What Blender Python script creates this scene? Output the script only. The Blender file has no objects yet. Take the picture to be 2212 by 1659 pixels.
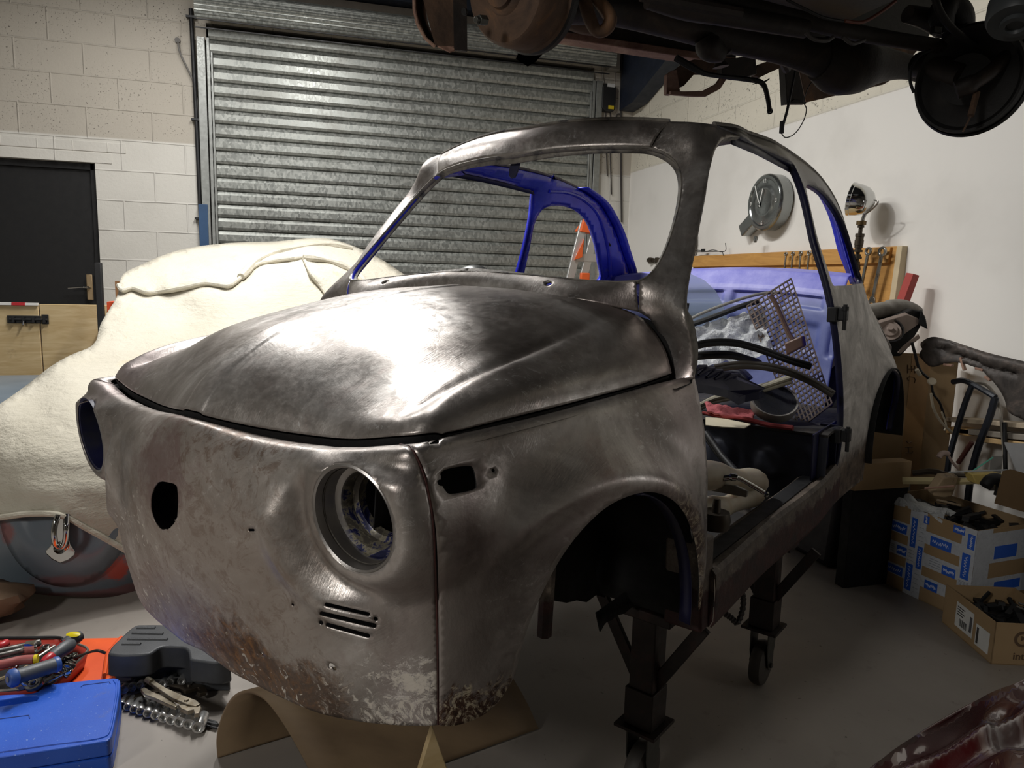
import bpy, bmesh, math, random
import numpy as np
from mathutils import Vector, Matrix, noise
from mathutils.geometry import delaunay_2d_cdt

SC = bpy.context.scene
COL = SC.collection
random.seed(7)
F = 1550.0                      # focal length in pixels of the 2212 x 1659 frame
EYE = np.array([0.0, 0.0, 1.2])
CAMB = np.array([[0.95043047, -0.27624781, -0.14272022],
                 [-0.27531826, -0.96098455, 0.02661866],
                 [0.14450527, -0.0139943, 0.98940507]])      # rows: forward, right, up
DW, RW = 6.3, 2.92              # back wall plane x = DW, right wall plane y = -RW

# ---------------------------------------------------------------- camera, light, exposure
cd = bpy.data.cameras.new('camera'); cam = bpy.data.objects.new('camera', cd); COL.objects.link(cam)
cd.sensor_width = 36.0; cd.lens = F / 2212 * 36.0; cd.clip_start = 0.02; cd.clip_end = 60
cam.matrix_world = Matrix(((CAMB[1][0], CAMB[2][0], -CAMB[0][0], EYE[0]),
                           (CAMB[1][1], CAMB[2][1], -CAMB[0][1], EYE[1]),
                           (CAMB[1][2], CAMB[2][2], -CAMB[0][2], EYE[2]), (0, 0, 0, 1)))
SC.camera = cam
SC.view_settings.view_transform = 'Standard'
SC.view_settings.look = 'None'
SC.view_settings.gamma = 1.0
SC.view_settings.use_curve_mapping = False
SC.view_settings.exposure = 0.0
w = bpy.data.worlds.new('world'); SC.world = w; w.use_nodes = True
w.node_tree.nodes['Background'].inputs[0].default_value = (0.05, 0.05, 0.055, 1)
w.node_tree.nodes['Background'].inputs[1].default_value = 0.0

def lamp(name, loc, target, size, power, color, size_y=None, spread=None):
    l = bpy.data.lights.new(name, 'AREA'); l.shape = 'RECTANGLE' if size_y else 'SQUARE'
    l.size = size
    if size_y: l.size_y = size_y
    l.energy = power; l.color = color
    if spread: l.spread = math.radians(spread)
    o = bpy.data.objects.new(name, l); COL.objects.link(o); o.location = loc
    d = Vector(target) - Vector(loc)
    o.rotation_euler = d.to_track_quat('-Z', 'Y').to_euler()
    return o
WARM = (1.0, 0.93, 0.83); COOL = (0.93, 0.97, 1.0)
# two long ceiling battens run along the room, plus a floodlight over the shutter end
for nm, yy, x0, x1, pw in (('ceiling_batten_middle', -.09, 2.4, 4.8, 88), ('ceiling_batten_left', 1.0, 3.7, 5.3, 38)):
    o = lamp(nm, ((x0 + x1) / 2, yy, 3.4), ((x0 + x1) / 2, yy, 0), x1 - x0, pw, (1.0, .98, .95), .09); o.rotation_euler = (0, 0, 0)
lamp('ceiling_floodlight_back', (3.35, -0.12, 3.4), (3.2, -.5, 0), 0.16, 34, (1.0, .99, .97))
lamp('wing_highlight_fill', (0.5, -2.6, 1.0), (1.05, -.5, .6), 0.3, 1.3, (1, .98, .95))  # unseen lamp added to raise highlights on the front wing
lamp('front_fill_light', (-0.8, 2.7, 2.6), (1.3, 0.3, .8), 0.5, 46, (1.0, .97, .92))  # unseen fill lamp added to brighten the nose panel

# ---------------------------------------------------------------- geometry helpers
def ray(px, py): return CAMB[0] + CAMB[1] * (px - 1106) / F - CAMB[2] * (py - 829.5) / F
def W(px, py, X=None, Y=None, Z=None, D=None):
    """point of the room seen at a frame position, at a given x, y, z or depth"""
    d = ray(px, py)
    if X is not None: t = X / d[0]
    elif Y is not None: t = Y / d[1]
    elif Z is not None: t = (Z - EYE[2]) / d[2]
    else: t = D
    return EYE + d * t
# car frame: u rearwards from the nose, v to the car's left, w up
CM = np.array([[0.57976581, 0.81473427, -0.00892642],
               [-0.81382072, 0.57957855, 0.04224382],
               [0.03959105, -0.01722702, 0.99906745]])
CC = np.array([-0.4666337, -1.20493835, 0.95440236])          # eye in the car frame (x=u, y=-v, z=w)
CA = CAMB @ CM
CORG = EYE - CM @ CC
def cproj(p):
    """car (u,v,w) array -> frame position"""
    p = np.asarray(p, float); q = np.stack([p[..., 0], -p[..., 1], p[..., 2]], -1) - CC
    c = q @ CA.T
    return np.stack([1106 + F * c[..., 1] / c[..., 0], 829.5 - F * c[..., 2] / c[..., 0]], -1)
def CP(px, py, u=None, v=None, w=None, D=None):
    d = CA.T @ np.array([1, (px - 1106) / F, -(py - 829.5) / F])
    if u is not None: t = (u - CC[0]) / d[0]
    elif v is not None: t = (-v - CC[1]) / d[1]
    elif w is not None: t = (w - CC[2]) / d[2]
    else: t = D
    q = CC + d * t
    return np.array([q[0], -q[1], q[2]])
def c2w(u, v, w): return CM @ np.array([u, -v, w]) + CORG

def spl(pts, n=8, closed=False):
    """smooth open curve through points (centripetal-ish Catmull-Rom)"""
    P = [np.array(p, float) for p in pts]
    if len(P) < 3 and not closed:
        return [P[0] + (P[-1] - P[0]) * i / n for i in range(n + 1)]
    out = []
    m = len(P); segs = m if closed else m - 1
    for i in range(segs):
        p1, p2 = P[i % m], P[(i + 1) % m]
        p0 = P[(i - 1) % m] if (closed or i > 0) else 2 * p1 - p2
        p3 = P[(i + 2) % m] if (closed or i + 2 < m) else 2 * p2 - p1
        t0 = 0.0; t1 = t0 + max(np.linalg.norm(p1 - p0), 1e-9) ** .5
        t2 = t1 + max(np.linalg.norm(p2 - p1), 1e-9) ** .5; t3 = t2 + max(np.linalg.norm(p3 - p2), 1e-9) ** .5
        for k in range(n):
            t = t1 + (t2 - t1) * k / n
            A1 = (t1 - t) / (t1 - t0) * p0 + (t - t0) / (t1 - t0) * p1
            A2 = (t2 - t) / (t2 - t1) * p1 + (t - t1) / (t2 - t1) * p2
            A3 = (t3 - t) / (t3 - t2) * p2 + (t - t2) / (t3 - t2) * p3
            B1 = (t2 - t) / (t2 - t0) * A1 + (t - t0) / (t2 - t0) * A2
            B2 = (t3 - t) / (t3 - t1) * A2 + (t - t1) / (t3 - t1) * A3
            out.append((t2 - t) / (t2 - t1) * B1 + (t - t1) / (t2 - t1) * B2)
    if not closed: out.append(P[-1])
    return out
def resample(P, step):
    P = [np.array(p, float) for p in P]
    L = [0.0]
    for a, b in zip(P[:-1], P[1:]): L.append(L[-1] + np.linalg.norm(b - a))
    n = max(1, int(round(L[-1] / step))); L = np.array(L); A = np.array(P)
    return [np.array([np.interp(L[-1] * i / n, L, A[:, k]) for k in range(A.shape[1])]) for i in range(n + 1)]
def loop(segs, step, n=8):
    """closed polyline from smooth segments joined at corners"""
    out = []
    for s in segs:
        r = resample(spl(s, n), step)
        out += r[:-1]
    out2 = []
    for p in out:
        if not out2 or np.linalg.norm(p - out2[-1]) > step * .15: out2.append(p)
    return out2
def inside(P, poly):
    P = np.asarray(P); x, y = P[:, 0], P[:, 1]; r = np.zeros(len(P), bool)
    q = np.asarray(poly); a = q; b = np.roll(q, -1, 0)
    for (x1, y1), (x2, y2) in zip(a, b):
        c = ((y1 > y) != (y2 > y))
        with np.errstate(divide='ignore', invalid='ignore'):
            r ^= c & (x < (x2 - x1) * (y - y1) / (y2 - y1 + 1e-30) + x1)
    return r
def segdist(P, poly):
    P = np.asarray(P); q = np.asarray(poly); d = np.full(len(P), 1e9)
    for a, b in zip(q, np.roll(q, -1, 0)):
        ab = b - a; t = np.clip(((P - a) @ ab) / (ab @ ab + 1e-30), 0, 1)
        d = np.minimum(d, np.linalg.norm(P - (a + t[:, None] * ab), axis=1))
    return d
def tri(outer, holes, step):
    """triangulate a plane region with holes into an even mesh"""
    o = np.array(outer); lo, hi = o.min(0), o.max(0)
    rows = []
    dy = step * .866; ny = int((hi[1] - lo[1]) / dy) + 2; nx = int((hi[0] - lo[0]) / step) + 2
    for j in range(ny):
        for i in range(nx):
            rows.append((lo[0] + (i + .5 * (j % 2)) * step, lo[1] + j * dy))
    G = np.array(rows); k = inside(G, outer) & (segdist(G, outer) > step * .5)
    for h in holes: k &= ~inside(G, h) & (segdist(G, h) > step * .4)
    G = G[k]
    V = [Vector(p) for p in outer]; E = [(i, (i + 1) % len(outer)) for i in range(len(outer))]
    for h in holes:
        b = len(V); V += [Vector(p) for p in h]; E += [(b + i, b + (i + 1) % len(h)) for i in range(len(h))]
    V += [Vector(p) for p in G]
    vo, eo, fo, *_ = delaunay_2d_cdt(V, E, [], 0, 1e-7)
    vo = np.array([tuple(v) for v in vo]); fo = np.array([f for f in fo if len(f) == 3])
    c = vo[fo].mean(1); k = inside(c, outer)
    for h in holes: k &= ~inside(c, h)
    return vo, fo[k]

def link(name, me, mats=(), parent=None, smooth=True, **props):
    o = bpy.data.objects.new(name, me); COL.objects.link(o)
    for m in (mats if isinstance(mats, (list, tuple)) else [mats]): me.materials.append(m)
    if smooth and len(me.polygons): me.polygons.foreach_set('use_smooth', [True] * len(me.polygons))
    if parent is not None: o.parent = parent
    for k, v in props.items(): o[k] = v
    return o
def mesh(name, V, Fc, mats=(), parent=None, smooth=True, **props):
    me = bpy.data.meshes.new(name)
    me.from_pydata([tuple(map(float, v)) for v in V], [], [tuple(int(i) for i in f) for f in Fc]); me.update()
    return link(name, me, mats, parent, smooth, **props)
def root(name, label, cat, loc=(0, 0, 0), group=None, rot=None, kind=None):
    o = bpy.data.objects.new(name, None); COL.objects.link(o); o.location = tuple(loc)
    if rot is not None: o.rotation_euler = rot
    o.empty_display_size = .1
    if label: o['label'] = label
    if cat: o['category'] = cat
    if group: o['group'] = group
    if kind: o['kind'] = kind
    return o
def tag(o, label, cat, group=None, kind=None):
    o['label'] = label; o['category'] = cat
    if group: o['group'] = group
    if kind: o['kind'] = kind
    return o

class MB:
    """collects shapes and links them as ONE mesh object"""
    def __init__(s): s.V = []; s.F = []; s.M = []; s.m = 0
    def add(s, V, Fc):
        b = len(s.V); s.V += [tuple(map(float, v)) for v in V]
        for f in Fc: s.F.append(tuple(b + int(i) for i in f)); s.M.append(s.m)
        return s
    def hexa(s, p):
        return s.add(p, [(0, 3, 2, 1), (4, 5, 6, 7), (0, 1, 5, 4), (1, 2, 6, 5), (2, 3, 7, 6), (3, 0, 4, 7)])
    def box(s, c, h, R=None):
        R = np.eye(3) if R is None else np.asarray(R); c = np.asarray(c, float); P = []
        for z in (-1, 1):
            for x, y in ((-1, -1), (1, -1), (1, 1), (-1, 1)):
                P.append(c + R @ np.array([x * h[0], y * h[1], z * h[2]]))
        return s.hexa(P)
    def bar(s, a, b, w, h=None, up=(0, 0, 1)):
        a = np.asarray(a, float); b = np.asarray(b, float); h = h or w
        d = b - a; L = np.linalg.norm(d); d = d / L
        x = np.cross(up, d)
        if np.linalg.norm(x) < 1e-4: x = np.cross((1, 0, 0), d)
        x /= np.linalg.norm(x); z = np.cross(d, x)
        return s.box((a + b) / 2, (w / 2, L / 2, h / 2), np.stack([x, d, z], 1))
    def tube(s, pts, r, n=10, cap=True, closed=False):
        P = [np.asarray(p, float) for p in pts]; m = len(P)
        rr = r if isinstance(r, (list, tuple, np.ndarray)) else [r] * m
        b = len(s.V); ref = None
        for i in range(m):
            d = (P[(i + 1) % m] - P[i - 1]) if closed else P[min(i + 1, m - 1)] - P[max(i - 1, 0)]
            d = d / (np.linalg.norm(d) + 1e-12)
            if ref is None:
                ref = np.cross(d, (0, 0, 1.0))
                if np.linalg.norm(ref) < .1: ref = np.cross(d, (1.0, 0, 0))
            x = ref - d * (ref @ d); x /= np.linalg.norm(x) + 1e-12; ref = x; y = np.cross(d, x)
            for k in range(n):
                t = 2 * math.pi * k / n
                s.V.append(tuple(P[i] + rr[i] * (math.cos(t) * x + math.sin(t) * y)))
        for i in range(m if closed else m - 1):
            for k in range(n):
                j = (i + 1) % m
                s.F.append((b + i * n + k, b + i * n + (k + 1) % n, b + j * n + (k + 1) % n, b + j * n + k)); s.M.append(s.m)
        if cap and not closed:
            s.F.append(tuple(b + k for k in reversed(range(n)))); s.M.append(s.m)
            s.F.append(tuple(b + (m - 1) * n + k for k in range(n))); s.M.append(s.m)
        return s
    def lathe(s, prof, c=(0, 0, 0), R=None, n=32, arc=None):
        """profile (r, z) turned about local z"""
        R = np.eye(3) if R is None else np.asarray(R); c = np.asarray(c, float); b = len(s.V); m = len(prof)
        full = arc is None; a0, a1 = (0, 2 * math.pi) if full else arc; nn = n if full else n + 1
        for k in range(nn):
            t = a0 + (a1 - a0) * k / n
            for (r, z) in prof: s.V.append(tuple(c + R @ np.array([r * math.cos(t), r * math.sin(t), z])))
        for k in range(n):
            k2 = (k + 1) % nn
            for i in range(m - 1):
                s.F.append((b + k * m + i, b + k2 * m + i, b + k2 * m + i + 1, b + k * m + i + 1)); s.M.append(s.m)
        return s
    def prism(s, poly, o, ax, ay, az, h):
        """outline extruded by h along az, centred"""
        o, ax, ay, az = [np.asarray(q, float) for q in (o, ax, ay, az)]; n = len(poly)
        A = [o + ax * p[0] + ay * p[1] - az * h / 2 for p in poly]; Bq = [o + ax * p[0] + ay * p[1] + az * h / 2 for p in poly]
        F_ = [tuple(range(n))[::-1], tuple(range(n, 2 * n))] + [(i, (i + 1) % n, n + (i + 1) % n, n + i) for i in range(n)]
        return s.add(A + Bq, F_)
    def sheet(s, rows):
        b = len(s.V); n = len(rows[0])
        for r in rows: s.V += [tuple(map(float, p)) for p in r]
        for j in range(len(rows) - 1):
            for i in range(n - 1):
                s.F.append((b + j * n + i, b + j * n + i + 1, b + (j + 1) * n + i + 1, b + (j + 1) * n + i)); s.M.append(s.m)
        return s
    def build(s, name, mats, parent=None, smooth=False, bevel=0, seg=2, solid=0, subd=0, weld=False, **props):
        me = bpy.data.meshes.new(name); me.from_pydata(s.V, [], s.F); me.update()
        if any(s.M): me.polygons.foreach_set('material_index', s.M)
        if weld:
            bm = bmesh.new(); bm.from_mesh(me); bmesh.ops.remove_doubles(bm, verts=bm.verts, dist=1e-5); bm.to_mesh(me); bm.free()
        bm = bmesh.new(); bm.from_mesh(me); bmesh.ops.recalc_face_normals(bm, faces=bm.faces); bm.to_mesh(me); bm.free()
        o = link(name, me, mats, parent, smooth or bevel > 0, **props)
        if solid:
            q = o.modifiers.new('s', 'SOLIDIFY'); q.thickness = solid; q.offset = 0
        if bevel:
            q = o.modifiers.new('b', 'BEVEL'); q.width = bevel; q.segments = seg; q.limit_method = 'ANGLE'; q.angle_limit = math.radians(35)
            q.harden_normals = False
        if subd:
            q = o.modifiers.new('u', 'SUBSURF'); q.levels = subd; q.render_levels = subd
        if (smooth or bevel) and not subd:
            q = o.modifiers.new('e', 'EDGE_SPLIT') if False else None
            try: me.set_sharp_from_angle(angle=math.radians(38))
            except Exception: pass
        return o
def frame(d, up=(0, 0, 1)):
    """rotation whose z column is d"""
    d = np.asarray(d, float); d = d / np.linalg.norm(d)
    x = np.cross(up, d)
    if np.linalg.norm(x) < 1e-3: x = np.cross((0, 1, 0), d)
    x /= np.linalg.norm(x); return np.stack([x, np.cross(d, x), d], 1)
# ---------------------------------------------------------------- materials
def srgb(c):
    if isinstance(c, str): c = [int(c[i:i + 2], 16) / 255 for i in (0, 2, 4)]
    return tuple(x / 12.92 if x <= .04045 else ((x + .055) / 1.055) ** 2.4 for x in c) + (1,)
class NT:
    def __init__(s, name):
        s.m = bpy.data.materials.new(name); s.m.use_nodes = True; s.t = s.m.node_tree; s.n = s.t.nodes
        s.b = s.n['Principled BSDF']; s.tc = s.n.new('ShaderNodeTexCoord'); s.P = s.tc.outputs['Object']
    def __call__(s, typ, ins=None, **kw):
        q = s.n.new('ShaderNode' + typ)
        for k, v in kw.items(): setattr(q, k, v)
        for k, v in (ins or {}).items():
            if isinstance(v, bpy.types.NodeSocket): s.t.links.new(v, q.inputs[k])
            else: q.inputs[k].default_value = v
        return q
    def val(s, sock, v):
        if isinstance(v, bpy.types.NodeSocket): s.t.links.new(v, s.b.inputs[sock])
        else: s.b.inputs[sock].default_value = v
    def scaled(s, sc, src=None):
        return s('VectorMath', {0: src or s.P, 1: sc if isinstance(sc, tuple) else (sc,) * 3}, operation='MULTIPLY').outputs[0]
    def noise(s, scale, detail=4, rough=.55, vec=None, dist=0.0):
        return s('TexNoise', {'Vector': vec or s.P, 'Scale': scale, 'Detail': detail, 'Roughness': rough, 'Distortion': dist}).outputs[0]
    def ramp(s, fac, stops):
        r = s('ValToRGB', {0: fac}); e = r.color_ramp.elements
        while len(e) < len(stops): e.new(.5)
        for q, (p, c) in zip(e, stops):
            q.position = p; q.color = srgb(c) if isinstance(c, (str, list)) else ((c,) * 3 + (1,) if isinstance(c, (int, float)) else c)
        return r.outputs[0]
    def mix(s, a, b, f, mode='MIX'):
        q = s('Mix', data_type='RGBA', blend_type=mode)
        for i, v in ((6, a), (7, b), (0, f)):
            if isinstance(v, bpy.types.NodeSocket): s.t.links.new(v, q.inputs[i])
            else: q.inputs[i].default_value = (srgb(v) if isinstance(v, str) else v)
        return q.outputs[2]
    def math(s, op, a, b=0.0, clamp=False):
        q = s('Math', {0: a, 1: b}, operation=op); q.use_clamp = clamp; return q.outputs[0]
    def rng(s, v, a, b, c=0.0, d=1.0, smooth=True):
        q = s('MapRange', {'Value': v, 'From Min': a, 'From Max': b, 'To Min': c, 'To Max': d})
        if smooth: q.interpolation_type = 'SMOOTHSTEP'
        return q.outputs[0]
    def near(s, p, r, soft=.5, src=None, warp=None, scale=(1, 1, 1)):
        """1 near point p (object space) fading out by r"""
        v = src or s.P
        d = s('VectorMath', {0: v, 1: tuple(p)}, operation='SUBTRACT').outputs[0]
        d = s('VectorMath', {0: d, 1: tuple(scale)}, operation='MULTIPLY').outputs[0]
        L = s('VectorMath', {0: d}, operation='LENGTH').outputs['Value']
        if warp is not None: L = s.math('ADD', L, warp)
        return s.rng(L, r * (1 - soft), r, 1.0, 0.0)
    def bump(s, h, strength=.3, dist=.01, normal=None):
        q = s('Bump', {'Height': h, 'Strength': strength, 'Distance': dist})
        if normal: s.t.links.new(normal, q.inputs['Normal'])
        s.t.links.new(q.outputs[0], s.b.inputs['Normal']); return q.outputs[0]
def mat(name, col, rough=.5, metal=0.0, var=.12, vs=8, bump=0.0, bs=40, spec=None, coat=0.0, dirt=None, ds=5, trans=0.0, ior=None):
    """plain painted / plastic / metal surface with gentle procedural variation"""
    k = NT(name); c = srgb(col)
    lo = tuple(x * (1 - var) for x in c[:3]) + (1,); hi = tuple(min(1, x * (1 + var)) for x in c[:3]) + (1,)
    n = k.noise(vs, 5)
    cc = k.ramp(n, [(.3, lo), (.7, hi)])
    if dirt:
        cc = k.mix(cc, dirt, k.rng(k.noise(ds, 6, .65), .5, .72))
    k.val('Base Color', cc); k.val('Metallic', metal)
    k.val('Roughness', k.rng(k.noise(vs * 2.3, 3), .3, .7, max(0, rough - .07), min(1, rough + .07)))
    if bump: k.bump(k.noise(bs, 4), bump, .004)
    if spec is not None: k.val('Specular IOR Level', spec)
    if coat: k.val('Coat Weight', coat); k.val('Coat Roughness', .06)
    if trans: k.val('Transmission Weight', trans)
    if ior: k.val('IOR', ior)
    return k.m

def steel_mat(name, tint='c8c2bc', kind='hood'):
    """bare sanded body steel: grey-brown metal, swirl scratches, blotches; seated in the car's frame"""
    k = NT(name); P = k.P
    warp = k.noise(6, 4); 
    n1 = k.noise(3.2, 6, .62, dist=1.2)
    n2 = k.noise(11, 6, .7, dist=2.0)
    base = k.ramp(n1, [(.3, [.47, .44, .42]), (.5, [.65, .625, .605]), (.7, [.84, .825, .81])])
    base = k.mix(base, [.44, .37, .345, 1], k.math('MULTIPLY', k.rng(n2, .5, .72, 0, .55), k.rng(k.noise(45, 6, .75), .35, .6)))
    # pink-mauve heat/polish tints
    base = k.mix(base, [.50, .40, .40, 1], k.rng(k.noise(2.1, 3, dist=.6), .54, .7, 0, .45))
    base = k.mix(base, [.30, .265, .24, 1], k.math('MULTIPLY', k.rng(k.noise(75, 7, .8), .52, .68, 0, .6), k.rng(k.noise(4, 4, .6), .42, .6)))
    base = k.mix(base, [.92, .91, .90, 1], k.math('MULTIPLY', k.rng(k.noise(38, 8, .8, dist=2), .54, .66, 0, .5), k.rng(k.noise(5.5, 4, .6), .45, .6)))
    wn = k.math('MULTIPLY', k.math('SUBTRACT', k.noise(11, 9, .78, dist=1.0), .5), .40)
    wf = k.math('MULTIPLY', k.math('SUBTRACT', k.noise(28, 8, .75), .5), .12)
    rough = k.math('ADD', k.rng(k.noise(16, 6, .7, dist=1.0), .3, .72, .30, .44), k.rng(k.noise(60, 5, .7), .4, .65, -.03, .05))
    metal = None
    if kind == 'nose':
        # car frame object space: x = u, y = -v, z = w
        low = k.near((.10, -.05, .42), .48, .7, warp=wn, scale=(1, 1, 1.15)); low = k.math('MAXIMUM', low, k.near((.17, .28, .33), .30, .6, warp=wn))
        base = k.mix(base, [.33, .255, .20, 1], k.math('MULTIPLY', low, .5))
        mott = k.rng(k.noise(24, 9, .8, dist=1.2), .49, .60)
        base = k.mix(base, [.25, .19, .155, 1], k.math('MULTIPLY', mott, k.math('MAXIMUM', k.math('MULTIPLY', low, .85), k.near((.13, -.1, .67), .28, .6, scale=(1, 1, 2.6)))))
        em = k.near((.09, .02, .61), .12, .8, warp=wn)
        base = k.mix(base, [.17, .105, .10, 1], k.math('MULTIPLY', em, .75))
        rust = k.near((.12, -.12, .325), .14, .85, warp=wn, scale=(1, .8, 1.6))
        rc = k.ramp(k.noise(30, 8, .75, dist=2), [(.3, '2a1a12'), (.5, '5a3a1c'), (.62, '8a5c28'), (.75, '3a261a')])
        rust = k.math('MULTIPLY', rust, k.rng(k.noise(13, 8, .75, dist=1.5), .38, .58, .25, .9)); base = k.mix(base, rc, rust)
        rust2 = k.near((.15, -.2, .285), .16, .5, warp=wn, scale=(.6, .6, 2.2))
        base = k.mix(base, rc, k.math('MULTIPLY', rust2, .75))
        # flaked filler spots
        fl = k.rng(k.noise(38, 7, .7, dist=1.5), .605, .63)
        edge = k.rng(k('SeparateXYZ', {0: P}).outputs[2], .26, .42, 1.0, .0)
        flk = k.math('MULTIPLY', fl, k.math('MAXIMUM', edge, k.near((.11, .2, .42), .2, .5)))
        cor = k.near((.2, -.47, .285), .10, .5, warp=wn, scale=(.7, .7, 1.3))
        fill = k.math('MAXIMUM', flk, k.math('MULTIPLY', cor, k.rng(k.noise(30, 10, .82, dist=2.0), .50, .53)))
        cor2 = k.near((.2, -.47, .345), .035, .3, warp=wf, scale=(.4, .6, 2.0))
        fill = k.math('MAXIMUM', fill, k.math('MULTIPLY', cor2, k.rng(k.noise(50, 8, .8), .42, .5)))
        base = k.mix(base, [.72, .66, .58, 1], fill)
        matt = k.math('MAXIMUM', fill, k.math('MAXIMUM', rust, k.math('MULTIPLY', low, .72)))
        metal = k.rng(matt, 0, 1, .74, .1)
        rough = k.math('MAXIMUM', rough, k.math('MULTIPLY', matt, .62))
    elif kind == 'fender':
        cor = k.near((.27, -.53, .275), .10, .5, warp=wn, scale=(.8, .5, 1.5))
        rc = k.ramp(k.noise(34, 8, .75, dist=2), [(.35, '1a120e'), (.5, '4a2e1e'), (.6, 'cfc3a8'), (.66, '241a14')])
        # worn crumbly band round the wheel arch
        d = k('VectorMath', {0: k('VectorMath', {0: P, 1: (1, 0, 1)}, operation='MULTIPLY').outputs[0], 1: (.50, 0, .29)}, operation='SUBTRACT').outputs[0]
        L = k('VectorMath', {0: d}, operation='LENGTH').outputs['Value']
        rear = k.rng(k('SeparateXYZ', {0: P}).outputs[0], .62, .72)
        band = k.math('MULTIPLY', k.rng(k.math('ADD', L, wf), .30, .345, 1.0, 0.0), rear)
        sill = k.math('MULTIPLY', k.rng(k('SeparateXYZ', {0: P}).outputs[2], .30, .36, 1.0, 0.0), rear)
        mk = k.math('MAXIMUM', k.math('MAXIMUM', cor, k.math('MULTIPLY', band, .85)), sill)
        base = k.mix(base, rc, mk)
        redp = k.near((.50, -.66, .66), .09, .8, warp=wf)
        base = k.mix(base, [.20, .12, .11, 1], k.math('MULTIPLY', redp, .6))
        metal = k.rng(mk, 0, 1, .76, .15)
        rough = k.math('MAXIMUM', rough, k.math('MULTIPLY', mk, .7))
    elif kind == 'quarter':
        base = k.ramp(k.noise(7, 8, .7, dist=1.0), [(.3, '8a8683'), (.5, 'bcb8b4'), (.68, 'e2deda')])
        z = k('SeparateXYZ', {0: P}).outputs[2]
        up = k.rng(z, .93, 1.0)
        base = k.mix(base, '5a5653', up)
        low = k.rng(k.math('ADD', z, wf), .30, .40, 1.0, 0.0)
        base = k.mix(base, k.ramp(k.noise(26, 8, .75), [(.35, '2e241f'), (.6, '6e5f52'), (.7, 'a59a8a')]), low)
        metal = k.rng(up, 0, 1, .25, .85)
        rough = k.rng(up, 0, 1, .62, .4)
    k.val('Base Color', base)
    k.val('Metallic', metal if metal is not None else .74)
    k.val('Roughness', rough)
    # sanding swirls: fine stretched noise in two directions, mixed by patches
    s1 = k.noise(1.0, 3, .6, vec=k.scaled((60, 420, 60), P))
    s2 = k.noise(1.0, 3, .6, vec=k.scaled((50, 50, 380), k('VectorRotate', {'Vector': P, 'Angle': .9, 'Axis': (0, 1, 0)}).outputs[0]))
    h = k.mix(s1, s2, k.rng(k.noise(5, 3), .45, .55))
    h = k.mix(h, k.noise(240, 3), .3)
    b1 = k.bump(h, .22, .0018)
    b2 = k('Bump', {'Height': k.noise(14, 6, .6, dist=.6), 'Strength': .15, 'Distance': .006}).outputs[0]
    k.t.links.new(b2, b1.node.inputs['Normal'])
    if kind in ('nose',):
        b3 = k('Bump', {'Height': fill, 'Strength': .5, 'Distance': .0012}).outputs[0]
        k.t.links.new(b3, b2.node.inputs['Normal'])
    return k.m

M = {}
M['hood'] = steel_mat('bare_steel_lid')
M['nose'] = steel_mat('bare_steel_nose', kind='nose')
M['fender'] = steel_mat('bare_steel_wing', kind='fender')
M['quarter'] = steel_mat('sanded_steel_quarter', kind='quarter')
def blue_paint():
    k = NT('blue_paint')
    c = k.ramp(k.noise(5, 5, .6), [(.3, '181eac'), (.7, '2c38d0')])
    c = k.mix(c, '6f6f8c', k.rng(k.noise(18, 7, .7), .60, .70, 0, .5))
    k.val('Base Color', c); k.val('Roughness', k.rng(k.noise(9, 4), .3, .7, .22, .38)); k.val('Coat Weight', .4)
    k.bump(k.noise(20, 4), .12, .004)
    return k.m
M['blue'] = blue_paint()
M['darkblue'] = mat('dark_blue_paint', '14163a', .45, var=.25, dirt='2a2a30')
M['under'] = mat('black_underseal', '0b0b0c', .85, var=.3, bump=.5, bs=60, dirt='1a1512')
M['rustred'] = mat('red_oxide_primer', '3e1a17', .6, var=.25, dirt='251513', bump=.25)
M['flange'] = mat('worn_primer_flange', '77726a', .6, .3, var=.3, vs=40, dirt='2b2c33', ds=22, bump=.3, bs=90)
M['interior'] = mat('dusty_slate_blue_paint', '30333f', .6, var=.2, dirt='24242a', ds=9)
M['floorpan'] = mat('dusty_floorpan', '2b2928', .8, var=.25, dirt='4a443d', ds=14, bump=.3)
M['dark'] = mat('matt_black_plastic', '141416', .55, var=.2)
M['rubber'] = mat('black_rubber', '18191b', .6, var=.25, bump=.1)
M['white'] = mat('white_wall_paint', 'd8d4cc', .7, var=.02)
# ---------------------------------------------------------------- the bare metal car shell
car = root('car_body_shell', 'small bare-metal two-door car body shell with empty headlight holes on wheeled stands', 'car body')
car.matrix_world = Matrix(((CM[0][0], CM[0][1], CM[0][2], CORG[0]), (CM[1][0], CM[1][1], CM[1][2], CORG[1]),
                           (CM[2][0], CM[2][1], CM[2][2], CORG[2]), (0, 0, 0, 1)))

def nspline(x, Y):
    """natural cubic spline through columns Y at knots x -> evaluator"""
    x = np.asarray(x, float); Y = np.asarray(Y, float); n = len(x); h = np.diff(x)
    A = np.zeros((n, n)); R = np.zeros((n,) + Y.shape[1:])
    A[0, 0] = A[-1, -1] = 1
    for i in range(1, n - 1):
        A[i, i - 1] = h[i - 1]; A[i, i] = 2 * (h[i - 1] + h[i]); A[i, i + 1] = h[i]
        R[i] = 6 * ((Y[i + 1] - Y[i]) / h[i] - (Y[i] - Y[i - 1]) / h[i - 1])
    m = np.linalg.solve(A, R.reshape(n, -1)).reshape(Y.shape)
    def ev(t):
        t = np.asarray(t, float); i = np.clip(np.searchsorted(x, t) - 1, 0, n - 2)
        hh = h[i]; a = (x[i + 1] - t) / hh; b = (t - x[i]) / hh
        sh = (slice(None),) + (None,) * (Y.ndim - 1)
        a, b, hh = a[sh], b[sh], hh[sh]
        return a * Y[i] + b * Y[i + 1] + ((a ** 3 - a) * m[i] + (b ** 3 - b) * m[i + 1]) * hh ** 2 / 6
    return ev
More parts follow.
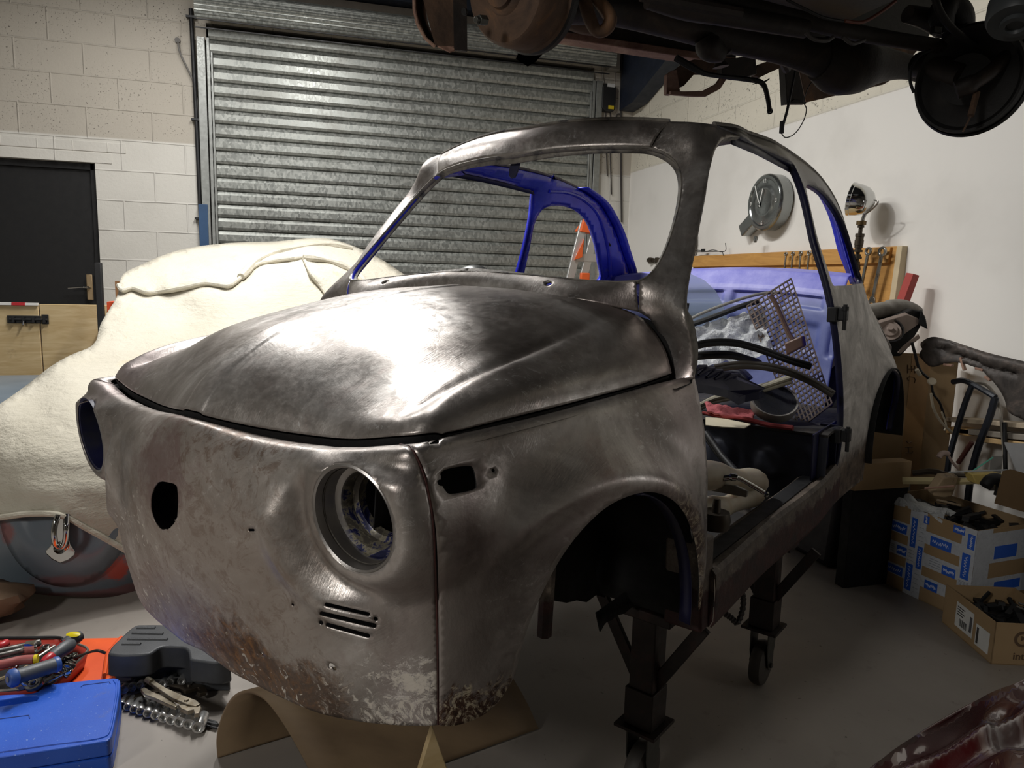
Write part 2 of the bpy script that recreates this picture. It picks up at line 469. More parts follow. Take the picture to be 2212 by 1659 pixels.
class Surf:
    """tensor spline surface through rows of (u,v,w); sym: mirrored across v=0 before fitting so the crown stays level"""
    def __init__(s, rows, t=None, sdom=None, post=None):
        T = np.array(rows, float)                       # rows x cols x 3
        Tm = T[:, 1:][:, ::-1] * np.array([1, -1, 1])
        T2 = np.concatenate([Tm, T], 1); nc = T.shape[1]
        mid = T[len(T) // 2]; L = np.concatenate([[0], np.cumsum(np.linalg.norm(np.diff(mid, axis=0), axis=1))])
        s.S = L if sdom is None else np.array(sdom); S2 = np.concatenate([-s.S[1:][::-1], s.S])
        s.T = np.array(t) if t is not None else np.concatenate([[0], np.cumsum(np.linalg.norm(np.diff(T[:, 0], axis=0), axis=1))])
        s.ev1 = nspline(s.T, T2.reshape(len(T), -1)); s.S2 = S2; s.n2 = T2.shape[1]; s.post = post
        # spline across columns is linear in the data: precompute via basis
        s.basis = nspline(S2, np.eye(s.n2))
        g = np.array([(a, b) for b in np.linspace(s.T[0], s.T[-1], 70) for a in np.linspace(0, s.S[-1], 120)])
        s.g = g; s.gp = cproj(s.ev(g))
    def ev(s, st):
        st = np.atleast_2d(st); C = s.ev1(st[:, 1]).reshape(len(st), s.n2, 3); Bq = s.basis(st[:, 0])
        p = np.einsum('ij,ijk->ik', Bq, C)
        return s.post(p, st) if s.post else p
    def inv(s, px, py):
        """surface parameters seen at a frame position (near side)"""
        q = np.array([px, py], float); st = s.g[np.argmin(((s.gp - q) ** 2).sum(1))].copy()
        for _ in range(14):
            P0 = cproj(s.ev(st))[0]; e = q - P0
            if np.abs(e).max() < .05: break
            J = np.stack([(cproj(s.ev(st + d))[0] - P0) / 1e-4 for d in (np.array([1e-4, 0]), np.array([0, 1e-4]))], 1)
            try: dx = np.linalg.solve(J, e)
            except Exception: break
            L = np.linalg.norm(dx); st = st + dx * min(1, .05 / (L + 1e-12))
        st[0] = np.clip(st[0], -.05, s.S[-1]); st[1] = np.clip(st[1], s.T[0], s.T[-1])
        return st
    def trace(s, pts, **kw): return [s.inv(*p) for p in spl(pts, 4)]

def skin(name, V, Fc, m_out, m_in, thick=.0025, mirror=False, weld=False, parent=None, rim=None, **props):
    """sheet panel from (u,v,w) points: faces turned outwards, given thickness inwards"""
    P = np.asarray(V, float); Q = np.stack([P[:, 0], -P[:, 1], P[:, 2]], 1); Fc = np.asarray(Fc)
    a, b, c = Q[Fc[:, 0]], Q[Fc[:, 1]], Q[Fc[:, 2]]; n = np.cross(b - a, c - a)
    ctr = (a + b + c) / 3 - np.array([1.3, 0, .55]); fl = (n * ctr).sum(1) < 0
    if fl.mean() > .5: Fc = Fc[:, ::-1]
    if mirror or weld:
        Q2 = Q * np.array([1, -1, 1]); F2 = Fc[:, ::-1]
        if weld: Fc = np.concatenate([Fc, F2 + len(Q)]); Q = np.concatenate([Q, Q2])
        else: Q, Fc = Q2, F2
    me = bpy.data.meshes.new(name); me.from_pydata([tuple(map(float, q)) for q in Q], [], [tuple(map(int, f)) for f in Fc]); me.update()
    if weld:
        bm = bmesh.new(); bm.from_mesh(me)
        mid = [v for v in bm.verts if abs(v.co.y) < .0025]
        for v in mid: v.co.y = 0
        bmesh.ops.remove_doubles(bm, verts=mid, dist=.0004); bm.to_mesh(me); bm.free()
    o = link(name, me, [m_out, m_in, rim or m_in], parent or car, True, **props)
    q = o.modifiers.new('s', 'SOLIDIFY'); q.thickness = thick; q.offset = -1; q.material_offset = 1; q.material_offset_rim = 2
    q.use_even_offset = False
    return o
def both(name, V, Fc, *a, **k):
    return skin(name, V, Fc, *a, **k), skin(name, V, Fc, *a, mirror=True, **k)

# ---- nose and front wings: rows from bottom edge to bonnet gap, columns from centre line to door edge
ROWS = [
 # v=0        v=.15          v=.3          v=.4           v=.46        corner          u=.29           .37            .45           .55           .65           .75          .88            1.0
 [(.130,0,.250),(.138,.15,.250),(.155,.3,.250),(.182,.4,.252),(.205,.46,.253),(.230,.502,.255),(.290,.527,.258),(.370,.540,.26),(.45,.553,.26),(.55,.575,.26),(.65,.602,.26),(.75,.622,.26),(.875,.640,.26),(1.0,.645,.26)],
 [(.108,0,.350),(.116,.15,.350),(.136,.3,.350),(.168,.4,.35),(.199,.46,.35),(.229,.502,.35),(.290,.533,.35),(.370,.556,.35),(.45,.578,.35),(.55,.607,.35),(.65,.632,.35),(.75,.643,.35),(.873,.645,.35),(1.0,.645,.35)],
 [(.088,0,.450),(.098,.15,.450),(.126,.3,.450),(.158,.4,.45),(.192,.46,.45),(.226,.505,.45),(.290,.542,.45),(.370,.573,.45),(.45,.605,.45),(.55,.638,.45),(.65,.655,.45),(.75,.658,.45),(.872,.650,.45),(1.0,.648,.45)],
 [(.079,0,.550),(.091,.15,.550),(.119,.3,.550),(.150,.4,.55),(.180,.465,.55),(.213,.515,.55),(.285,.550,.55),(.370,.584,.55),(.45,.615,.55),(.55,.642,.55),(.65,.655,.55),(.75,.656,.55),(.872,.648,.55),(1.0,.645,.55)],
 [(.088,0,.630),(.100,.15,.628),(.126,.3,.628),(.146,.4,.63),(.168,.47,.63),(.196,.528,.63),(.280,.548,.63),(.370,.574,.63),(.45,.598,.63),(.55,.619,.63),(.65,.631,.63),(.75,.634,.63),(.872,.632,.63),(1.0,.633,.63)],
 [(.110,0,.680),(.120,.15,.672),(.141,.3,.672),(.151,.4,.680),(.162,.465,.688),(.180,.522,.692),(.278,.534,.690),(.370,.552,.69),(.45,.570,.69),(.55,.586,.69),(.65,.597,.69),(.75,.604,.69),(.878,.612,.69),(1.0,.618,.69)],
 [(.130,0,.700),(.148,.15,.689),(.168,.3,.688),(.178,.4,.698),(.184,.46,.708),(.196,.508,.716),(.276,.516,.716),(.370,.531,.718),(.45,.543,.720),(.55,.555,.722),(.65,.563,.724),(.75,.569,.726),(.885,.585,.728),(1.0,.60,.73)],
 [(.146,0,.699),(.163,.15,.688),(.184,.3,.686),(.196,.4,.695),(.204,.455,.705),(.216,.492,.711),(.278,.504,.712),(.370,.520,.714),(.45,.532,.716),(.55,.544,.718),(.65,.552,.720),(.75,.558,.722),(.890,.575,.724),(1.0,.59,.726)],
]
HLC = np.array([.434, .609]); HLU = .137
def nose_post(p, st):
    p = p.copy(); u, v, w_ = p[:, 0], np.abs(p[:, 1]), p[:, 2]; sg = np.sign(p[:, 1])
    # headlight pod: ring plane, blended into the wing
    dv, dw = v - HLC[0], w_ - HLC[1]; r = np.hypot(dv, dw)
    front = np.clip((.34 - u) / .10, 0, 1)
    ur = HLU + .10 * dv - .05 * dw
    k = np.clip((.150 - r) / .062, 0, 1); k = k * k * (3 - 2 * k); k *= front * front * (3 - 2 * front); q_ = np.clip((dw - .058) / .026, 0, 1); k *= 1 - q_ * q_ * (3 - 2 * q_)
    inner = 1 / (1 + np.exp((dv * .9 + dw * -.15) / .02))            # towards the middle of the car
    valley = np.exp(-((r - .117) / .016) ** 2) * np.clip(.25 + .75 * inner + .5 * (dw < 0) * np.clip(-dw / .08, 0, 1), 0, 1) * front
    valley *= np.clip(1 - np.clip(dw - .02, 0, 1) / .05, 0, 1) * np.clip((.06 - dv) / .06, 0, 1)
    beak = np.exp(-((r - .165) / .028) ** 2) * np.clip((.03 - dw) / .05, 0, 1) * np.clip((.02 - dv) / .06, 0, 1) * front
    p[:, 0] = u * (1 - k) + ur * k + .015 * valley - .015 * beak
    # wheel arch flare
    ra = np.hypot(u - .505, w_ - .285)
    fl = np.exp(-((ra - .325) / .026) ** 2) * .013 - np.exp(-((ra - .395) / .03) ** 2) * .007
    side = np.clip((u - .26) / .08, 0, 1) * np.clip((.90 - u) / .08, 0, 1)
    p[:, 1] += sg * fl * side
    return p
NS = Surf(ROWS, sdom=[0, .15, .30, .405, .475, .54, .62, .71, .79, .89, .985, 1.085, 1.21, 1.335], t=[0, .1, .2, .3, .38, .435, .475, .491], post=nose_post)
tmax = NS.T[-1]
seam_px = [(880, 957), (900, 990), (917, 1035), (929, 1090), (936, 1150), (939, 1220), (942, 1300), (944, 1400), (945, 1500), (945, 1566)]
seam_n = NS.trace(seam_px); seam_n[0] = np.array([seam_n[0][0], tmax]); 
bot_px = [(438, 1406), (520, 1465), (600, 1508), (680, 1538), (760, 1556), (850, 1566), (945, 1569)]
bot_n = NS.trace(bot_px); bot_n[0][0] = 0; bot_n[-1] = seam_n[-1].copy()
def circ_px(cx, cy, rx, ry, rot=0, n=40):
    return [(cx + rx * math.cos(t) * math.cos(rot) - ry * math.sin(t) * math.sin(rot), cy + rx * math.cos(t) * math.sin(rot) + ry * math.sin(t) * math.cos(rot))
            for t in [2 * math.pi * i / n for i in range(n)]]
def hl_circle(R, n=48):
    out = []
    for i in range(n):
        t = 2 * math.pi * i / n; v = HLC[0] + R * math.cos(t); w_ = HLC[1] + R * math.sin(t)
        q = cproj([HLU + .10 * (v - HLC[0]) - .05 * (w_ - HLC[1]), v, w_]); out.append(NS.inv(*q))
    return out
HLR = .0785
def holes_px(lst, n=3): return [[NS.inv(*p) for p in spl(h, n, closed=True)] for h in lst]
def slot(a, b, r, n=7):
    a = np.array(a, float); b = np.array(b, float); d = (b - a) / np.linalg.norm(b - a); q = np.array([-d[1], d[0]]); o = []
    for i in range(n + 1):
        t = -math.pi / 2 + math.pi * i / n; o.append(b + r * (d * math.cos(t) + q * math.sin(t)))
    for i in range(n + 1):
        t = math.pi / 2 + math.pi * i / n; o.append(a + r * (d * math.cos(t) + q * math.sin(t)))
    return o
nose_holes = [hl_circle(HLR)]
for a, b, r in (((705, 1306), (795, 1327), 4.5), ((695, 1326), (808, 1352), 5.5), ((708, 1350), (795, 1374), 5.0),
                ((811, 1337), (812, 1338), 4.5), ((693, 1345), (694, 1346), 4.5), ((539, 1145), (547, 1145), 3.0),
                ((565, 1412), (566, 1413), 2.2), ((632, 1306), (633, 1307), 2.6)):
    nose_holes.append([NS.inv(*q) for q in slot(a, b, r)])
nose_holes.append(holes_px([[(712, 1432), (722, 1437), (727, 1446), (721, 1450), (716, 1441), (709, 1444)]], 2)[0])
def nose_side(holes, name='nose'):
    top = [np.array([s_, tmax]) for s_ in np.linspace(seam_n[0][0], 0, 60)]
    outer = loop([bot_n, seam_n[::-1], top, [(0, tmax), (0, bot_n[0][1])]], .008, 2)
    V, Fc = tri(outer, holes, .0068)
    P = NS.ev(V); P[np.abs(V[:, 0]) < 1e-4, 1] = 0
    return P, Fc
# the round-backed badge opening sits across the centre line: cut on both halves
eo = [NS.inv(*p) for p in spl([(352, 1040), (370, 1038), (386, 1046), (386, 1085), (384, 1118), (376, 1138), (360, 1147), (352, 1146)], 3)]
Pn, Fn = nose_side(nose_holes[:])
Pr, Fr = nose_side([nose_holes[0]])
def front_panel():
    Qa = np.stack([Pn[:, 0], -Pn[:, 1], Pn[:, 2]], 1); Qb = np.stack([Pr[:, 0], Pr[:, 1], Pr[:, 2]], 1)
    Fa = Fn; n = np.cross(Qa[Fa[:, 1]] - Qa[Fa[:, 0]], Qa[Fa[:, 2]] - Qa[Fa[:, 0]])
    if (n[:, 0] > 0).mean() > .5: Fa = Fa[:, ::-1]
    Fb = Fr; n = np.cross(Qb[Fb[:, 1]] - Qb[Fb[:, 0]], Qb[Fb[:, 2]] - Qb[Fb[:, 0]])
    if (n[:, 0] > 0).mean() > .5: Fb = Fb[:, ::-1]
    Q = np.concatenate([Qa, Qb]); Fc = np.concatenate([Fa, Fb + len(Qa)])
    # badge opening: drop faces seen inside its outline, snap its edge
    px = cproj(np.stack([Q[:, 0], -Q[:, 1], Q[:, 2]], 1))
    em = np.array(loop([[(330, 1058), (337, 1045), (345, 1040), (382, 1046)], [(382, 1046), (385, 1080), (383, 1118)], [(383, 1118), (372, 1136), (358, 1146), (345, 1142), (333, 1125), (326, 1100), (326, 1075), (330, 1058)]], 3))
    near = (px[:, 0] > 290) & (px[:, 0] < 420) & (px[:, 1] > 1010) & (px[:, 1] < 1180)
    ins = np.zeros(len(Q), bool); ins[near] = inside(px[near], em)
    fin = ins[Fc].sum(1); keep = fin < 3
    move = {}
    for f in Fc[keep & (fin > 0)]:
        for v in f:
            if ins[v]: move[int(v)] = 1
    for v in move:
        p0 = px[v]; best = None
        for a, b in zip(em, np.roll(em, -1, 0)):
            ab = b - a; t = np.clip(((p0 - a) @ ab) / (ab @ ab), 0, 1); c = a + ab * t; d = np.linalg.norm(c - p0)
            if best is None or d < best[0]: best = (d, c)
        c = CP(best[1][0], best[1][1], u=Q[v][0]); Q[v] = (c[0], -c[1], c[2])
    Fc = Fc[keep]
    me = bpy.data.meshes.new('front_panel'); me.from_pydata([tuple(map(float, q)) for q in Q], [], [tuple(map(int, f)) for f in Fc]); me.update()
    bm = bmesh.new(); bm.from_mesh(me); mid = [v for v in bm.verts if abs(v.co.y) < .001 and not v.link_faces == []]
    bmesh.ops.remove_doubles(bm, verts=mid, dist=.0008)
    bmesh.ops.delete(bm, geom=[v for v in bm.verts if not v.link_faces], context='VERTS'); bm.to_mesh(me); bm.free()
    o = link('front_panel', me, [M['nose'], M['darkblue'], M['nose']], car, True, label='rust-stained bare steel nose panel with three cooling slots')
    q = o.modifiers.new('s', 'SOLIDIFY'); q.thickness = .0022; q.offset = -1; q.material_offset = 1; q.material_offset_rim = 2
front_panel()

# ---- front wings
arch_px = [(1113, 1458), (1124, 1410), (1138, 1362), (1158, 1310), (1184, 1255), (1218, 1196), (1260, 1142), (1310, 1096), (1360, 1071), (1408, 1063), (1450, 1078), (1478, 1108), (1497, 1155), (1507, 1210), (1510, 1270), (1507, 1328)]
tip_px = [(945, 1569), (985, 1567), (1030, 1552), (1066, 1528), (1092, 1495), (1113, 1458)]
arch = NS.trace(arch_px); tip = NS.trace(tip_px); tip[0] = seam_n[-1] + np.array([.0025, 0]); tip[-1] = arch[0].copy()
door_s = 1.2155
sf = seam_n[::-1]; sf = [q + np.array([.003, 0]) for q in sf]; sf[-1] = np.array([seam_n[0][0] + .003, tmax])
doorline = [NS.inv(*p) for p in [(1512, 1326), (1522, 1270), (1526, 1200), (1528, 1100), (1527, 1000), (1522, 930), (1512, 870), (1501, 818)]]
doorline[-1][1] = min(doorline[-1][1], tmax)
arch[-1] = NS.inv(1507, 1330)
hs = [np.array([s_, tmax]) for s_ in np.linspace(doorline[-1][0], seam_n[0][0] + .003, 60)]
outer = loop([tip, arch, [arch[-1], doorline[0]], doorline, [doorline[-1], hs[0]], hs, sf[::-1]], .010, 2)
wing_holes = [[NS.inv(*p) for p in h] for h in (
    loop([[(951, 1024), (958, 1016), (1012, 1006), (1020, 1008), (1024, 1016), (1029, 1042), (1029, 1053), (1022, 1058), (976, 1067), (967, 1066), (963, 1061), (959, 1056), (956, 1050)], [(956, 1050), (947, 1048), (945, 1037), (953, 1036), (951, 1024)]], 6, 3),)]
for a, b, r in (((930, 955), (944, 954), 4.6), ((1065, 1016), (1065.5, 1016.5), 3.4)):
    wing_holes.append([NS.inv(*q) for q in slot(a, b, r)])
V, Fc = tri(outer, wing_holes, .0095)
skin('front_wing', NS.ev(V), Fc, M['fender'], M['under'], .0022, label='left front wing with rectangular indicator hole and wheel arch')
V, Fc = tri(outer, [], .012)
skin('front_wing', NS.ev(V), Fc, M['fender'], M['under'], .0022, mirror=True)
# dark welded seam between nose and wing
def strip3(name, pts, r, m, parent=None, mirror=False, n=6, **kw):
    b = MB(); b.tube([(p[0], -p[1] * (-1 if mirror else 1), p[2]) for p in pts], r, n); return b.build(name, m, parent or car, True, **kw)
sp = NS.ev(np.array([NS.inv(*p) for p in spl(seam_px, 4)]))
for mm in (False, True): strip3('wing_seam', sp + np.array([.0012, 0, 0]), .0016, M['rustred'], mirror=mm)

# ---- headlight buckets
def bucket(mm):
    s_ = -1 if mm else 1
    ax = np.array([1.0, -.10, .05]); ax /= np.linalg.norm(ax)      # (u,v,w) axis going in
    def tw(p): return np.array([p[0], -p[1] * s_, p[2]])
    A = tw(ax); R = frame(A); c = tw([HLU, HLC[0], HLC[1]])
    b = MB(); b.lathe([(HLR + .002, .001), (HLR - .001, -.0008), (HLR - .004, .001), (HLR - .006, .007), (HLR - .009, .030), (HLR - .010, .034), (HLR - .019, .037), (HLR - .022, .046), (HLR - .0225, .058), (HLR - .026, .062), (.050, .064), (.049, .075), (.0475, .076), (.0475, .064)], c, R, 56)
    b.build('headlight_bucket', M['hlb'], car, True)
    b = MB(); b.lathe([(HLR - .0075, .012), (HLR - .0068, .014), (HLR - .0075, .016)], c, R, 56); b.build('headlight_rim', M['flange'], car, True)
k = NT('chipped_headlight_bucket')
n_ = k.noise(18, 8, .72, dist=1.0)
dpt = k('SeparateXYZ', {0: k.P}).outputs[0]
inn = k.rng(dpt, .165, .172)
c_ = k.mix([.42, .40, .385, 1], k.ramp(n_, [(.42, '1a1d3c'), (.47, '262a5c'), (.5, '8c8672'), (.56, '5a554e')]), inn)
k.val('Base Color', c_); k.val('Metallic', k.rng(inn, 0, 1, .95, .2)); k.val('Roughness', .36); k.bump(k.noise(60, 4), .2, .002)
M['hlb'] = k.m
bucket(False)
hl_dark = True
def dark_bucket():
    ax = np.array([1.0, -.10, .05]); ax /= np.linalg.norm(ax); A = np.array([ax[0], ax[1] * 1.0, ax[2]]); A = np.array([ax[0], ax[1], ax[2]]); c = (HLU, HLC[0], HLC[1])
    b = MB(); b.lathe([(HLR + .002, .002), (HLR - .004, .004), (HLR - .008, .05), (HLR - .03, .07), (.045, .075)], c, frame(np.array([ax[0], ax[1], ax[2]])), 48); b.build('headlight_bucket', M['darkblue'], car, True, label='dark unlit right headlight bucket')
dark_bucket()

# ---- bonnet
B_ = [
 [(.142,0,.709),(.157,.1,.702),(.177,.2,.697),(.195,.3,.697),(.203,.38,.704),(.208,.43,.713),(.213,.465,.719),(.226,.490,.722),(.240,.500,.722),(.248,.504,.719)],
 [(.160,0,.735),(.171,.1,.726),(.188,.2,.718),(.206,.3,.717),(.216,.38,.722),(.222,.43,.731),(.228,.465,.737),(.240,.493,.736),(.252,.503,.729),(.256,.506,.720)],
 [(.192,0,.768),(.200,.1,.761),(.214,.2,.751),(.232,.3,.743),(.244,.38,.740),(.250,.43,.745),(.254,.467,.750),(.266,.498,.746),(.274,.510,.733),(.277,.513,.721)],
 [(.240,0,.801),(.246,.1,.796),(.259,.2,.786),(.275,.3,.771),(.286,.38,.760),(.292,.43,.759),(.297,.470,.764),(.308,.506,.757),(.315,.519,.740),(.317,.522,.723)],
 [(.330,0,.843),(.333,.1,.838),(.340,.2,.828),(.350,.3,.811),(.360,.38,.786),(.364,.43,.777),(.368,.472,.780),(.374,.514,.769),(.378,.531,.748),(.379,.535,.726)],
 [(.450,0,.870),(.450,.1,.866),(.452,.2,.857),(.455,.3,.840),(.458,.38,.814),(.459,.43,.796),(.460,.473,.792),(.461,.520,.776),(.462,.541,.752),(.462,.546,.728)],
 [(.600,0,.895),(.600,.1,.891),(.600,.2,.882),(.600,.3,.866),(.600,.38,.842),(.600,.43,.820),(.600,.474,.806),(.600,.524,.783),(.600,.549,.757),(.600,.556,.730)],
 [(.730,0,.905),(.729,.1,.902),(.727,.2,.896),(.723,.3,.884),(.723,.38,.864),(.727,.43,.844),(.732,.474,.823),(.735,.524,.792),(.735,.554,.762),(.735,.562,.732)],
 [(.824,0,.908),(.821,.1,.906),(.813,.2,.901),(.802,.3,.892),(.816,.38,.881),(.846,.43,.868),(.866,.466,.853),(.882,.504,.818),(.876,.536,.776),(.852,.562,.737)],
]
def hood_post(p, st):
    p = p.copy(); v = np.abs(p[:, 1])
    u = p[:, 0]
    hw = .030 - .010 * np.clip((u - .15) / .65, 0, 1)
    k_ = 1 / (1 + np.exp((v - hw) / .0018)); p[:, 2] += .0035 * k_
    # crease between the dome and the wing line, deeper towards the front
    vc = .440; fd = np.clip((u - .22) / .06, 0, 1) * np.clip((.86 - u) / .35, 0, 1)
    p[:, 2] += fd * (-.008 * np.exp(-((v - vc) / .013) ** 2) + .005 * np.exp(-((v - .478) / .016) ** 2))
    return p
HS = Surf(B_, post=hood_post)
g = []
ns, nt = 150, 110
SS = np.concatenate([np.linspace(0, .05, 24), np.linspace(.05, HS.S[-1], ns - 24)[1:]])
TT = np.linspace(HS.T[0], HS.T[-1], nt)
V = np.array([(a, b) for b in TT for a in SS]); P = HS.ev(V); P[V[:, 0] == 0, 1] = 0
n1 = len(SS); Fc = []
for j in range(nt - 1):
    for i in range(n1 - 1):
        a = j * n1 + i; Fc += [(a, a + 1, a + n1 + 1), (a, a + n1 + 1, a + n1)]
skin('bonnet', P, Fc, M['hood'], M['under'], .003, weld=True, rim=M['hood'], label='sanded bare steel bonnet with raised centre strip')
# turned-down bonnet lip
edge = [P[i] for i in range(n1)] + [P[j * n1 + n1 - 1] for j in range(1, nt)] + [P[(nt - 1) * n1 + i] for i in range(n1 - 2, -1, -1)]
edge = [q + np.array([0, 0, -.003]) for q in edge[::2]]
cen = np.array([.5, 0, .74])
full = edge + [q * np.array([1, -1, 1]) for q in edge[::-1]]
b = MB(); A_ = []; B2 = []
for q in full:
    d = cen - q; d[2] = 0; d /= np.linalg.norm(d)
    A_.append((q[0], -q[1], q[2])); B2.append((q[0] + d[0] * .004, -(q[1] + d[1] * .004), q[2] - .014))
b.sheet([A_, B2]); b.build('bonnet_lip', M['under'], car, True)
# gutter under the bonnet gap
rows = []
for off, dz in ((-.014, -.016), (.012, -.024), (.035, -.026)):
    r = []
    for q in full:
        o0 = off; off = off - (.030 if q[0] > .79 and off < 0 else 0); d = cen - q; d[2] = 0; d /= np.linalg.norm(d); r.append((q[0] + d[0] * off, -(q[1] + d[1] * off), q[2] + dz)); off = o0
    rows.append(r)
b = MB(); b.sheet(rows); b.build('bonnet_gutter', M['under'], car, True)

# ---- upper left body: measured in the picture plane, lifted with a smooth depth fit
def ws_pt(px, py):
    lo, hi = .7, 2.6
    d = CA.T @ np.array([1, (px - 1106) / F, -(py - 829.5) / F])
    def g_(t):
        q = CC + d * t; w_ = q[2]; return q[0] - (.192 + .7 * w_ + (.2 + .43 * (w_ - .925) / .27) * q[1] ** 2)
    ts = np.linspace(.6, 3.2, 200); gv = np.array([g_(t) for t in ts]); i = np.where(np.sign(gv[1:]) != np.sign(gv[:-1]))[0]
    if len(i) == 0: return CP(px, py, u=1.05)
    a, b_ = ts[i[0]], ts[i[0] + 1]
    for _ in range(40):
        m_ = (a + b_) / 2
        if np.sign(g_(m_)) == np.sign(g_(a)): a = m_
        else: b_ = m_
    q = CC + d * a; return np.array([q[0], -q[1], q[2]])
class Lift:
    def __init__(s, ctrl):
        X = []; Z = []
        for c in ctrl:
            px, py = c[:2]
            if c[2] == 'ws': p = ws_pt(px, py)
            elif c[2] == 'D': p = CP(px, py, D=c[3])
            else: p = CP(px, py, **{c[2]: c[3]})
            q = np.array([p[0], -p[1], p[2]]) - CC; X.append((px / 1000, py / 1000)); Z.append(1 / (CA[0] @ q))
        s.X = np.array(X); Z = np.array(Z); n = len(X)
        K = s.k(s.X, s.X) + 2e-4 * np.eye(n); Pm = np.c_[np.ones(n), s.X]
        A = np.block([[K, Pm], [Pm.T, np.zeros((3, 3))]]); s.c = np.linalg.solve(A, np.r_[Z, 0, 0, 0])
    def k(s, a, b):
        r2 = ((a[:, None] - b[None]) ** 2).sum(2); return .5 * r2 * np.log(r2 + 1e-12)
    def __call__(s, px):
        px = np.atleast_2d(px).astype(float); q = px / 1000
        iz = s.k(q, s.X) @ s.c[:-3] + s.c[-3] + q @ s.c[-2:]
        return np.array([CP(a, b, D=1 / z) for (a, b), z in zip(px, iz)])
ctrl = [
 (985,619,'v',0),(1000,585,'v',0),(1080,626,'v',.135),(1180,639,'v',.285),(1280,653,'v',.395),(1360,668,'v',.455),(1405,690,'u',.880),(1428,735,'u',.905),(1436,790,'u',.888),(1430,830,'u',.850),
 (1100,590,'ws',0),(1200,600,'ws',0),(1300,607,'ws',0),(1370,604,'ws',0),(1403,588,'ws',0),(1430,548,'ws',0),(1450,498,'ws',0),(1465,440,'ws',0),(1471,385,'ws',0),(1458,347,'ws',0),(1425,325,'ws',0),(1350,316,'ws',0),(1250,316,'ws',0),(1180,320,'ws',0),(1108,337,'ws',0),
 (1080,292,'v',-.05),(1150,277,'v',.02),(1220,268,'u',1.155),(1300,262,'u',1.165),(1380,260,'u',1.175),(1440,262,'u',1.18),
 (1501,818,'v',.602),(1498,770,'v',.597),(1488,715,'v',.592),(1480,680,'v',.586),(1482,640,'v',.575),(1490,600,'v',.563),(1500,560,'v',.552),(1508,500,'v',.538),(1516,450,'v',.526),(1527,395,'v',.513),(1541,345,'v',.502),(1562,306,'v',.488),(1600,296,'v',.483),(1643,309,'v',.482),(1690,330,'v',.486),(1727,345,'u',1.80),
 (1510,266,'v',.452),(1560,272,'v',.448),(1640,290,'v',.446),(1700,315,'v',.448),(1760,355,'v',.452),(1800,400,'u',2.22),(1830,480,'u',2.42),(1850,560,'u',2.55),(1858,600,'u',2.60),
 (1735,372,'u',1.805),(1750,430,'u',1.80),(1770,520,'u',1.80),(1783,580,'u',1.80),(1795,650,'u',1.80),(1803,700,'u',1.81),(1818,760,'u',1.83),(1827,820,'u',1.85),(1828,880,'u',1.87),(1818,940,'u',1.86),(1800,985,'u',1.83),
 (1750,390,'u',1.88),(1765,393,'u',1.98),(1782,416,'u',2.08),(1806,470,'u',2.25),(1822,525,'u',2.36),(1833,579,'u',2.43),(1830,615,'u',2.40),(1792,618,'u',2.02),
 (1850,650,'v',.60),(1871,680,'v',.59),(1850,720,'v',.63),(1880,760,'v',.635),(1905,770,'v',.62),(1929,790,'v',.62),(1870,850,'v',.66),(1902,826,'v',.66),(1925,803,'v',.655),(1938,812,'v',.64),
 (1880,915,'v',.66),(1857,984,'v',.66),(1843,1030,'v',.65),(1810,1050,'v',.65),
]
LF = Lift(ctrl)
hoodrear = [(985,619),(1080,626.5),(1180,639.5),(1280,653.5),(1345,665),(1380,674)]
wsbot = [(1382,604.5),(1300,607),(1200,600.5),(1100,590.5),(1000,584.5)]
def pix_panel(name, segs, holes, step, m_out, m_in, thick, L=LF, **kw):
    outer = loop(segs, step); hl = [loop(h, step) for h in holes]
    V, Fc = tri(outer, hl, step * 1.25); P = L(V)
    return V, P, Fc
def band(name, R1, R2, bulge, m, mi, th, rim, holes=(), **kw):
    R1 = np.array(R1); R2 = np.array(R2); mid = (R1 + R2) / 2 + np.array(bulge)
    S_ = Surf([R1, mid, R2], t=[0, .5, 1])
    aa = np.linspace(0, S_.S[-1], 60); tt = np.linspace(0, 1, 10)
    V = np.array([(a, t) for t in tt for a in aa]); P = S_.ev(V); P[V[:, 0] == 0, 1] = 0; n = len(aa); Fc = []
    if holes:
        L_ = S_.S[-1]; sc = .08
        hl = [[S_.inv(*q) * np.array([1, sc]) for q in h] for h in holes]
        out = loop([[(0, 0), (L_, 0)], [(L_, 0), (L_, sc)], [(L_, sc), (0, sc)], [(0, sc), (0, 0)]], .006)
        V, Fc = tri(out, hl, .007); st = V / np.array([1, sc]); P = S_.ev(st); P[st[:, 0] < 1e-5, 1] = 0
    else:
        for j in range(9):
            for i in range(n - 1):
                a = j * n + i; Fc += [(a, a + 1, a + n + 1), (a, a + n + 1, a + n)]
    return skin(name, P, Fc, m, mi, th, weld=True, rim=rim, **kw)
band('scuttle_panel', [(.829,0,.905),(.829,.14,.899),(.813,.275,.890),(.822,.39,.877),(.874,.474,.856)],
     [(.851,0,.943),(.853,.14,.938),(.856,.274,.928),(.865,.388,.920),(.877,.463,.922)], (-.003, 0, .003), M['fender'], M['blue'], .006, M['flange'],
     holes=[slot((1182,613),(1187,612),4.5)])
band('roof_header', [(1.058,0,1.238),(1.066,.1,1.241),(1.085,.2,1.240),(1.113,.3,1.234),(1.137,.354,1.227)],
     [(1.108,0,1.312),(1.122,.105,1.316),(1.145,.21,1.313),(1.166,.31,1.303),(1.180,.38,1.292)], (-.006, 0, .006), M['fender'], M['blue'], .012, M['flange'])
